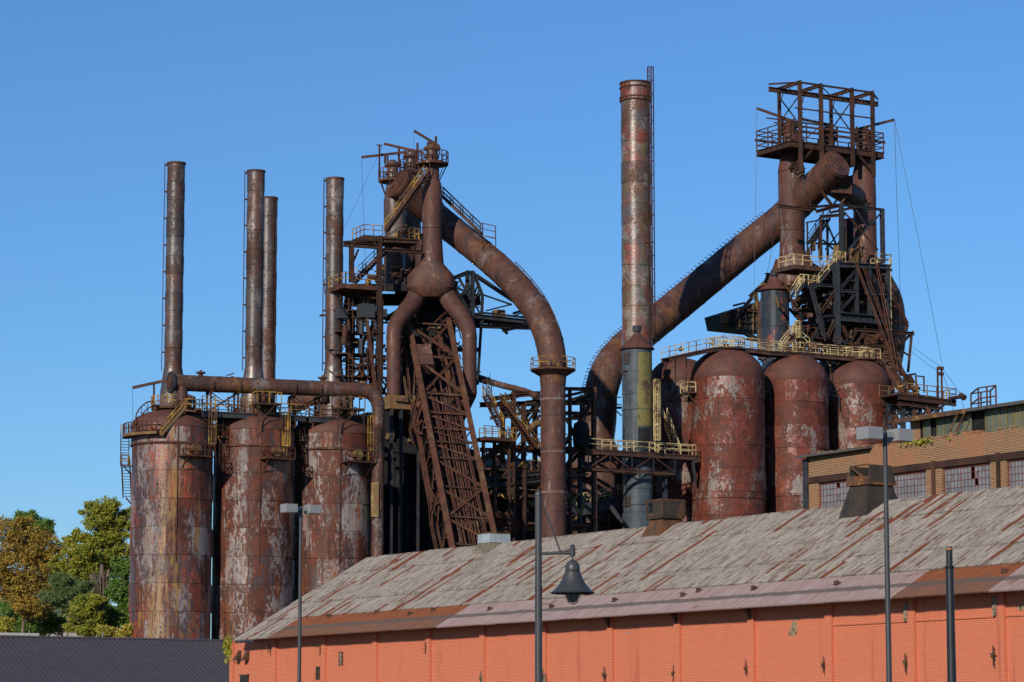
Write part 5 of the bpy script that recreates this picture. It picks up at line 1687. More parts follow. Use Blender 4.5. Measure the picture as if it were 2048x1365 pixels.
# stair and landing along its back
def onpipe(i, up): return V(path[i]) + UP * up
stp = [P(880, 366, 319.5), P(905, 390, 318.8), P(935, 420, 318), P(968, 470, 317)]
m = MB(); 
stair(t, P(963, 468, 316.4), P(884, 392, 319.0), V((0.3, .95, 0)).normalized(), .8, 'steel', 'steel_blue')
dl = [P(965, 470, 315.5), P(991, 476, 315), P(991, 476, 317), P(965, 470, 317.5)]
deck(t, dl, 'steel', .15, 'landing')
railing(t, [dl[0], dl[1], dl[2], dl[3]], 'steel_red', 1.3, 1.2)
for q in dl[:3]:
    member('landing_leg', q, q - UP * 2.6, .1, .1, 'steel', t, 'L')
m = MB()
N_ = [V(p) + (V((0.55, -.3, .78))).normalized() * (r + .25) for p, r in zip(path[16:n1], rads[16:n1])]
m.tube(N_, .06, 5)
for a, p in zip(N_[::2], path[16:n1:2]):
    m.bar(a, V(p).lerp(a, .8), .06)
m.build('grab_rail', 'steel', t)

# ================================================================== pipe gantry between the furnaces
t = thing('pipe_gantry', 'dark steel pipe gantry with yellow stairs behind the vertical gas main', 'gantry', P(1060, 1000, 314) * 1.0)
g1 = Pl(1060, 900, 311, W)
GA = [('column', 1027, 785, 1027, 1100, 8), ('column', 1047, 810, 1047, 1100, 8), ('column', 989, 880, 989, 1100, 6), ('column', 1188, 775, 1188, 1090, 8.5), ('column', 1140, 780, 1140, 1090, 6),
      ('beam', 982, 797, 1080, 788, 7), ('beam', 1024, 786, 1080, 786, 6), ('beam', 1050, 806, 1080, 802, 8), ('beam', 1050, 823, 1080, 823, 7), ('beam', 1130, 778, 1192, 779, 7), ('beam', 1130, 793, 1185, 780, 6, 'I', 'steel_red'), ('beam', 1130, 803, 1172, 790, 4, 'I', 'olive'),
      ('beam', 1130, 827, 1165, 828, 8), ('beam', 1130, 838, 1160, 838, 5, 'I', 'rust_box'), ('beam', 1000, 893, 1080, 897, 8, 'I', 'steel_red'), ('beam', 1130, 898, 1180, 902, 10), ('beam', 960, 958, 1082, 946, 8, 'I', 'steel_blue'), ('beam', 975, 972, 1082, 960, 7, 'I', 'steel_blue'), ('beam', 1130, 940, 1190, 942, 6),
      ('brace', 1028, 800, 1080, 890, 4), ('brace', 1080, 810, 1030, 880, 4), ('brace', 1050, 830, 1078, 900, 4), ('brace', 1052, 880, 1080, 830, 4), ('brace', 1190, 790, 1130, 890, 5), ('brace', 1185, 800, 1162, 855, 3.4, 'L', 'rust_box'), ('brace', 1130, 836, 1160, 885, 4, 'L', 'olive'), ('brace', 1162, 840, 1132, 880, 4, 'I', 'rust_box'), ('brace', 1132, 930, 1165, 880, 4),
      ('brace', 1000, 900, 1055, 930, 6), ('brace', 945, 940, 1000, 890, 7), ('brace', 970, 975, 1005, 905, 5), ('brace', 1000, 960, 1040, 905, 4, 'L', 'steel_red'), ('beam', 1040, 932, 1055, 932, 5, 'I', 'rust_box'),
      ('brace', 1132, 985, 1162, 1030, 4, 'L', 'olive'), ('brace', 1172, 990, 1160, 1035, 4, 'L', 'olive'), ('brace', 1137, 1015, 1160, 985, 4, 'L', 'rust_box'), ('beam', 1132, 952, 1152, 951, 4, 'I', 'olive'), ('beam', 1155, 951, 1177, 949, 4, 'I', 'olive')]
frames(t, g1, GA, 'steel')
g2 = g1.off(6)
frames(t, g2, [('column', 1005, 790, 1005, 1100, 8), ('column', 1070, 790, 1070, 1100, 8), ('column', 1165, 790, 1165, 1090, 8), ('beam', 960, 810, 1185, 805, 10), ('beam', 960, 900, 1185, 905, 8), ('beam', 960, 940, 1185, 940, 8), ('beam', 960, 1000, 1240, 1000, 8), ('beam', 960, 1050, 1240, 1050, 8),
      ('brace', 1005, 810, 1070, 900, 6), ('brace', 1070, 810, 1005, 900, 6), ('brace', 1070, 900, 1165, 1000, 6), ('brace', 1165, 900, 1070, 1000, 6), ('brace', 960, 1060, 1005, 990, 6)], 'shade_black')
for y in (790, 826, 898, 955):
    for x in (1027, 1047, 1140, 1188):
        a = g1(x, y); member('cross_beam', a, a + UL * 6, .3, .3, 'steel', t, 'I')
# decks with clutter of pipes and drums in the gloom
for y, x0, x1 in ((935, 965, 1080), (985, 965, 1080), (1040, 965, 1190)):
    a, b = g1(x0, y), g1(x1, y); b.z = a.z
    deck(t, [a, b, b + UL * 6, a + UL * 6], 'steel', .25)
    if y < 1000: railing(t, [a + UL * .4, b + UL * .4], 'rust_box', 1.1, 1.7)
rg = random.Random(8)
for i in range(64):
    x = rg.uniform(962, 1078) if i < 46 else rg.uniform(1134, 1180); y = rg.uniform(905, 1075) if i < 46 else rg.uniform(950, 1075)
    a = g1(x, y) + UL * rg.uniform(1.0, 5)
    mt = rg.choice(['rust_box', 'steel_red', 'steel', 'steel', 'pipe', 'rust_box'])
    if i % 4 == 0: MB().tube([a, a + W * rg.uniform(.8, 2.2) + UP * rg.uniform(-.2, .2)], rg.uniform(.2, .45), 10).build('small_pipe', mt, t)
    else:
        v = V((rg.uniform(-.8, .8), rg.uniform(-1, 1), rg.uniform(-1.4, 1.4)))
        member('small_member', a, a + v, rg.uniform(.1, .24), rg.uniform(.1, .24), mt, t, 'L')
pipe(t, smooth_path([g1(1056, 862) - UL * .3, g1(1066, 852) - UL * .2, g1(1090, 842)], 4), .38, 'rust_box', 12, 0, 'elbow_pipe')
pipe(t, smooth_path([g1(975, 1030) - UL * .5, g1(1010, 1034) - UL * .5, g1(1022, 1046) - UL * .5, g1(1014, 1062) - UL * .5, g1(985, 1064) - UL * .5], 4), .42, 'steel_red', 12, 0, 'elbow_pipe')
for i in range(60):
    x, y = rg.uniform(990, 1080), rg.uniform(890, 1000)
    a = g1(x, y) + UL * rg.uniform(-.6, 1.2)
    v = V((rg.uniform(-.7, .7), rg.uniform(-.4, .4), rg.uniform(-.9, .9)))
    member('small_member', a, a + v, rg.uniform(.08, .2), rg.uniform(.08, .2), rg.choice(['rust_box', 'yellow', 'steel_red', 'olive', 'rust_box']), t, 'L')
# yellow stairs
stair(t, g1(988, 858) - UL * 1.8, g1(957, 795) - UL * 1.8, (U * .95).normalized(), 1.0, 'steel_red', 'yellow', tm='steel')
stair(t, g1(1062, 900) - UL * 1.2, g1(996, 808) - UL * 1.2, (U * .95).normalized(), 1.0, 'steel_red', 'yellow', tm='steel')
a, b = g1(948, 878) - UL * 2.6, g1(1012, 880) - UL * 2.6; b.z = a.z
deck(t, [a, b, b + UL * 2.5, a + UL * 2.5], 'steel_red', .35)
railing(t, [a, b, b + UL * 2.5], 'yellow', 1.15, .9)
railing(t, [a + UL * 1.2, b + UL * 1.2], 'yellow', 1.0, .8)
for x in (955, 1006):
    q = g1(x, 900) - UL * 1.5; member('column', V((q.x, q.y, a.z - .3)), V((q.x, q.y, 0)), .3, .3, 'steel', t, 'I')
a = g1(952, 800) - UL * 1.8
railing(t, [a, g1(962, 800) - UL * 1.8], 'yellow', 1.9, .8)
q = g1(962, 800) - UL * 1.4
for s_ in range(1): 
    MB().tube(smooth_path([q + UP * .2, q + UP * 2.0, q + WL * .5 + UP * 2.1, q + WL * .6 + UP * .3], 4), .06, 6).build('goose_neck', 'steel_blue', t)
railing(t, [g1(1062, 890) - UL * .6, g1(1082, 890) - UL * .6], 'rust_box', 1.1, .9)
railing(t, [g1(1130, 889), g1(1178, 892)], 'steel', 1.1, 1.3)
# hanging motor housing
MB().lathe(g1(1158, 868) - UL * .5, [(.5, -1.6), (.85, -1.4), (.95, .2), (.75, 1.1), (.4, 1.25)], 14).build('valve_housing', 'shade_black', t)
member('rod', g1(980, 745), g1(980, 792), .04, .04, 'wire', t, 'B')
# ================================================================== right row of stoves
s5 = P(1456, 850, 325)
s5 = V((s5.x, s5.y, 0))
right = [(s5, 4.10, 700, 325), (s5 + W * 9.3, 3.82, 711, 329.8), (s5 + W * 18.5, 3.70, 721, 334.6)]
q4 = P(1361, 850, 331.5)
right.append((V((q4.x, q4.y, 0)), 3.52, 717, 331.5))
rl_ = ['domed red stove, widest of its row, next to the blue flue tower',
       'domed rusty stove between two other domed stoves, its foot behind the brick mill',
       'domed rusty stove at the end of its row, before the dark furnace tower',
       'domed stove half hidden behind the blue flue tower and its shadow']
RST = []
for i, (c, r, yt, d) in enumerate(right):
    t = thing('domed_stove', rl_[i], 'stove tower', (c.x, c.y, 0), 'domed stoves of the right hand row')
    RST.append(t)
    rise = r * .80
    zt = zat(yt, d) - rise
    plated(t, c, r, 0, zt, 2.65, 9, 'stove_c', phase=.2 + .3 * i)
    prof = [((r + .05) * math.cos(a), rise * math.sin(a)) for a in [math.radians(x) for x in (0, 10, 20, 30, 40, 50, 60, 70, 80, 90)]]
    prof = [((r + .06) * (math.cos(a) ** .85 if x < 90 else 0), rise * math.sin(a)) for x, a in [(x, math.radians(x)) for x in (0, 9, 18, 27, 36, 45, 54, 63, 72, 81, 90)]]
    MB().lathe((c.x, c.y, zt), [(r + .02, -.1)] + prof, 48).build('dome', 'dome', t)
    MB().lathe((c.x, c.y, zt), [(r + .03, -.20), (r + .10, -.16), (r + .10, -.04), (r + .06, 0)], 48, caps=False).build('shell_band', 'dome', t)
    zb_ = zat(1000 - 4 * i, d) if i < 2 else 20
    MB().lathe((c.x, c.y, 0), [(r + .05, zb_ - .1), (r + .12, zb_ - .05), (r + .12, zb_ + .1), (r + .05, zb_ + .15)], 48, caps=False).build('shell_band', 'stove_c', t)
# small cream deck on the first, dark vents in the gaps
bracket_platform(RST[0], right[0][0], 4.10, -72, zat(789, 325), 1.0, 1.2, 'steel', 'cream', False)
for i, (x, y) in enumerate(((1531, 782), (1670, 792))):
    q = P(x, y, 326 + 5 * i)
    m = MB(); m.bar(q - W * .7, q + W * .6, .14); m.bar(q + W * .6, q + W * .6 - UP * 1.5, .14); m.build('duct_bracket', 'steel_blue', RST[i + 1], smooth=False)
    m = MB(); m.bar(q - W * .7 + UP * .5, q + W * .6 + UP * .5, .08); m.bar(q - W * .7 + UP * 1.0, q + W * .6 + UP * 1.0, .08); m.build('guard_rail', 'steel_blue', RST[i + 1], smooth=False)
# dark back plates standing between the stoves
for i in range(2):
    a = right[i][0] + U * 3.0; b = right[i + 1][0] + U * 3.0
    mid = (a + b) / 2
    MB().box(mid + UP * zat(790, 332) / 2, 3.2, .3, zat(790, 332), W, U, UP).build('back_plate', 'shade_black', RST[i + 1], smooth=False)

# ---- walkway over the domes
t = thing('dome_walkway', 'cream railed walkway running over the domed stoves', 'catwalk', s5 + UP * zat(705, 325))
wpl = Pl(1456, 700, 324.6, W)
wz = [(1330, 716), (1384, 704), (1420, 696.5), (1492, 698.5), (1530, 704), (1600, 708), (1690, 715), (1752, 720)]
for k in range(len(wz) - 1):
    a, b = wpl(*wz[k]), wpl(*wz[k + 1])
    dz = (b - a)
    poly = [a - U * .9, b - U * .9, b + U * .7, a + U * .7]
    MB().prism(poly, .1).build('platform_deck', 'steel', t, smooth=False)
    for v in (-.9, .7):
        member('girder', a + U * v - UP * .3, b + U * v - UP * .3, .2, .42, 'steel', t, 'I')
    railing(t, [a - U * .85, b - U * .85], 'cream', 1.15, 1.7, .085, (1.0, .55, .12))
    railing(t, [a + U * .65, b + U * .65], 'cream', 1.15, 1.7, .075)
# raised round landings
for (c, r, yt, d), rr, y in ((right[0], 1.9, 697, 325), (right[2], 2.3, 718, 334.6)) if False else [(right[0], 1.95, 695), (right[2], 2.4, 719)]:
    pass
c0 = right[0][0]; zl = zat(697, 324.6)
ring_deck(t, V((c0.x, c0.y, zl)), .6, 2.0, 0, 6.2832, 'steel', .2)
railing(t, ring_pts(V((c0.x, c0.y, zl)), 1.97, 0, 6.2832, 10), 'cream', 1.2, 1.1, .085)
c2 = right[2][0]; zl2 = zat(719.5, 334.6)
ring_deck(t, V((c2.x, c2.y, zl2)), .6, 2.0, 0, 6.2832, 'steel', .2)
railing(t, ring_pts(V((c2.x, c2.y, zl2)), 1.97, math.radians(-160), math.radians(70), 10), 'cream', 1.2, 1.1, .085)
for x in (1350, 1372, 1420, 1490, 1545, 1570, 1620, 1645, 1660, 1700, 1750):
    q = wpl(x, 712)
    member('leg', q - UP * .2, q - UP * (1.8 if x in (1420, 1490, 1700, 1750) else 3.4), .13, .13, 'steel', t, 'L')
for x0, x1 in ((1500, 1540), (1640, 1680), (1530, 1560), (1690, 1660)):
    member('brace', wpl(x0, 738), wpl(x1, 712), .13, .13, 'steel_blue', t, 'L')
q = wpl(1594, 700) - U * .2
caged_ladder(t, V((q.x, q.y, zat(697, q.y))), V((q.x, q.y, zat(643, q.y))), V((0, -1, 0)), 'cream', .36, True, .085)
stair(t, wpl(1616, 697), wpl(1582, 668), U, .7, 'steel', 'cream')
stair(t, wpl(1572, 700) + U, wpl(1596, 670) + U, U, .7, 'steel', 'cream')
rw = random.Random(2)
for i in range(16):
    x = rw.uniform(1588, 1660); q = wpl(x, rw.uniform(700, 735)) + U * rw.uniform(-.5, 1.5)
    member('bar', q, q + V((rw.uniform(-.5, .5), rw.uniform(-.3, .3), rw.uniform(.2, .8))), .1, .1, rw.choice(['steel', 'steel_red', 'cream']), t, 'B')
for x in (1362, 1452, 1640):
    q = wpl(x, 700 if x != 1362 else 708); gear(t, q + UP * .5, .2, 'steel')

# ================================================================== tall stack
d = 326.5
c = P(1272.5, 430, d)
t = thing('tall_stack', 'tall thick stack of olive and rust plates with a caged ladder', 'smokestack', (c.x, c.y, 0))
z1 = zat(166, d)
r = 1.69
ringed(t, c, r, 0, zat(205, d), 2.35, 'stack_b', seg=36)
MB().lathe((c.x, c.y, 0), [(r + .06, zat(205, d)), (r + .06, z1 + 0.0), (r - .12, z1), (r - .12, z1 - 2)], 36, caps=False).build('crown_ring', 'stove_c', t)
for y in (168, 177, 197, 203):
    MB().lathe((c.x, c.y, 0), [(r + .05, zat(y + 1.6, d)), (r + .17, zat(y + 1.2, d)), (r + .17, zat(y - 1.2, d)), (r + .05, zat(y - 1.6, d))], 36, caps=False).build('stiffener', 'steel', t)
o_ = phi(46)
b = c + o_ * (r + .45)
caged_ladder(t, V((b.x, b.y, zat(700, d))), V((b.x, b.y, zat(141, d))), o_, 'steel_red', .36, True, .065, .55)
m = MB()
for i in range(14):
    z = zat(200 + i * 36, d)
    s = V((-o_.y, o_.x, 0))
    m.bar(V((b.x, b.y, z)) + s * .24, V((b.x, b.y, z)) - o_ * .5 + s * .24, .08); m.bar(V((b.x, b.y, z)) - s * .24, V((b.x, b.y, z)) - o_ * .5 - s * .24, .08)
m.build('ladder_bracket', 'steel', t, smooth=False)

# ================================================================== flue towers (conical caps)
def flue(px, d, r, ycone, yeave, mat, label, over, plates=9, course=2.6):
    c = P(px, 850, d)
    t = thing('flue_tower', label, 'tower', (c.x, c.y, 0))
    ze = zat(yeave, d)
    plated(t, c, r, 0, ze, course, plates, mat, name='shell')
    zc = zat(ycone, d)
    MB().lathe((c.x, c.y, 0), [(r + .1, ze - .12), (r + over, ze - .16), (r + over + .02, ze - .08), (r * .62, ze + (zc - ze) * .52), (r * .30, zc - .15), (.42, zc)], 36).build('conical_cap', 'dome', t)
    MB().lathe((c.x, c.y, zc), [(.30, -.1), (.30, .25), (.50, .28), (.50, .42), (.47, .44), (.47, .54), (.50, .56), (.50, .68), (.47, .70), (.50, .78), (.50, .86), (.2, .95), (0, .96)], 20).build('vent_cowl', 'steel_blue', t)
    return t, c, ze
t, c, ze = flue(1275, 320.5, 1.63, 668, 697, 'blue', 'blue grey flue tower with a conical cap and an olive panel', .32)
FB = c
# olive plate, wrapped on the shell
def wrap(t, c, r, a0, a1, z0, z1, mat, name, th=.05, n=10):
    vs, fs = [], []
    for i in range(n + 1):
        o_ = phi(a0 + (a1 - a0) * i / n)
        for rr in (r, r + th):
            for z in (z0, z1):
                vs.append(V((c.x, c.y, z)) + o_ * rr)
    for i in range(n):
        b, e = 4 * i, 4 * i + 4
        fs += [(b + 2, e + 2, e + 3, b + 3), (b, b + 1, e + 1, e), (b + 1, b + 3, e + 3, e + 1), (b, e, e + 2, b + 2)]
    fs += [(0, 2, 3, 1), (4 * n, 4 * n + 1, 4 * n + 3, 4 * n + 2)]
    return MB().add(vs, fs).build(name, mat, t)
wrap(t, c, 1.69, -2, 68, zat(852, 318.8), zat(770, 318.8), 'olive', 'olive_panel')
wrap(t, c, 1.69, 2, 64, zat(768, 318.8), zat(704, 318.8), 'olive', 'olive_panel', .03)
wrap(t, c, 1.68, 0, 45, zat(898, 318.8), zat(856, 318.8), 'shade_black', 'inspection_door', .06)
for y in (714, 1000):
    o = wrap(t, c, 1.68, -60, -34, zat(y + 12, 318.8), zat(y - 8, 318.8), 'steel', 'louvre', .10)
    for k in range(4):
        wrap(t, c, 1.76, -60, -34, zat(y + 10 - k * 5, 318.8), zat(y + 12.5 - k * 5, 318.8), 'steel_blue', 'slat', .06) .parent = o
for y in (820, 900, 960, 1010):
    MB().lathe((c.x, c.y, 0), [(1.65, zat(y + 1, 320)), (1.76, zat(y + .6, 320)), (1.76, zat(y - .6, 320)), (1.65, zat(y - 1, 320))], 36, caps=False).build('stiffener', 'blue', t)
m = MB(); m.bar(P(1238, 740, 320), P(1254, 742, 319.2), .25, .12); m.bar(P(1238, 740, 320), P(1250, 752, 319.4), .1); m.build('lamp_bracket', 'steel', t, smooth=False)
t, c, ze = flue(1553, 343, 1.64, 556, 580, 'blue_red', 'dark blue tank with red lead spots and a conical cap', .38, plates=6, course=4.5)
FT2 = c
# cream framed ladder beside the flue tower
q = P(1314, 800, 318)
t = thing('cream_ladder', 'cream caged ladder standing beside the blue flue tower', 'ladder', V((q.x, q.y, zat(903, 318))))
caged_ladder(t, V((q.x, q.y, zat(903, 318))), V((q.x, q.y, zat(760, 318))), V((0, -1, 0)), 'cream', .38, True, .09)

# ================================================================== walkway in front of the flue tower
t = thing('service_walkway', 'cream railed trussed walkway passing before the blue flue tower', 'catwalk', P(1290, 905, 307))
sp_ = Pl(1275, 905, 317.2, W)
a, b = sp_(1172, 900), sp_(1392, 908)
zf = (a.z + b.z) / 2; a.z = b.z = zf
al = (b - a).normalized(); bk = V((-al.y, al.x, 0))
deck(t, [a, b, b + bk * 1.4, a + bk * 1.4], 'steel', .12)
for v in (0, 1.4):
    member('girder', a + bk * v - UP * .35, b + bk * v - UP * .35, .22, .5, 'steel', t, 'I')
    m0, m1 = a + bk * v - UP * 2.2, a.lerp(b, .80) + bk * v - UP * 2.2
    member('bottom_chord', m0, m1, .22, .3, 'steel', t, 'I')
    L = (b - a).length
    for i in range(5):
        f0 = .02 + i * .195
        p = a.lerp(b, f0) + bk * v
        member('post', p + UP * (0 if i else -.2), p - UP * 2.2, .14, .14, 'steel_blue', t, 'L')
        if i < 4:
            p2 = a.lerp(b, f0 + .195) + bk * v
            member('brace', p - UP * (.4 if i % 2 else 2.1), p2 - UP * (2.1 if i % 2 else .4), .15, .15, 'steel_red', t, 'L')
    railing(t, [a + bk * v, b + bk * v], 'cream', 1.12, 2.2, .09, (1.0, .5))
railing(t, [b, b + bk * 1.4], 'cream', 1.12, .7, .09)
MB().box(a + bk * 1.6 + al * 1.2 + UP * .6, 1.4, .9, 1.9, al, bk, UP).build('lagged_valve', 'shade_black', t, smooth=False)
member('knee_brace', b - UP * .4 - al * .4, b - UP * 3.2 + al * .6 + bk * 1.0, .3, .3, 'steel_blue', t, 'I')
member('knee_brace', b - UP * .4 - al * .4 + bk * 1.2, b - UP * 2.4 - al * 3.0 + bk * 1.2, .2, .2, 'steel_blue', t, 'I')
stair(t, a.lerp(b, .95) + bk * 2.4, P(1330, 836, 322.5), (W * .2 + U).normalized(), 1.2, 'steel', 'cream')
for f in (.03, .80):
    q = a.lerp(b, f) + bk * 1.9
    member('column', V((q.x, q.y, zf)), V((q.x, q.y, 0)), .4, .4, 'steel_blue', t, 'I')
member('hanger', P(1226, 940, 316), P(1226, 975, 316), .1, .1, 'steel_blue', t, 'B')
# lower lit conveyor walk behind
t = thing('conveyor_bridge', 'low sloping railed conveyor bridge behind the vertical gas main', 'conveyor', P(1190, 1000, 322))
cv = Pl(1190, 1000, 321, W)
a, b = cv(1125, 1016), cv(1250, 990)
MB().prism([a, b, b + U * 2, a + U * 2], 1.3).build('conveyor_deck', 'steel_blue', t, smooth=False)
railing(t, [a, b], 'cream', 1.15, .9, .085, (1.0, .66, .33))
for q in (a.lerp(b, .2), a.lerp(b, .8)):
    member('leg', q + U - UP * 1.3, V((q.x + U.x, q.y + U.y, 0)), .4, .4, 'steel', t, 'I')
pipe(t, [P(1222, 1013, 319), P(1245, 1045, 317)], .22, 'steel_blue', 10, 0, 'chute')
pipe(t, [P(1215, 1008, 319), P(1240, 1040, 317)], .18, 'steel_blue', 10, 0, 'chute')

# ================================================================== dust catcher and right downcomer
dc = P(1195, 950, 334)
dc = V((dc.x, dc.y, 0))
t = thing('dust_catcher', 'wide dust catcher drum with a conical top in the shade', 'dust catcher', dc)
MB().lathe(dc, [(2.6, 0), (3.9, 12), (3.95, zat(955, 334)), (3.8, zat(945, 334)), (1.9, zat(880, 334)), (1.9, zat(870, 334))], 36).build('drum', 'pipe', t)
t = thing('gas_downcomer', 'thick rusty gas main slanting from the taller furnace behind the tall stack', 'pipe', dc + UP * zat(880, 334))
path = smooth_path([P(1612, 392, 351), P(1560, 442, 350.5), P(1500, 490, 349.5), P(1430, 548, 348), P(1360, 606, 345.5), P(1300, 655, 342), P(1250, 697, 338), P(1216, 740, 334.6), P(1201, 790, 334)], 5)
n1 = len(path)
path += [V((path[-1].x - .1, path[-1].y, zat(840, 334))), V((dc.x, dc.y, zat(884, 334)))]
rads = [1.95] * n1 + [1.95, 1.93]
pipe(t, path, rads, 'pipe', 36, 3.0, 'main_pipe')
m = MB()
for i in range(6, n1, 1):
    p = V(path[i]); tn = (V(path[min(i + 1, n1 - 1)]) - V(path[i - 1])).normalized()
    nn = tn.cross(V((0, 1, 0))).normalized()
    if nn.z < 0: nn = -nn
    for f in (0, .5):
        q = p.lerp(V(path[min(i + 1, n1 - 1)]), f) + nn * 1.93
        m.tube([q, q + nn * .3, q + nn * .34 + tn * .2], .05, 5)
m.build('rope_hooks', 'steel', t)
for i in (16, 30):
    p = V(path[i]); tn = (V(path[i + 1]) - p).normalized(); nn = V((-.6, -.5, .7)).normalized()
    q = p + nn * 2.0
    MB().box(q, .9, .5, .12, tn, nn.cross(tn), nn).build('hatch_bracket', 'steel', t, smooth=False)
m = MB()
for y in (795, 810):
    m.bar(P(1226, y, 330), P(1243, y, 330), .12)
m.bar(P(1226, 816, 330), P(1244, 816, 330), .35, .25); m.bar(P(1228, 818, 330), P(1243, 832, 330), .14); m.bar(P(1230, 795, 330), P(1230, 815, 330), .1)
m.build('side_landing', 'steel_blue', t, smooth=False)

# ================================================================== right furnace
FD2 = 349.0
f2 = P(1690, 700, FD2)
t = thing('blast_furnace', 'taller blast furnace with a tall head frame and dark steel tower', 'blast furnace', (f2.x, f2.y, 0))
RF = t
fc = P(1712, 700, 362); fc = V((fc.x, fc.y, 0))
zb = lambda y: zat(y, 362)
MB().lathe(fc, [(5.4, 0), (5.4, 12), (5.9, 17), (5.9, 20), (4.6, zb(720)), (3.6, zb(610)), (3.0, zb(560)), (3.6, zb(552)), (3.6, zb(540)), (1.6, zb(510)), (1.4, zb(440))], 36).build('furnace_stack', 'shade_black', t)
def up2(nm, x, rows_, dd, mat='pipe_pale', seg=32):
    a = P(x, 400, dd); kk = 1 / ppm(dd)
    return MB().lathe((a.x, a.y, 0), [(r * kk, zat(y, dd)) for r, y in rows_], seg).build(nm, mat, t)
up2('uptake', 1583.5, [(34, 575), (33, 545), (28, 520), (26, 500), (25.5, 470), (26.5, 430), (27.5, 400), (27.5, 340), (24.5, 325), (18, 300), (17, 262)], 347)
up2('uptake', 1729, [(27, 620), (24, 540), (23.5, 420), (24, 400), (23, 345), (16, 318), (15, 268)], 350)
a_u = P(1583.5, 400, 347)
for y, r_ in ((345, 27.8), (418, 27.4), (463, 26)):
    MB().lathe((a_u.x, a_u.y, 0), [(r_ / ppm(347) - .02, zat(y + 1, 347)), (r_ / ppm(347) + .05, zat(y, 347)), (r_ / ppm(347) - .02, zat(y - 1, 347))], 32, caps=False).build('plate_seam', 'pipe', t)
# breeches of the left uptake
m = MB()
kk = 1 / ppm(347)
p3 = smooth_path([P(1588, 520, 347), P(1606, 545, 346.5), P(1630, 560, 347), P(1650, 590, 350)], 5)
m.tube(p3, [30 * kk - i * .02 for i in range(len(p3))], 24); m.build('breeches_piece', 'pipe_pale', t)
p3 = smooth_path([P(1576, 530, 347), P(1560, 570, 347), P(1545, 600, 347.6), P(1536, 640, 348), P(1536, 720, 348)], 5)
pipe(t, p3, [28 * kk - i * .022 for i in range(len(p3))], 'pipe', 24, 2.6, 'uptake_leg')
for x, y0, y1, r_, dd in ((1623, 580, 720, 11, 345), (1645, 585, 720, 9, 347)):
    q = P(x, y0, dd); kk2 = 1 / ppm(dd)
    pipe(t, [P(x - 4, y0, dd), P(x + 4, (y0 + y1) / 2, dd), P(x + 8, y1, dd)], r_ * kk2, 'pipe_pale', 18, 2.2, 'gas_leg')
p3 = smooth_path([P(1732, 520, 352), P(1752, 548, 352), P(1776, 582, 353), P(1788, 620, 354), P(1790, 680, 354), P(1780, 740, 354)], 5)
pipe(t, p3, 1.30, 'pipe', 24, 2.2, 'uptake_leg')
# header barrel with end cover
hd0, hd1 = P(1675, 327, 341.5), P(1606, 398, 346.5)
hax = (hd1 - hd0).normalized()
pipe(t, [hd0 + hax * .2, hd0.lerp(hd1, .5), hd1], 1.82, 'pipe', 32, 2.6, 'header')
cap = MB().tube([hd0, hd0 + hax * .25], 1.80, 36).build('header_cover', 'pipe', t)
MB().tube([hd0 + hax * .22, hd0 + hax * .5], 1.92, 36).build('cover_flange', 'steel', cap)
p3 = smooth_path([P(1668, 372, 346), P(1690, 384, 347), P(1716, 400, 350)], 5)
pipe(t, p3, [1.35 + .01 * i for i in range(len(p3))], 'pipe', 24, 0, 'cross_header')
MB().hexa([P(1662, 385, 343), P(1704, 388, 343), P(1704, 388, 347), P(1662, 385, 347), P(1658, 348, 343), P(1704, 352, 343), P(1704, 352, 347), P(1658, 348, 347)]).build('saddle', 'steel', t, smooth=False)
# bleeders inside the head deck
for x, y, dd in ((1580, 250, 347), (1655, 262, 352), (1727, 264, 350)):
    a = P(x, y, dd); kk2 = 1 / ppm(dd)
    v = MB().lathe((a.x, a.y, 0), [(15 * kk2, zat(y + 34, dd)), (15 * kk2, zat(y + 20, dd)), (18 * kk2, zat(y + 19, dd)), (18 * kk2, zat(y + 15, dd)), (14 * kk2, zat(y + 14, dd)), (14 * kk2, zat(y + 6, dd)), (19 * kk2, zat(y + 5, dd)), (19 * kk2, zat(y, dd)), (11 * kk2, zat(y - 5, dd)), (4 * kk2, zat(y - 9, dd))], 20).build('bleeder_valve', 'steel_red', t)
    MB().lathe((a.x, a.y, 0), [(14.5 * kk2, zat(y + 13, dd)), (17 * kk2, zat(y + 11.5, dd)), (14.5 * kk2, zat(y + 10, dd))], 20, caps=False).build('valve_band', 'steel', v)
    m = MB()
    for k in range(5):
        q = a + V((math.cos(k * 1.25), math.sin(k * 1.25), 0)) * 19 * kk2
        m.bar(V((q.x, q.y, zat(y + 20, dd))), V((q.x, q.y, zat(y - 9, dd))), .16)
    m.build('valve_guides', 'steel', v, smooth=False)
for x0, y0, x1, y1, dd in ((1513, 217, 1595, 246, 346.5), (1710, 260, 1789, 240, 349.5), (1600, 238, 1668, 252, 351)):
    member('valve_arm', P(x0, y0, dd), P(x1, y1, dd), .2, .3, 'steel', t, 'I')
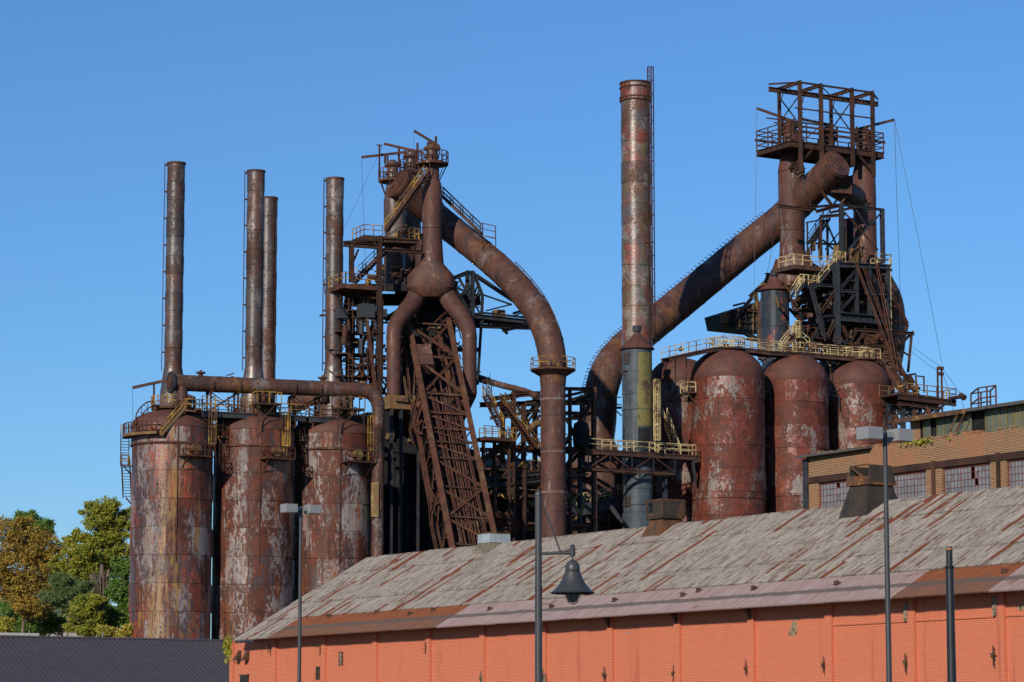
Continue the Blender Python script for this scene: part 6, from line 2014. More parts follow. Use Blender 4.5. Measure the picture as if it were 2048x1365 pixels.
# head deck
hp = Pl(1650, 292, 344.5, W)
hb = hp.off(6.5)
a, b = hp(1583, 288), hp(1768, 305)
zt_ = (a.z + b.z) / 2
def hpz(pl, px): 
    q = pl(px, 296); return V((q.x, q.y, zt_))
a, b = hpz(hp, 1582), hpz(hp, 1767)
bk = U * 7.0
deck(t, [a, b, b + bk, a + bk], 'steel', .25)
for v in (0, 7.0):
    member('edge_girder', a + U * v - UP * .2, b + U * v - UP * .2, .3, .75, 'steel', t, 'I')
for f in (0, .33, .66, 1):
    q = a.lerp(b, f); member('cross_girder', q - UP * .2, q + bk - UP * .2, .3, .7, 'steel', t, 'I')
railing(t, [a, b, b + bk, a + bk, a], 'steel', 2.6, 2.3, .12, (1.0, .78, .55, .3))
for v in (0, 7.0):
    member('guard_beam', a + U * v + UP * 1.45 - W * .3, b + U * v + UP * 1.45 + W * .3, .14, .28, 'steel', t, 'I')
# head frame
fr = []
ztp = zat(172, 344.5)
front = [(1598, 345), (1640, 366), (1702, 332), (1743, 355)]
tops = []
for px, yb in front:
    q = hp(px, 250) - U * .25
    zt2 = hp(1640, 172).z
    member('column', V((q.x, q.y, zt2)), V((q.x, q.y, zat(yb, q.y))), .40, .40, 'steel', t, 'I')
    tops.append(V((q.x, q.y, zt2)))
for i, tp in enumerate(tops):
    q = tp + U * 4.2
    member('roof_beam', tp + UP * .0 - U * .3, q + U * .8, .28, .42, 'steel', t, 'I')
    if i in (0, 2): member('rear_column', q, V((q.x, q.y, zt_)), .34, .34, 'steel', t, 'I')
    member('knee', tp + U * 3.2 - UP * .2, tp + U * 4.2 - UP * 2.2, .12, .12, 'steel', t, 'L')
    member('stub', tp + U * 2 + UP * .1, tp + U * 2.0 - UP * .8, .12, .12, 'steel', t, 'L')
    if i < 3:
        for v in (0.0, 4.2):
            member('eave_beam', tp + U * v, tops[i + 1] + U * v, .16, .22, 'steel', t, 'I')
        member('roof_brace', tp, tops[i + 1] + U * 4.2, .10, .10, 'steel', t, 'L')
mid0, mid1 = tops[0] + U * 2.2 - W * 3.0 - UP * .75, tops[3] + U * 2.2 + W * 2.6 - UP * .75
member('crane_rail', mid0, mid1, .42, .55, 'steel', t, 'I')
member('roof_beam', mid0 + UP * .6, tops[0], .14, .2, 'steel', t, 'I')
member('roof_beam', mid1 + UP * .6, tops[3], .14, .2, 'steel', t, 'I')
for f, nm in ((0.56, 'rail_bar'), (0.42, 'rail_bar')):
    z = zt_ + (ztp - zt_) * f
    for v in ((0.0,) if f > .5 else (4.2,)):
        q0, q1 = tops[0] + U * v, tops[3] + U * v
        member(nm, V((q0.x, q0.y, z)) - W * .8, V((q1.x, q1.y, z)), .12, .16, 'steel', t, 'L')
member('rail_bar', V((tops[0].x, tops[0].y, zt_ + 3.6)) + U * 4.2 - W * 2, V((tops[2].x, tops[2].y, zt_ + 3.6)) + U * 4.2, .12, .14, 'steel', t, 'L')
for i, j in ((0, 1), (2, 3)):
    q0, q1 = tops[i] + U * 4.2, tops[j] + U * 4.2
    member('sway_brace', q0 - UP * 1.0, V((q1.x, q1.y, zt_ + 3.2)), .12, .12, 'steel', t, 'L')
    member('sway_brace', q1 - UP * .3, V((q0.x, q0.y, zt_ + 3.2)), .12, .12, 'steel', t, 'L')
m = MB()
for col, side in ((0, 1), (1, -1)):
    for k in range(9):
        q = tops[col] - UP * (1.2 + k * .62); m.bar(q, q + W * .55 * side, .05)
m.build('climbing_rungs', 'steel', t, smooth=False)
member('stay', hp(1597, 290), hp(1641, 252), .12, .12, 'steel', t, 'L'); member('stay', hp(1605, 322), hp(1638, 284), .2, .2, 'steel', t, 'I'); member('stay', hp(1708, 298), hp(1741, 340), .22, .22, 'steel', t, 'I'); member('stay', hp(1718, 280), hp(1745, 306), .12, .12, 'steel', t, 'L')
stair(t, hp(1603, 332) + U * 2, hp(1621, 302) + U * 2, U, 1.0, 'steel', None)
m = MB(); m.bar(hp(1604, 342) + U, hp(1622, 334) + U, .1); m.bar(hp(1604, 352) + U, hp(1616, 344) + U, .1); m.build('side_rail', 'olive', t, smooth=False)
# main tower
tp = Pl(1710, 600, 340.0, W)
TW = [('column', 1675.5, 525, 1675.5, 692, 8), ('column', 1670, 526, 1670, 692, 6), ('column', 1713, 528, 1713, 645, 7), ('column', 1739, 528, 1739, 650, 7), ('column', 1775, 530, 1775, 665, 7), ('column', 1781, 520, 1781, 662, 2.6, 'B', 'cream'),
      ('beam', 1672, 530, 1782, 535, 10), ('beam', 1676, 582, 1713, 583, 6), ('beam', 1743, 587, 1776, 588, 7), ('beam', 1676, 634, 1776, 643, 18), ('beam', 1743, 607, 1776, 609, 3),
      ('brace', 1681, 578, 1711, 542, 4.5), ('brace', 1681, 621, 1711, 588, 4), ('brace', 1742, 545, 1768, 585, 4), ('brace', 1742, 600, 1772, 640, 4, 'I', 'steel_red'), ('brace', 1684, 652, 1704, 690, 6, 'I', 'steel_red'),
      ('column', 1683, 408, 1683, 503, 8), ('column', 1765, 418, 1765, 527, 7.5), ('beam', 1683, 410, 1764, 420, 5), ('brace', 1764, 424, 1697, 500, 3, 'L'), ('brace', 1688, 424, 1756, 500, 2.6, 'L', 'steel_red'), ('brace', 1712, 420, 1740, 462, 2.6, 'L'), ('brace', 1731, 405, 1741, 450, 2, 'L'),
      ('brace', 1622, 572, 1648, 672, 7), ('beam', 1622, 570, 1672, 573, 6), ('brace', 1671, 582, 1642, 626, 6, 'I', 'steel'), ('beam', 1640, 634, 1671, 630, 5), ('brace', 1669, 642, 1655, 674, 6, 'I', 'steel'), ('brace', 1690, 690, 1705, 660, 4), ('beam', 1697, 560, 1711, 564, 3)]
frames(t, tp, TW, 'steel_blue')
tb = tp.off(9)
frames(t, tb, [('column', 1675, 520, 1675, 692, 9), ('column', 1715, 520, 1715, 692, 7), ('column', 1760, 520, 1760, 692, 9), ('beam', 1650, 545, 1765, 548, 10, 'I', 'shade_black'), ('beam', 1600, 600, 1765, 600, 16, 'I', 'shade_black'), ('beam', 1600, 650, 1765, 650, 14, 'I', 'shade_black'), ('beam', 1660, 570, 1765, 572, 14, 'I', 'shade_black'), ('brace', 1675, 640, 1715, 560, 7), ('brace', 1715, 640, 1760, 560, 7), ('brace', 1675, 560, 1715, 640, 6), ('brace', 1600, 690, 1675, 620, 7), ('beam', 1680, 622, 1760, 622, 12, 'I', 'shade_black'),
              ('column', 1640, 470, 1640, 520, 4), ('column', 1655, 440, 1655, 520, 4)], 'steel_blue')
for x in (1675, 1713, 1740, 1775):
    for y in (532, 584, 638):
        a = tp(x, y); member('cross_beam', a, a + U * 9, .35, .4, 'steel_blue', t, 'I')
a = tp(1672, 528); b = tp(1784, 532); b.z = a.z
deck(t, [a, b, b + U * 9, a + U * 9], 'steel_blue', .25)
a = tp(1676, 641); b = tp(1776, 648); b.z = a.z
deck(t, [a + U * .5, b + U * .5, b + U * 9, a + U * 9], 'shade_black', .4)
for i, y in enumerate((560, 600)):
    a = tp(1684, y) + U * 5; b = tp(1776, y) + U * 5
    if i == 0: MB().prism([a, b, b + U * 3, a + U * 3], 1.2).build('machine_house', 'steel', t, smooth=False)
rt = random.Random(12)
for i in range(120):
    x, y = rt.uniform(1600, 1790), rt.uniform(540, 710)
    a = tp(x, y) + U * rt.uniform(1.5, 8)
    mt = rt.choice(['steel', 'steel_blue', 'steel_red', 'steel', 'rust_box'])
    if i % 4 == 0: MB().tube([a, a + W * rt.uniform(.6, 2)], rt.uniform(.2, .5), 10).build('small_pipe', mt, t)
    else: member('small_member', a, a + V((rt.uniform(-1.4, 1.4), rt.uniform(-1, 1), rt.uniform(-1.6, 1.6))), rt.uniform(.15, .35), rt.uniform(.15, .35), mt, t, 'L')
for x0, y0, x1, y1, w in ((1684, 548, 1711, 580, 3), (1684, 590, 1711, 630, 3), (1716, 545, 1738, 600, 3), (1738, 545, 1716, 600, 3), (1716, 600, 1738, 640, 3), (1745, 560, 1772, 530, 3), (1745, 630, 1772, 592, 3), (1684, 655, 1712, 690, 4), (1712, 655, 1690, 690, 4), (1720, 655, 1760, 700, 4), (1765, 655, 1725, 700, 4), (1640, 580, 1668, 625, 4), (1640, 690, 1668, 640, 4)):
    for v in (2.5, 6.0):
        a, b = tp(x0, y0) + U * v, tp(x1, y1) + U * v
        member('brace', a, b, w / 17, w / 17, rt.choice(['steel', 'steel_red', 'steel_blue']), t, 'L')
for y in (560, 610, 668):
    a, b = tp(1640, y) + U * 2.5, tp(1778, y) + U * 2.5; b.z = a.z
    deck(t, [a, b, b + U * 2.5, a + U * 2.5], 'steel', .16)
    railing(t, [a, b], 'steel', 1.1, 1.3, .08)
for x in (1692, 1726, 1758):
    q = tp(x, 600) + U * 2
    caged_ladder(t, V((q.x, q.y, zat(690, q.y))), V((q.x, q.y, zat(535, q.y))), -U, 'steel_red', .3, False, .07, .45, 'ladder')
# upper link beams at the uptakes
up = Pl(1620, 420, 341.5, W)
frames(t, up, [('beam', 1555, 412, 1620, 420, 6), ('beam', 1612, 416, 1700, 408, 5, 'I', 'steel_red'), ('beam', 1632, 424, 1684, 410, 7, 'I', 'steel_red'), ('beam', 1640, 434, 1690, 430, 6, 'I', 'steel_red'), ('beam', 1660, 426, 1742, 408, 5, 'I', 'steel_red'), ('column', 1620, 385, 1620, 420, 2.6), ('brace', 1636, 374, 1664, 411, 5, 'I', 'steel_red'), ('brace', 1662, 345, 1700, 402, 5, 'I', 'steel_red'), ('column', 1704, 350, 1704, 400, 3, 'L'), ('brace', 1680, 408, 1704, 380, 3, 'L', 'rust_box'), ('column', 1615, 447, 1615, 520, 2.6), ('beam', 1612, 446, 1642, 440, 3), ('column', 1642, 435, 1642, 520, 4), ('column', 1692, 440, 1692, 520, 2)], 'steel')
upb = up.off(4)
frames(t, upb, [('brace', 1625, 480, 1650, 440, 3, 'L'), ('brace', 1650, 500, 1690, 450, 3, 'L'), ('brace', 1655, 450, 1675, 495, 3, 'L'), ('brace', 1616, 500, 1655, 435, 2.5, 'L'), ('brace', 1645, 480, 1668, 500, 3, 'L'), ('brace', 1690, 460, 1670, 500, 2.5, 'L'), ('beam', 1612, 486, 1680, 490, 4, 'I', 'rust_box'), ('brace', 1672, 378, 1692, 410, 3, 'L'), ('brace', 1690, 378, 1668, 408, 3, 'L')], 'steel_blue')
stair(t, up(1632, 484) + U * 1, up(1664, 436) + U * 1, U, 1.3, 'shade_black', 'steel_blue')
stair(t, up(1656, 416) + U * 3, up(1648, 392) + U * 3, U, 1.2, 'shade_black', None)
for i in range(14):
    x = rt.uniform(1618, 1660); q = up(x, rt.uniform(488, 515)) + U * rt.uniform(0, 2)
    member('bar', q, q + UP * rt.uniform(.5, 1.4), .14, .14, rt.choice(['steel', 'olive', 'steel_red']), t, 'B')
# cream railed landings and stair
lp2 = Pl(1620, 525, 337.5, W)
a = lp2(1588, 529); b = lp2(1640, 531); b.z = a.z
deck(t, [a, b, b + U * 4, a + U * 4], 'steel', .5)
railing(t, [a + U * 3, a, b], 'cream', 1.2, 1.3, .1)
railing(t, [b, lp2(1684, 530)], 'cream', 1.2, 1.3, .1)
stair(t, lp2(1632, 568), lp2(1672, 521), U, 1.1, 'steel_blue', 'cream')
a = lp2(1600, 569); b = lp2(1634, 570); b.z = a.z
deck(t, [a, b, b + U * 2, a + U * 2], 'steel_blue', .4)
railing(t, [a, b, b + U * 2], 'cream', 1.2, 1.0, .1)
stair(t, lp2(1586, 596), lp2(1603, 568), U, 1.1, 'steel_blue', 'cream')
railing(t, [tp(1672, 525) - U * .1, tp(1690, 526) - U * .1, tp(1690, 526) + U * 2], 'cream', 1.3, 1.2, .1)
railing(t, [tp(1752, 527) + U * .1, tp(1783, 529) + U * .1, tp(1783, 529) + U * 4], 'cream', 1.2, 1.2, .1)
# hoist sheave
sv = tp(1735, 507) + U * 1.2
sx = (W * .75 - U * .66).normalized()
m = MB()
R_s = .88
ringp = [sv + (sx * math.cos(a) * R_s + UP * math.sin(a) * R_s) for a in [6.2832 * i / 24 for i in range(25)]]
m.tube(ringp, .12, 6)
for k in range(3):
    a = k * math.pi / 3 + .3
    m.bar(sv - (sx * math.cos(a) + UP * math.sin(a)) * R_s, sv + (sx * math.cos(a) + UP * math.sin(a)) * R_s, .14)
m.tube([sv - sx.cross(UP) * .3, sv + sx.cross(UP) * .3], .22, 10)
m.build('hoist_sheave', 'steel', t)
m = MB()
for x0 in (1711, 1716, 1721):
    for k in range(9):
        m.box(tp(x0, 497 + k * 3.2) + U * .8, .22, .3, .12, W, U, UP)
m.bar(tp(1705, 530) + U * .8, tp(1712, 495) + U * .8, .3); m.bar(tp(1722, 530) + U * .8, tp(1724, 495) + U * .8, .22); m.box(tp(1700, 500) + U * 2, 1.0, 1.2, 1.6, W, U, UP)
m.build('sheave_bearing', 'rust_box', t, smooth=False)
m = MB()
for x0, y0, x1, y1 in ((1707, 528, 1800, 765), (1711, 530, 1806, 768), (1722, 535, 1815, 775), (1727, 535, 1819, 775), (1748, 528, 1790, 740), (1752, 528, 1796, 740)):
    MB().bar(tp(x0, y0) - U * .3, P(x1, y1, 331), .10).build('hoist_rope', 'steel_red', t, smooth=False)
rt0 = random.Random(5)
# ore gantry box arm on the left
ap = Pl(1490, 640, 352.0, W)
a, b = ap(1448, 628), ap(1535, 612)
m = MB()
m.hexa([ap(1452, 655), ap(1535, 664), ap(1535, 664) + U * 4, ap(1452, 655) + U * 4, ap(1446, 628), ap(1535, 600), ap(1535, 600) + U * 4, ap(1446, 628) + U * 4])
m.build('gantry_box', 'steel_blue', t, smooth=False)
for k in range(7):
    f = k / 6
    member('box_rib', ap(1452 + 80 * f, 655 + 8 * f) - U * .1, ap(1447 + 85 * f, 627 - 26 * f) - U * .1, .16, .2, rt0.choice(['steel', 'steel_blue', 'rust_box']), t, 'B')
for k in range(3):
    member('box_rail', ap(1448, 634 + 7 * k) - U * .15, ap(1534, 612 + 16 * k) - U * .15, .14, .14, 'steel', t, 'B')
frames(t, ap.off(-.3), [('brace', 1463, 645, 1505, 595, 6), ('brace', 1500, 595, 1545, 552, 8, 'I', 'rust_box'), ('brace', 1512, 588, 1518, 660, 6, 'I', 'rust_box'), ('beam', 1496, 620, 1534, 627, 6, 'I', 'steel'), ('brace', 1462, 650, 1518, 682, 8), ('beam', 1446, 633, 1466, 622, 5, 'I', 'steel'), ('beam', 1450, 648, 1458, 630, 8, 'I', 'rust_box'), ('beam', 1466, 612, 1490, 606, 4), ('beam', 1532, 552, 1548, 556, 12, 'I', 'rust_box'), ('brace', 1515, 600, 1525, 622, 3, 'L', 'rust_box'), ('beam', 1492, 678, 1540, 684, 4, 'I', 'steel_red')], 'steel_blue')
MB().tube([ap(1447, 628) - U * .2, ap(1447, 648) - U * .2], .5, 12).build('arm_nose', 'rust_box', t)
# pieces between tank and tower
frames(t, Pl(1600, 650, 346, W), [('beam', 1588, 612, 1616, 600, 8, 'I', 'steel'), ('brace', 1588, 620, 1604, 645, 8, 'I', 'rust_box'), ('column', 1598, 600, 1598, 690, 6), ('brace', 1600, 680, 1614, 655, 7, 'I', 'rust_box'), ('brace', 1612, 660, 1622, 690, 6, 'I', 'rust_box'), ('beam', 1590, 600, 1620, 596, 3, 'I', 'olive'), ('column', 1610, 610, 1610, 640, 10, 'I', 'steel')], 'steel')
# lower right bracing and hoist bridge
bp = Pl(1770, 700, 339, W)
frames(t, bp, [('beam', 1710, 660, 1828, 668, 7), ('brace', 1785, 590, 1815, 648, 5), ('brace', 1815, 648, 1812, 662, 5), ('beam', 1790, 642, 1812, 648, 4), ('brace', 1823, 672, 1816, 745, 4), ('brace', 1823, 668, 1770, 720, 4), ('brace', 1812, 672, 1780, 730, 3.4), ('beam', 1806, 704, 1817, 711, 3), ('brace', 1710, 690, 1730, 665, 4), ('brace', 1712, 664, 1700, 690, 3), ('beam', 1705, 690, 1790, 692, 4), ('column', 1731, 662, 1731, 700, 4), ('brace', 1735, 668, 1750, 695, 4, 'I', 'steel_red'), ('brace', 1770, 690, 1806, 668, 2.4, 'L')], 'steel')
for i in range(90):
    x, y = rt.uniform(1690, 1812), rt.uniform(655, 770)
    if x > 1790 and y > 745: continue
    a = bp(x, y) + U * rt.uniform(.3, 4)
    member('small_member', a, a + W * rt.uniform(-1.8, 1.8) + UP * rt.uniform(-1.8, 1.8) + U * rt.uniform(-.6, .6), .17, .17, rt.choice(['steel', 'steel_red', 'steel', 'steel_blue', 'rust_box']), t, 'L')
hbp = lambda f, s, bk=0: P(1738 + 72 * f + s, 662 + 112 * f, 343 - 10 * f) + U * bk
for s in (-14, 14):
    for bk in (0, 2.2):
        member('hoist_chord', hbp(-.2, s, bk), hbp(1.5, s, bk), .42, .42, 'steel_red', t, 'I')
for k in range(12):
    f = k / 8 - .1
    member('hoist_strut', hbp(f, -14), hbp(f, 14), .22, .22, 'steel_red', t, 'I')
    member('hoist_lacing', hbp(f, -14), hbp(f + .12, 14), .16, .16, 'steel', t, 'L')
    member('hoist_lacing', hbp(f, 14), hbp(f + .12, -14, 2.2), .16, .16, 'steel', t, 'L')
for k in range(5):
    s = -8 + k * 4
    member('hoist_rail', hbp(-.1, s, .8), hbp(1.4, s, .8), .2, .24, 'steel_red', t, 'I')

# ================================================================== hoist landing on the right
t = thing('hoist_landing', 'yellow railed landing jutting out beside the furnace hoist', 'platform', P(1850, 795, 330) * 1.0)
lp3 = Pl(1850, 790, 329, W)
a = lp3(1796, 786); b = lp3(1912, 796); b.z = a.z - .3
deck(t, [a, b, b + U * 3.4, a + U * 3.4], 'steel', .22)
for v in (0, 3.4):
    member('girder', a + U * v - UP * .45, b + U * v - UP * .45, .3, .62, 'steel', t, 'I')
    railing(t, [a + U * v, b + U * v], 'yellow' if v == 0 else 'rust_box', 1.25, 1.3, .09)
railing(t, [b, b + U * 3.4], 'yellow', 1.25, 1.2, .09)
member('girder', a - UP * 1.2, a.lerp(b, .72) - UP * 1.3, .3, .35, 'steel', t, 'I')
for i in range(20):
    x = rt.uniform(1800, 1848); q = lp3(x, rt.uniform(768, 784)) + U * rt.uniform(.3, 3)
    member('bar', q, q + V((rt.uniform(-.9, .9), rt.uniform(-.5, .5), rt.uniform(-.4, .7))), .12, .12, rt.choice(['rust_box', 'yellow', 'steel']), t, 'B')
MB().tube([lp3(1895, 798) - U * .3, lp3(1923, 794) - U * .3], .22, 10).build('sheave_arm', 'steel', t)
MB().tube([lp3(1922, 797) - U * .6, lp3(1922, 791) + U * .1], .35, 12).build('sheave', 'steel', t)
for x, y in ((1876, 735), (1884, 738)):
    q = lp3(x, 790); member('mast', V((q.x, q.y, zat(y, q.y))), V((q.x, q.y, zat(830, q.y))), .16, .16, 'steel_red', t, 'I')
for y in (737, 748):
    q = lp3(1881, y); MB().box(q, .7, .4, .35, W, U, UP).build('pulley_block', 'steel', t, smooth=False)
stair(t, lp3(1868, 828) + U * .6, lp3(1898, 801) + U * .6, U, 1.2, 'steel_blue', None)
frames(t, lp3.off(.5), [('brace', 1836, 808, 1862, 830, 4), ('brace', 1868, 805, 1844, 832, 4), ('brace', 1872, 806, 1858, 830, 4), ('column', 1806, 806, 1806, 880, 8), ('column', 1826, 806, 1826, 880, 8), ('brace', 1806, 810, 1840, 840, 6), ('brace', 1838, 800, 1842, 840, 6), ('beam', 1800, 840, 1845, 842, 6)], 'steel_blue')
frames(t, lp3.off(1), [('column', 1832, 752, 1832, 786, 2.4), ('column', 1848, 753, 1848, 786, 2.4), ('beam', 1830, 752, 1849, 754, 2.4), ('beam', 1810, 752, 1832, 748, 4), ('beam', 1816, 750, 1826, 768, 8)], 'steel')
for i in range(60):
    x, y = rt.uniform(1802, 1846), rt.uniform(804, 880)
    a = lp3(x, y) + U * rt.uniform(.5, 5)
    member('small_member', a, a + W * rt.uniform(-1.4, 1.4) + UP * rt.uniform(-1.6, 1.6), .2, .2, rt.choice(['steel', 'steel_blue', 'steel']), t, 'L')
for x in (1806, 1870):
    q = lp3(x, 860) + U * 1.5; member('leg', V((q.x, q.y, zat(830, q.y))), V((q.x, q.y, 0)), .5, .5, 'steel', t, 'I')
# ---- hanging ropes
t = thing('slack_ropes', 'thin slack steel ropes hanging from the taller furnace head', 'ropes', P(1790, 240, 347))
m = MB()
for pts in (((1513, 217, 346.5), (1512, 320, 346), (1510, 480, 345), (1505, 720, 342)), ((1548, 470, 346), (1530, 560, 344), (1496, 600, 350)), ((1789, 240, 349), (1793, 380, 347), (1799, 540, 345), (1801, 660, 342)), ((1789, 240, 349), (1835, 470, 342), (1886, 738, 329)), ((1820, 690, 339), (1850, 712, 334), (1880, 733, 329)), ((1818, 698, 339), (1845, 722, 334), (1875, 742, 329)), ((1886, 740, 329), (1905, 765, 329), (1923, 792, 329)), ((1884, 745, 329), (1895, 775, 328), (1912, 840, 320)), ((1922, 797, 329), (1925, 805, 328), (1928, 822, 320))):
    MB().tube(smooth_path([P(*q) for q in pts], 4), .026, 4).build('rope', 'wire', t)

# ================================================================== near black shed added behind the gantry to darken its gaps
t = thing('added_backing_shed', 'near black shed added behind the pipe gantry to darken its gaps', 'building', P(1080, 1000, 345) * 1.0)
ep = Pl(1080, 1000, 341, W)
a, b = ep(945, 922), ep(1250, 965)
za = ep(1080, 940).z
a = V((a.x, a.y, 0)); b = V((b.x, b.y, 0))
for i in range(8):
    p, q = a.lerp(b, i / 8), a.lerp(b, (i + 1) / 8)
    MB().box((p + q) / 2 + UP * za / 2, (q - p).length - .12, .4, za, W, U, UP).build('wall_bay', 'shade_black', t, smooth=False)
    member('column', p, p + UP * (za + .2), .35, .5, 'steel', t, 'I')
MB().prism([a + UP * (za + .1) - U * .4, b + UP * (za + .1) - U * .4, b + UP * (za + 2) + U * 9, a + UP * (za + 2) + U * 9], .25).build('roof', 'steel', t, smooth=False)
# ================================================================== street lamps in front
def lot_light(px, ptop, d, label, s=1.0, yaw=0.0):
    c = P(px, 1200, d)
    top = zat(ptop, d)
    t = thing('parking_light', label, 'street lamp', (c.x, c.y, 0), 'double headed parking lights')
    MB().lathe((c.x, c.y, 0), [(0.12, 0), (0.075 * s, 0.6), (0.055 * s, top - 0.02), (0.0, top)], 14).build('pole', 'lamp', t)
    MB().box((c.x, c.y, 0.35), 0.6, 0.6, 0.7).build('footing', 'pale_wall', t, smooth=False)
    ax = V((math.cos(yaw), math.sin(yaw), 0)); ay = V((-ax.y, ax.x, 0))
    for sgn in (-1, 1):
        hc = V((c.x, c.y, top - 0.09 * s)) + ax * sgn * 0.47 * s
        h = MB()
        x0, y0, z0 = 0.225 * s, 0.235 * s, 0.145 * s
        q = []
        for k, f in ((-1, 0.985), (1, 1.0)):
            for i, j in ((-1, -1), (1, -1), (1, 1), (-1, 1)):
                q.append(hc + ax * i * x0 * f + ay * j * y0 * f + UP * k * z0)
        h.hexa(q)
        hd = h.build('lamp_head', 'lamp_box', t, smooth=False)
        MB().box(hc - UP * (z0 + 0.008), x0 * 1.8, y0 * 1.8, 0.016, ax, ay, UP).build('lens', 'lens', hd, smooth=False)
        m = MB(); m.box(V((c.x, c.y, top - 0.09 * s)) + ax * sgn * 0.145 * s, 0.20 * s, 0.12 * s, 0.13 * s, ax, ay, UP)
        m.build('arm', 'lamp_box', t, smooth=False)
M['lens'] = plain('lamp lens', (0.30, 0.19, 0.13), 0.3)  # orange tint is a reflection put into the lens colour
lot_light(1775.5, 862, 70, 'double headed parking light on a grey pole before the brick mill', 1.0, math.radians(32))
lot_light(600, 1013, 94, 'double headed parking light on a grey pole before the rusty stoves', 0.92, math.radians(32))
# pendant street lamp
d = 50.0
c = P(1077, 1200, d)
k = ppm(d)
t = thing('pendant_street_lamp', 'grey street lamp with a bell shade hung from a side arm', 'street lamp', (c.x, c.y, 0))
def zz(py): return zat(py, d)
ztop = zz(985)
MB().lathe((c.x, c.y, 0), [(0.19, 0), (0.19, 0.5), (0.085, 0.7), (7.6 / k, 1.0), (7.2 / k, zz(1180)), (7.9 / k, zz(1180)), (7.9 / k, zz(1174)), (6.9 / k, zz(1174)), (6.9 / k, ztop - 0.06), (7.6 / k, ztop - 0.055), (7.6 / k, ztop - 0.025), (5.6 / k, ztop + 0.015), (2.6 / k, ztop + 0.04), (0, ztop + 0.045)], 24).build('pole', 'lamp', t)
lx = P(1145, 1100, d).x
y0 = c.y
MB().tube([V((c.x, y0, zz(1108))), V((lx - 0.12, y0, zz(1106)))], 3.1 / k, 12).build('arm', 'lamp', t)
MB().tube([V((lx - 0.13, y0, zz(1106))), V((lx, y0, zz(1105.5)))], 4.2 / k, 12).build('arm_socket', 'lamp', t)
MB().tube([V((c.x + 6 / k, y0, zz(1000))), V((P(1121, 1103, d).x, y0, zz(1104)))], 1.7 / k, 8).build('tie_rod', 'lamp', t)
MB().lathe((lx, y0, 0), [(5.5 / k, zz(1113)), (5.7 / k, zz(1111)), (5.7 / k, zz(1097)), (4.9 / k, zz(1096)), (5.2 / k, zz(1092)), (3, 3) if False else (3.2 / k, zz(1089.5)), (0, zz(1089))], 16).build('finial', 'lamp', t)
lz = lambda py: zz(py)
MB().lathe((lx, y0, 0), [(2.6 / k, zz(1122)), (2.0 / k, zz(1113)), (2.0 / k, zz(1111))], 12).build('stem', 'lamp', t)
sh = MB().lathe((lx, y0, 0), [(13.5 / k, zz(1145)), (14.2 / k, zz(1144)), (15.2 / k, zz(1140)), (14.6 / k, zz(1133)), (11.5 / k, zz(1126)), (6 / k, zz(1121.5)), (2.4 / k, zz(1120))], 28).build('lamp_cap', 'lamp', t)
prof = [(44, 1187), (45.5, 1186), (40, 1182.5), (33, 1176), (26.5, 1168), (21.5, 1159), (18, 1150), (16, 1144.5), (12, 1144)]
inn = [(r - 1.2, y + 1.2) for r, y in prof]
MB().lathe((lx, y0, 0), [(r / k, zz(y)) for r, y in inn[::-1]] + [(r / k, zz(y)) for r, y in prof], 40, caps=False).build('lamp_shade', 'lamp', t, ang=60)
g = G('lamp globe glass')
g.fin((0.55, 0.50, 0.45), 0.08, 0, 0.6)
g.b.inputs['Transmission Weight'].default_value = 0.75
g.b.inputs['IOR'].default_value = 1.3
M['globe'] = g.m
MB().lathe((lx, y0, 0), [(0.001, zz(1206)), (6 / k, zz(1204.5)), (10.5 / k, zz(1200)), (13 / k, zz(1193)), (13.6 / k, zz(1186)), (13.6 / k, zz(1176))], 24).build('globe', 'globe', t)
m = MB()
for i in range(6):
    a = i * math.pi / 3 + 0.3
    pts = [V((lx + math.cos(a) * r / k, y0 + math.sin(a) * r / k, zz(y))) for r, y in ((15.3, 1178), (15.3, 1188), (14.4, 1196), (11.5, 1203), (6, 1208), (0, 1209.5))]
    m.tube(pts, 0.7 / k, 5)
ring = [V((lx + math.cos(a) * 15.4 / k, y0 + math.sin(a) * 15.4 / k, zz(1189))) for a in [2 * math.pi * i / 20 for i in range(21)]]
m.tube(ring, 0.7 / k, 5)
m.build('wire_guard', 'lamp_dark', t)
# plain black pole
d = 58.0
c = P(1901, 1230, d)
k = ppm(d)
t = thing('bare_pole', 'bare black steel pole with an orange band near its tip', 'pole', (c.x, c.y, 0))
MB().lathe((c.x, c.y, 0), [(11 / k, 0), (9.4 / k, zz2 if False else zat(1400, d)), (7.8 / k, zat(1134, d)), (6.6 / k, zat(1134, d)), (6.5 / k, zat(1094, d)), (0, zat(1094, d))], 20).build('pole', 'lamp_dark', t)
MB().lathe((c.x, c.y, 0), [(8.2 / k, zat(1138, d)), (9.6 / k, zat(1136, d)), (9.6 / k, zat(1133, d)), (7 / k, zat(1132, d))], 20).build('collar', 'lamp_dark', t)
M['orange_band'] = plain('orange tape', (0.36, 0.13, 0.05), 0.6)
M['green_tape'] = plain('green tag', (0.05, 0.30, 0.16), 0.6)
MB().lathe((c.x, c.y, 0), [(6.7 / k, zat(1100, d)), (6.75 / k, zat(1099.5, d)), (6.75 / k, zat(1097, d)), (6.7 / k, zat(1096.5, d))], 20).build('band', 'orange_band', t)
MB().tube([V((c.x - 6.5 / k, c.y, zat(1098, d))), V((c.x - 11 / k, c.y, zat(1096, d))), V((c.x - 10 / k, c.y, zat(1092, d)))], 1.0 / k, 6).build('tag', 'green_tape', t)

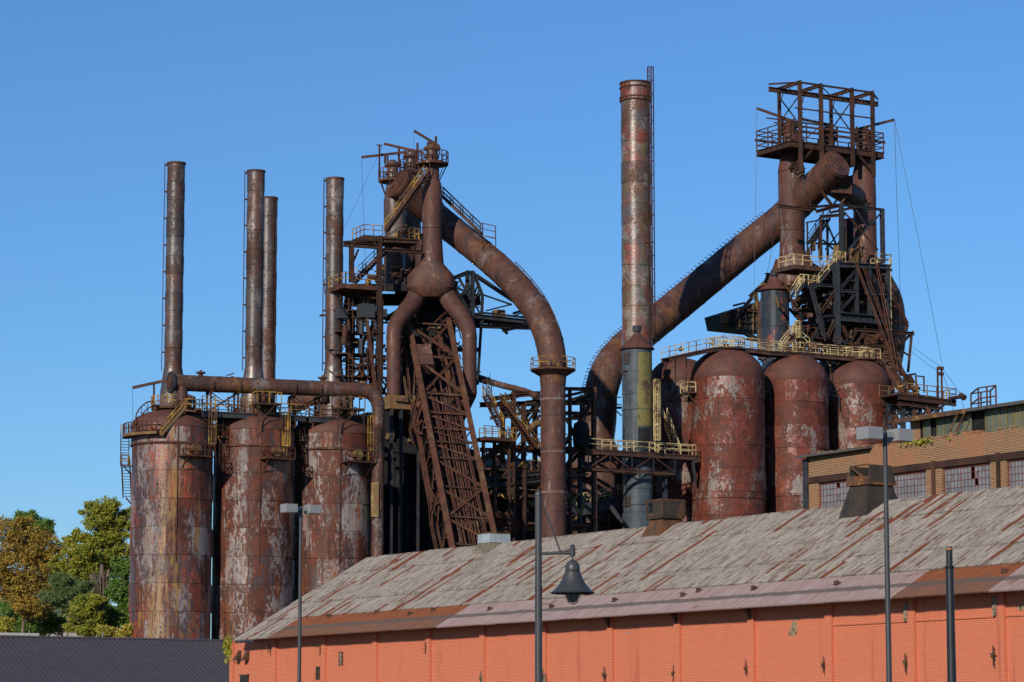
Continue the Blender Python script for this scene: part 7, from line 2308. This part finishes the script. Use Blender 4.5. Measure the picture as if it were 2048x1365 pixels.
# ================================================================== trees
def leaf_mat(name, c1, c2, c3):
    g = G(name)
    f = g.ramp(g.noise(g.pos, 0.45, 4, 0.6), 0.35, 0.65)
    col = g.mix(f, c1, c2)
    col = g.mix(g.ramp(g.noise(g.pos, 2.3, 3, 0.6), 0.5, 0.7), col, c3)
    g.fin(col, 0.6, 0, 0.25)
    tr = g.n('BsdfTranslucent', None, Color=col)
    mx = g.n('MixShader', None, i0=0.30, i1=g.b.outputs[0], i2=tr.outputs[0])
    g.t.links.new(mx.outputs[0], g.out.inputs[0])
    return g.m
LM = {
    'gold': leaf_mat('foliage turning gold', (0.400, 0.275, 0.050), (0.270, 0.215, 0.045), (0.330, 0.160, 0.040)),
    'green': leaf_mat('foliage deep green', (0.092, 0.193, 0.036), (0.142, 0.243, 0.045), (0.203, 0.263, 0.051)),
    'lime': leaf_mat('foliage yellow green', (0.330, 0.320, 0.040), (0.190, 0.240, 0.036), (0.440, 0.360, 0.045)),
    'yellow': leaf_mat('foliage bright yellow', (0.504, 0.396, 0.054), (0.36, 0.324, 0.054), (0.234, 0.252, 0.046)),
    'pine': leaf_mat('foliage pine green', (0.098, 0.166, 0.058), (0.137, 0.186, 0.069), (0.176, 0.166, 0.069)),
}
LS = 1.35
def tree(px, ptop, d, blobs, leaf, label, seed, name='tree', lean=0.0, nl=9000, ls=0.34, trunk_r=0.38, spiky=False, grp='trees beyond the dark metal roof'):
    """blobs: (px, py, rx px, ry px) lobes of the crown in the photograph, spread in depth too"""
    rd = random.Random(seed)
    c = P(px, 1285, d)
    t = thing(name, label, 'tree' if name != 'shrub' else 'shrub', (c.x, c.y, 0), grp)
    k = ppm(d)
    lobes = []
    for (bx, by, rx, ry) in blobs:
        p = P(bx, by, d)
        p.y += rd.uniform(-0.5, 0.5) * rx / k
        lobes.append((p, rx / k * .9, ry / k * .9))
        if rx > 12:
            for q in range(5):
                an = rd.uniform(0, 6.283); el = rd.uniform(-.5, 1.0)
                f = rd.uniform(.85, 1.12)
                sr = rd.uniform(.22, .42)
                lobes.append((p + V((math.cos(an) * rx / k * f, math.sin(an) * rx / k * f * .7, el * ry / k * f)), rx / k * sr, ry / k * sr))
    m = MB()
    topz = zat(ptop, d)
    trunk = [V((c.x, c.y, 0)), V((c.x + lean * 2 + rd.uniform(-.4, .4), c.y, topz * 0.3)), V((c.x + lean * 5 + rd.uniform(-.5, .5), c.y, topz * 0.6)), V((c.x + lean * 6, c.y, topz * 0.9))]
    tp = smooth_path(trunk, 5)
    m.tube(tp, [trunk_r * (1 - 0.85 * i / (len(tp) - 1)) for i in range(len(tp))], 8)
    m.build('trunk', 'bark', t)
    m = MB()
    twigs = []
    for (p, rx, rz) in lobes:
        zz_ = max(min(p.z - rz * 1.2, topz * 0.85), 1.0)
        base = V((c.x + lean * 6 * zz_ / topz, c.y, zz_))
        for q in range(3 if rx > 1.2 else 1):
            e = p + V((rd.uniform(-.7, .7) * rx, rd.uniform(-.7, .7) * rx, rd.uniform(-.4, .8) * rz))
            mid = base.lerp(e, 0.5) + V((rd.uniform(-.6, .6), rd.uniform(-.6, .6), -0.3))
            pp = smooth_path([base, mid, e], 4)
            m.tube(pp, [trunk_r * 0.38 * (1 - 0.8 * i / (len(pp) - 1)) for i in range(len(pp))], 5)
            twigs.append(e)
    m.build('limbs', 'bark', t)
    vol = sum(rx * rx * rz for _, rx, rz in lobes)
    vs, fs = [], []
    for (p, rx, rz) in lobes:
        ncl = max(10, int(nl * LS / 26 * (rx * rx * rz) / vol))
        for q in range(ncl):
            # clump centre towards the outside of the lobe
            while True:
                u = V((rd.uniform(-1, 1), rd.uniform(-1, 1), rd.uniform(-1, 1)))
                if 0.28 < u.length < 1: break
            cc = p + V((u.x * rx, u.y * rx, u.z * rz))
            cr = rd.uniform(0.45, 0.95) * min(1.0, 0.35 + rx / 4)
            nleaf = rd.randint(16, 34)
            for l in range(nleaf):
                o_ = V((rd.gauss(0, .45), rd.gauss(0, .45), rd.gauss(0, .32))) * cr
                n_ = V((rd.gauss(0, 1), rd.gauss(0, 1) - 0.3, rd.gauss(0.5, 1))).normalized()
                a = n_.orthogonal().normalized()
                a = Quaternion(n_, rd.uniform(0, 6.28)) @ a
                b_ = n_.cross(a)
                s1 = ls * rd.uniform(0.55, 1.1) * 0.5
                s2 = s1 * (0.55 if not spiky else 0.25)
                if spiky: s1 *= 1.6
                x = cc + o_
                i0 = len(vs)
                vs += [tuple(x - a * s1), tuple(x + b_ * s2 + n_ * s1 * .2), tuple(x + a * s1), tuple(x - b_ * s2 + n_ * s1 * .2)]
                fs.append((i0, i0 + 1, i0 + 2, i0 + 3))
    mb = MB(); mb.v, mb.f = vs, fs
    mb.build('crown', LM[leaf], t, smooth=False)
    return t
tree(50, 1035, 338, [(15, 1065, 42, 30), (62, 1090, 52, 42), (25, 1130, 52, 42), (95, 1120, 32, 40), (55, 1175, 58, 38), (100, 1170, 30, 32), (15, 1180, 36, 30), (70, 1215, 46, 26)], 'gold', 'broad golden brown autumn tree beside the spiky green tree', 1, nl=22000)
tree(66, 1018, 350, [(58, 1040, 22, 14), (40, 1050, 18, 10), (80, 1062, 22, 18), (62, 1075, 36, 20), (92, 1066, 14, 8), (36, 1030, 7, 6), (66, 1028, 7, 7), (86, 1044, 10, 5)], 'green', 'spiky dark green tree rising over the golden tree', 2, nl=7500, ls=0.5, spiky=True)
tree(213, 1003, 334, [(212, 1018, 34, 18), (195, 1045, 30, 20), (238, 1040, 26, 20), (228, 1070, 36, 22), (195, 1082, 30, 20), (240, 1105, 28, 26), (205, 1115, 28, 22), (160, 1075, 20, 10), (140, 1086, 14, 9), (152, 1065, 9, 7), (222, 1140, 26, 16)], 'lime', 'tallest yellow green tree standing next to the first stove', 3, nl=15000)
tree(172, 1085, 328, [(165, 1110, 34, 24), (135, 1125, 26, 22), (180, 1140, 26, 22), (150, 1150, 30, 16)], 'lime', 'middling yellow green tree between the golden tree and the tallest tree', 4, nl=8000)
tree(137, 1150, 322, [(130, 1165, 34, 12), (150, 1180, 34, 14), (118, 1195, 30, 13), (140, 1215, 34, 14)], 'pine', 'dull green pine with a bare lower trunk', 5, nl=7000, ls=0.4, spiky=True, trunk_r=0.32)
tree(245, 1120, 320, [(247, 1140, 20, 26), (240, 1180, 24, 30), (250, 1215, 22, 30), (232, 1240, 22, 26), (225, 1160, 10, 20)], 'green', 'ivy clad deep green tree close against the first stove', 6, nl=9000)
tree(180, 1195, 316, [(175, 1205, 28, 18), (162, 1225, 24, 20), (185, 1240, 26, 22), (170, 1258, 30, 16)], 'lime', 'low yellowing tree in front of the vine covered trunk', 7, nl=8000)
tree(40, 1215, 345, [(30, 1235, 40, 26), (85, 1240, 36, 24), (10, 1210, 20, 24), (60, 1262, 60, 14), (110, 1245, 20, 18)], 'green', 'dark green undergrowth tree below the golden tree', 8, nl=9000)
tree(118, 1095, 372, [(112, 1125, 36, 30), (150, 1150, 44, 36), (192, 1180, 46, 42), (120, 1195, 50, 40), (170, 1230, 60, 36), (60, 1240, 60, 30)], 'green', 'deep green tree filling the gap behind the dull pine', 12, nl=12000)
tree(214, 1255, 300, [(213, 1264, 15, 11), (224, 1272, 10, 7)], 'yellow', 'small bright yellow shrub above the dark roof', 9, name='shrub', nl=1800, trunk_r=0.1)
tree(250, 1250, 292, [(254, 1262, 10, 13), (246, 1270, 9, 8)], 'yellow', 'bright yellow shrub at the foot of the first stove', 10, name='shrub', nl=1500, trunk_r=0.1)
tree(6, 1230, 318, [(8, 1248, 18, 12), (4, 1264, 18, 10)], 'yellow', 'yellow leaved shrub at the edge of the golden tree', 11, name='shrub', nl=2200, trunk_r=0.12)
# bare vine covered snag
d = 326
c = P(208, 1280, d)
t = thing('dead_tree', 'bare forked grey trunk hung with dry vines', 'tree', (c.x, c.y, 0))
rd = random.Random(4)
m = MB()
m.tube(smooth_path([V((c.x, c.y, 0)), P(206, 1230, d), P(202, 1190, d), P(204, 1130, d)], 6), [0.5, .49, .48, .46, .45, .44, .43, .42, .41, .4, .38, .36, .34, .32, .3, .28, .26, .24, .22][:19], 8)
m.tube(smooth_path([P(203, 1195, d), P(212, 1170, d), P(218, 1140, d)], 5), [.3, .29, .28, .27, .26, .25, .24, .22, .2, .18, .15][:11], 7)
m.tube(smooth_path([P(203, 1190, d), P(190, 1165, d), P(180, 1150, d)], 5), [.3, .29, .28, .27, .26, .25, .24, .22, .2, .18, .15][:11], 7)
m.build('trunk', 'bark', t)
m = MB()
for i in range(150):
    x = rd.uniform(184, 221); y0_ = rd.uniform(1140, 1180) + abs(x - 203) * 0.3
    a = P(x, y0_, d + rd.uniform(-1, 1)); b = P(203 + (x - 203) * rd.uniform(.3, .8), y0_ + rd.uniform(40, 95), d + rd.uniform(-1, 1))
    m.bar(a, b, 0.05)
m.build('vines', 'bark', t, smooth=False)
# weeds on the warehouse corner and the mill parapet
def weeds(c, n, sx, sz, label, seed, mat='lime'):
    rd = random.Random(seed)
    vs, fs = [], []
    for i in range(n):
        x = c + BU * rd.gauss(0, sx) - BW * rd.uniform(0, .35) + UP * rd.gauss(0, sz)
        n_ = V((rd.gauss(0, 1), rd.gauss(0, 1) - .5, rd.gauss(0, 1))).normalized()
        a = n_.orthogonal(); a = Quaternion(n_, rd.uniform(0, 6.3)) @ a; b_ = n_.cross(a)
        s = rd.uniform(.05, .13)
        i0 = len(vs)
        vs += [tuple(x - a * s), tuple(x + b_ * s * .5), tuple(x + a * s), tuple(x - b_ * s * .5)]
        fs.append((i0, i0 + 1, i0 + 2, i0 + 3))
    mb = MB(); mb.v, mb.f = vs, fs
    o = mb.build('weeds', LM[mat], None, smooth=False, at=c)
    o['label'] = label; o['category'] = 'weeds'
weeds(wh(STUB + .1, wall_in, ZE - 0.45), 420, .3, .38, 'weeds climbing the corner of the red warehouse', 1)
weeds(ml(ma(1842, 893), 0.0, ZB - 0.05), 90, .8, .07, 'weeds growing along the mill parapet', 2)
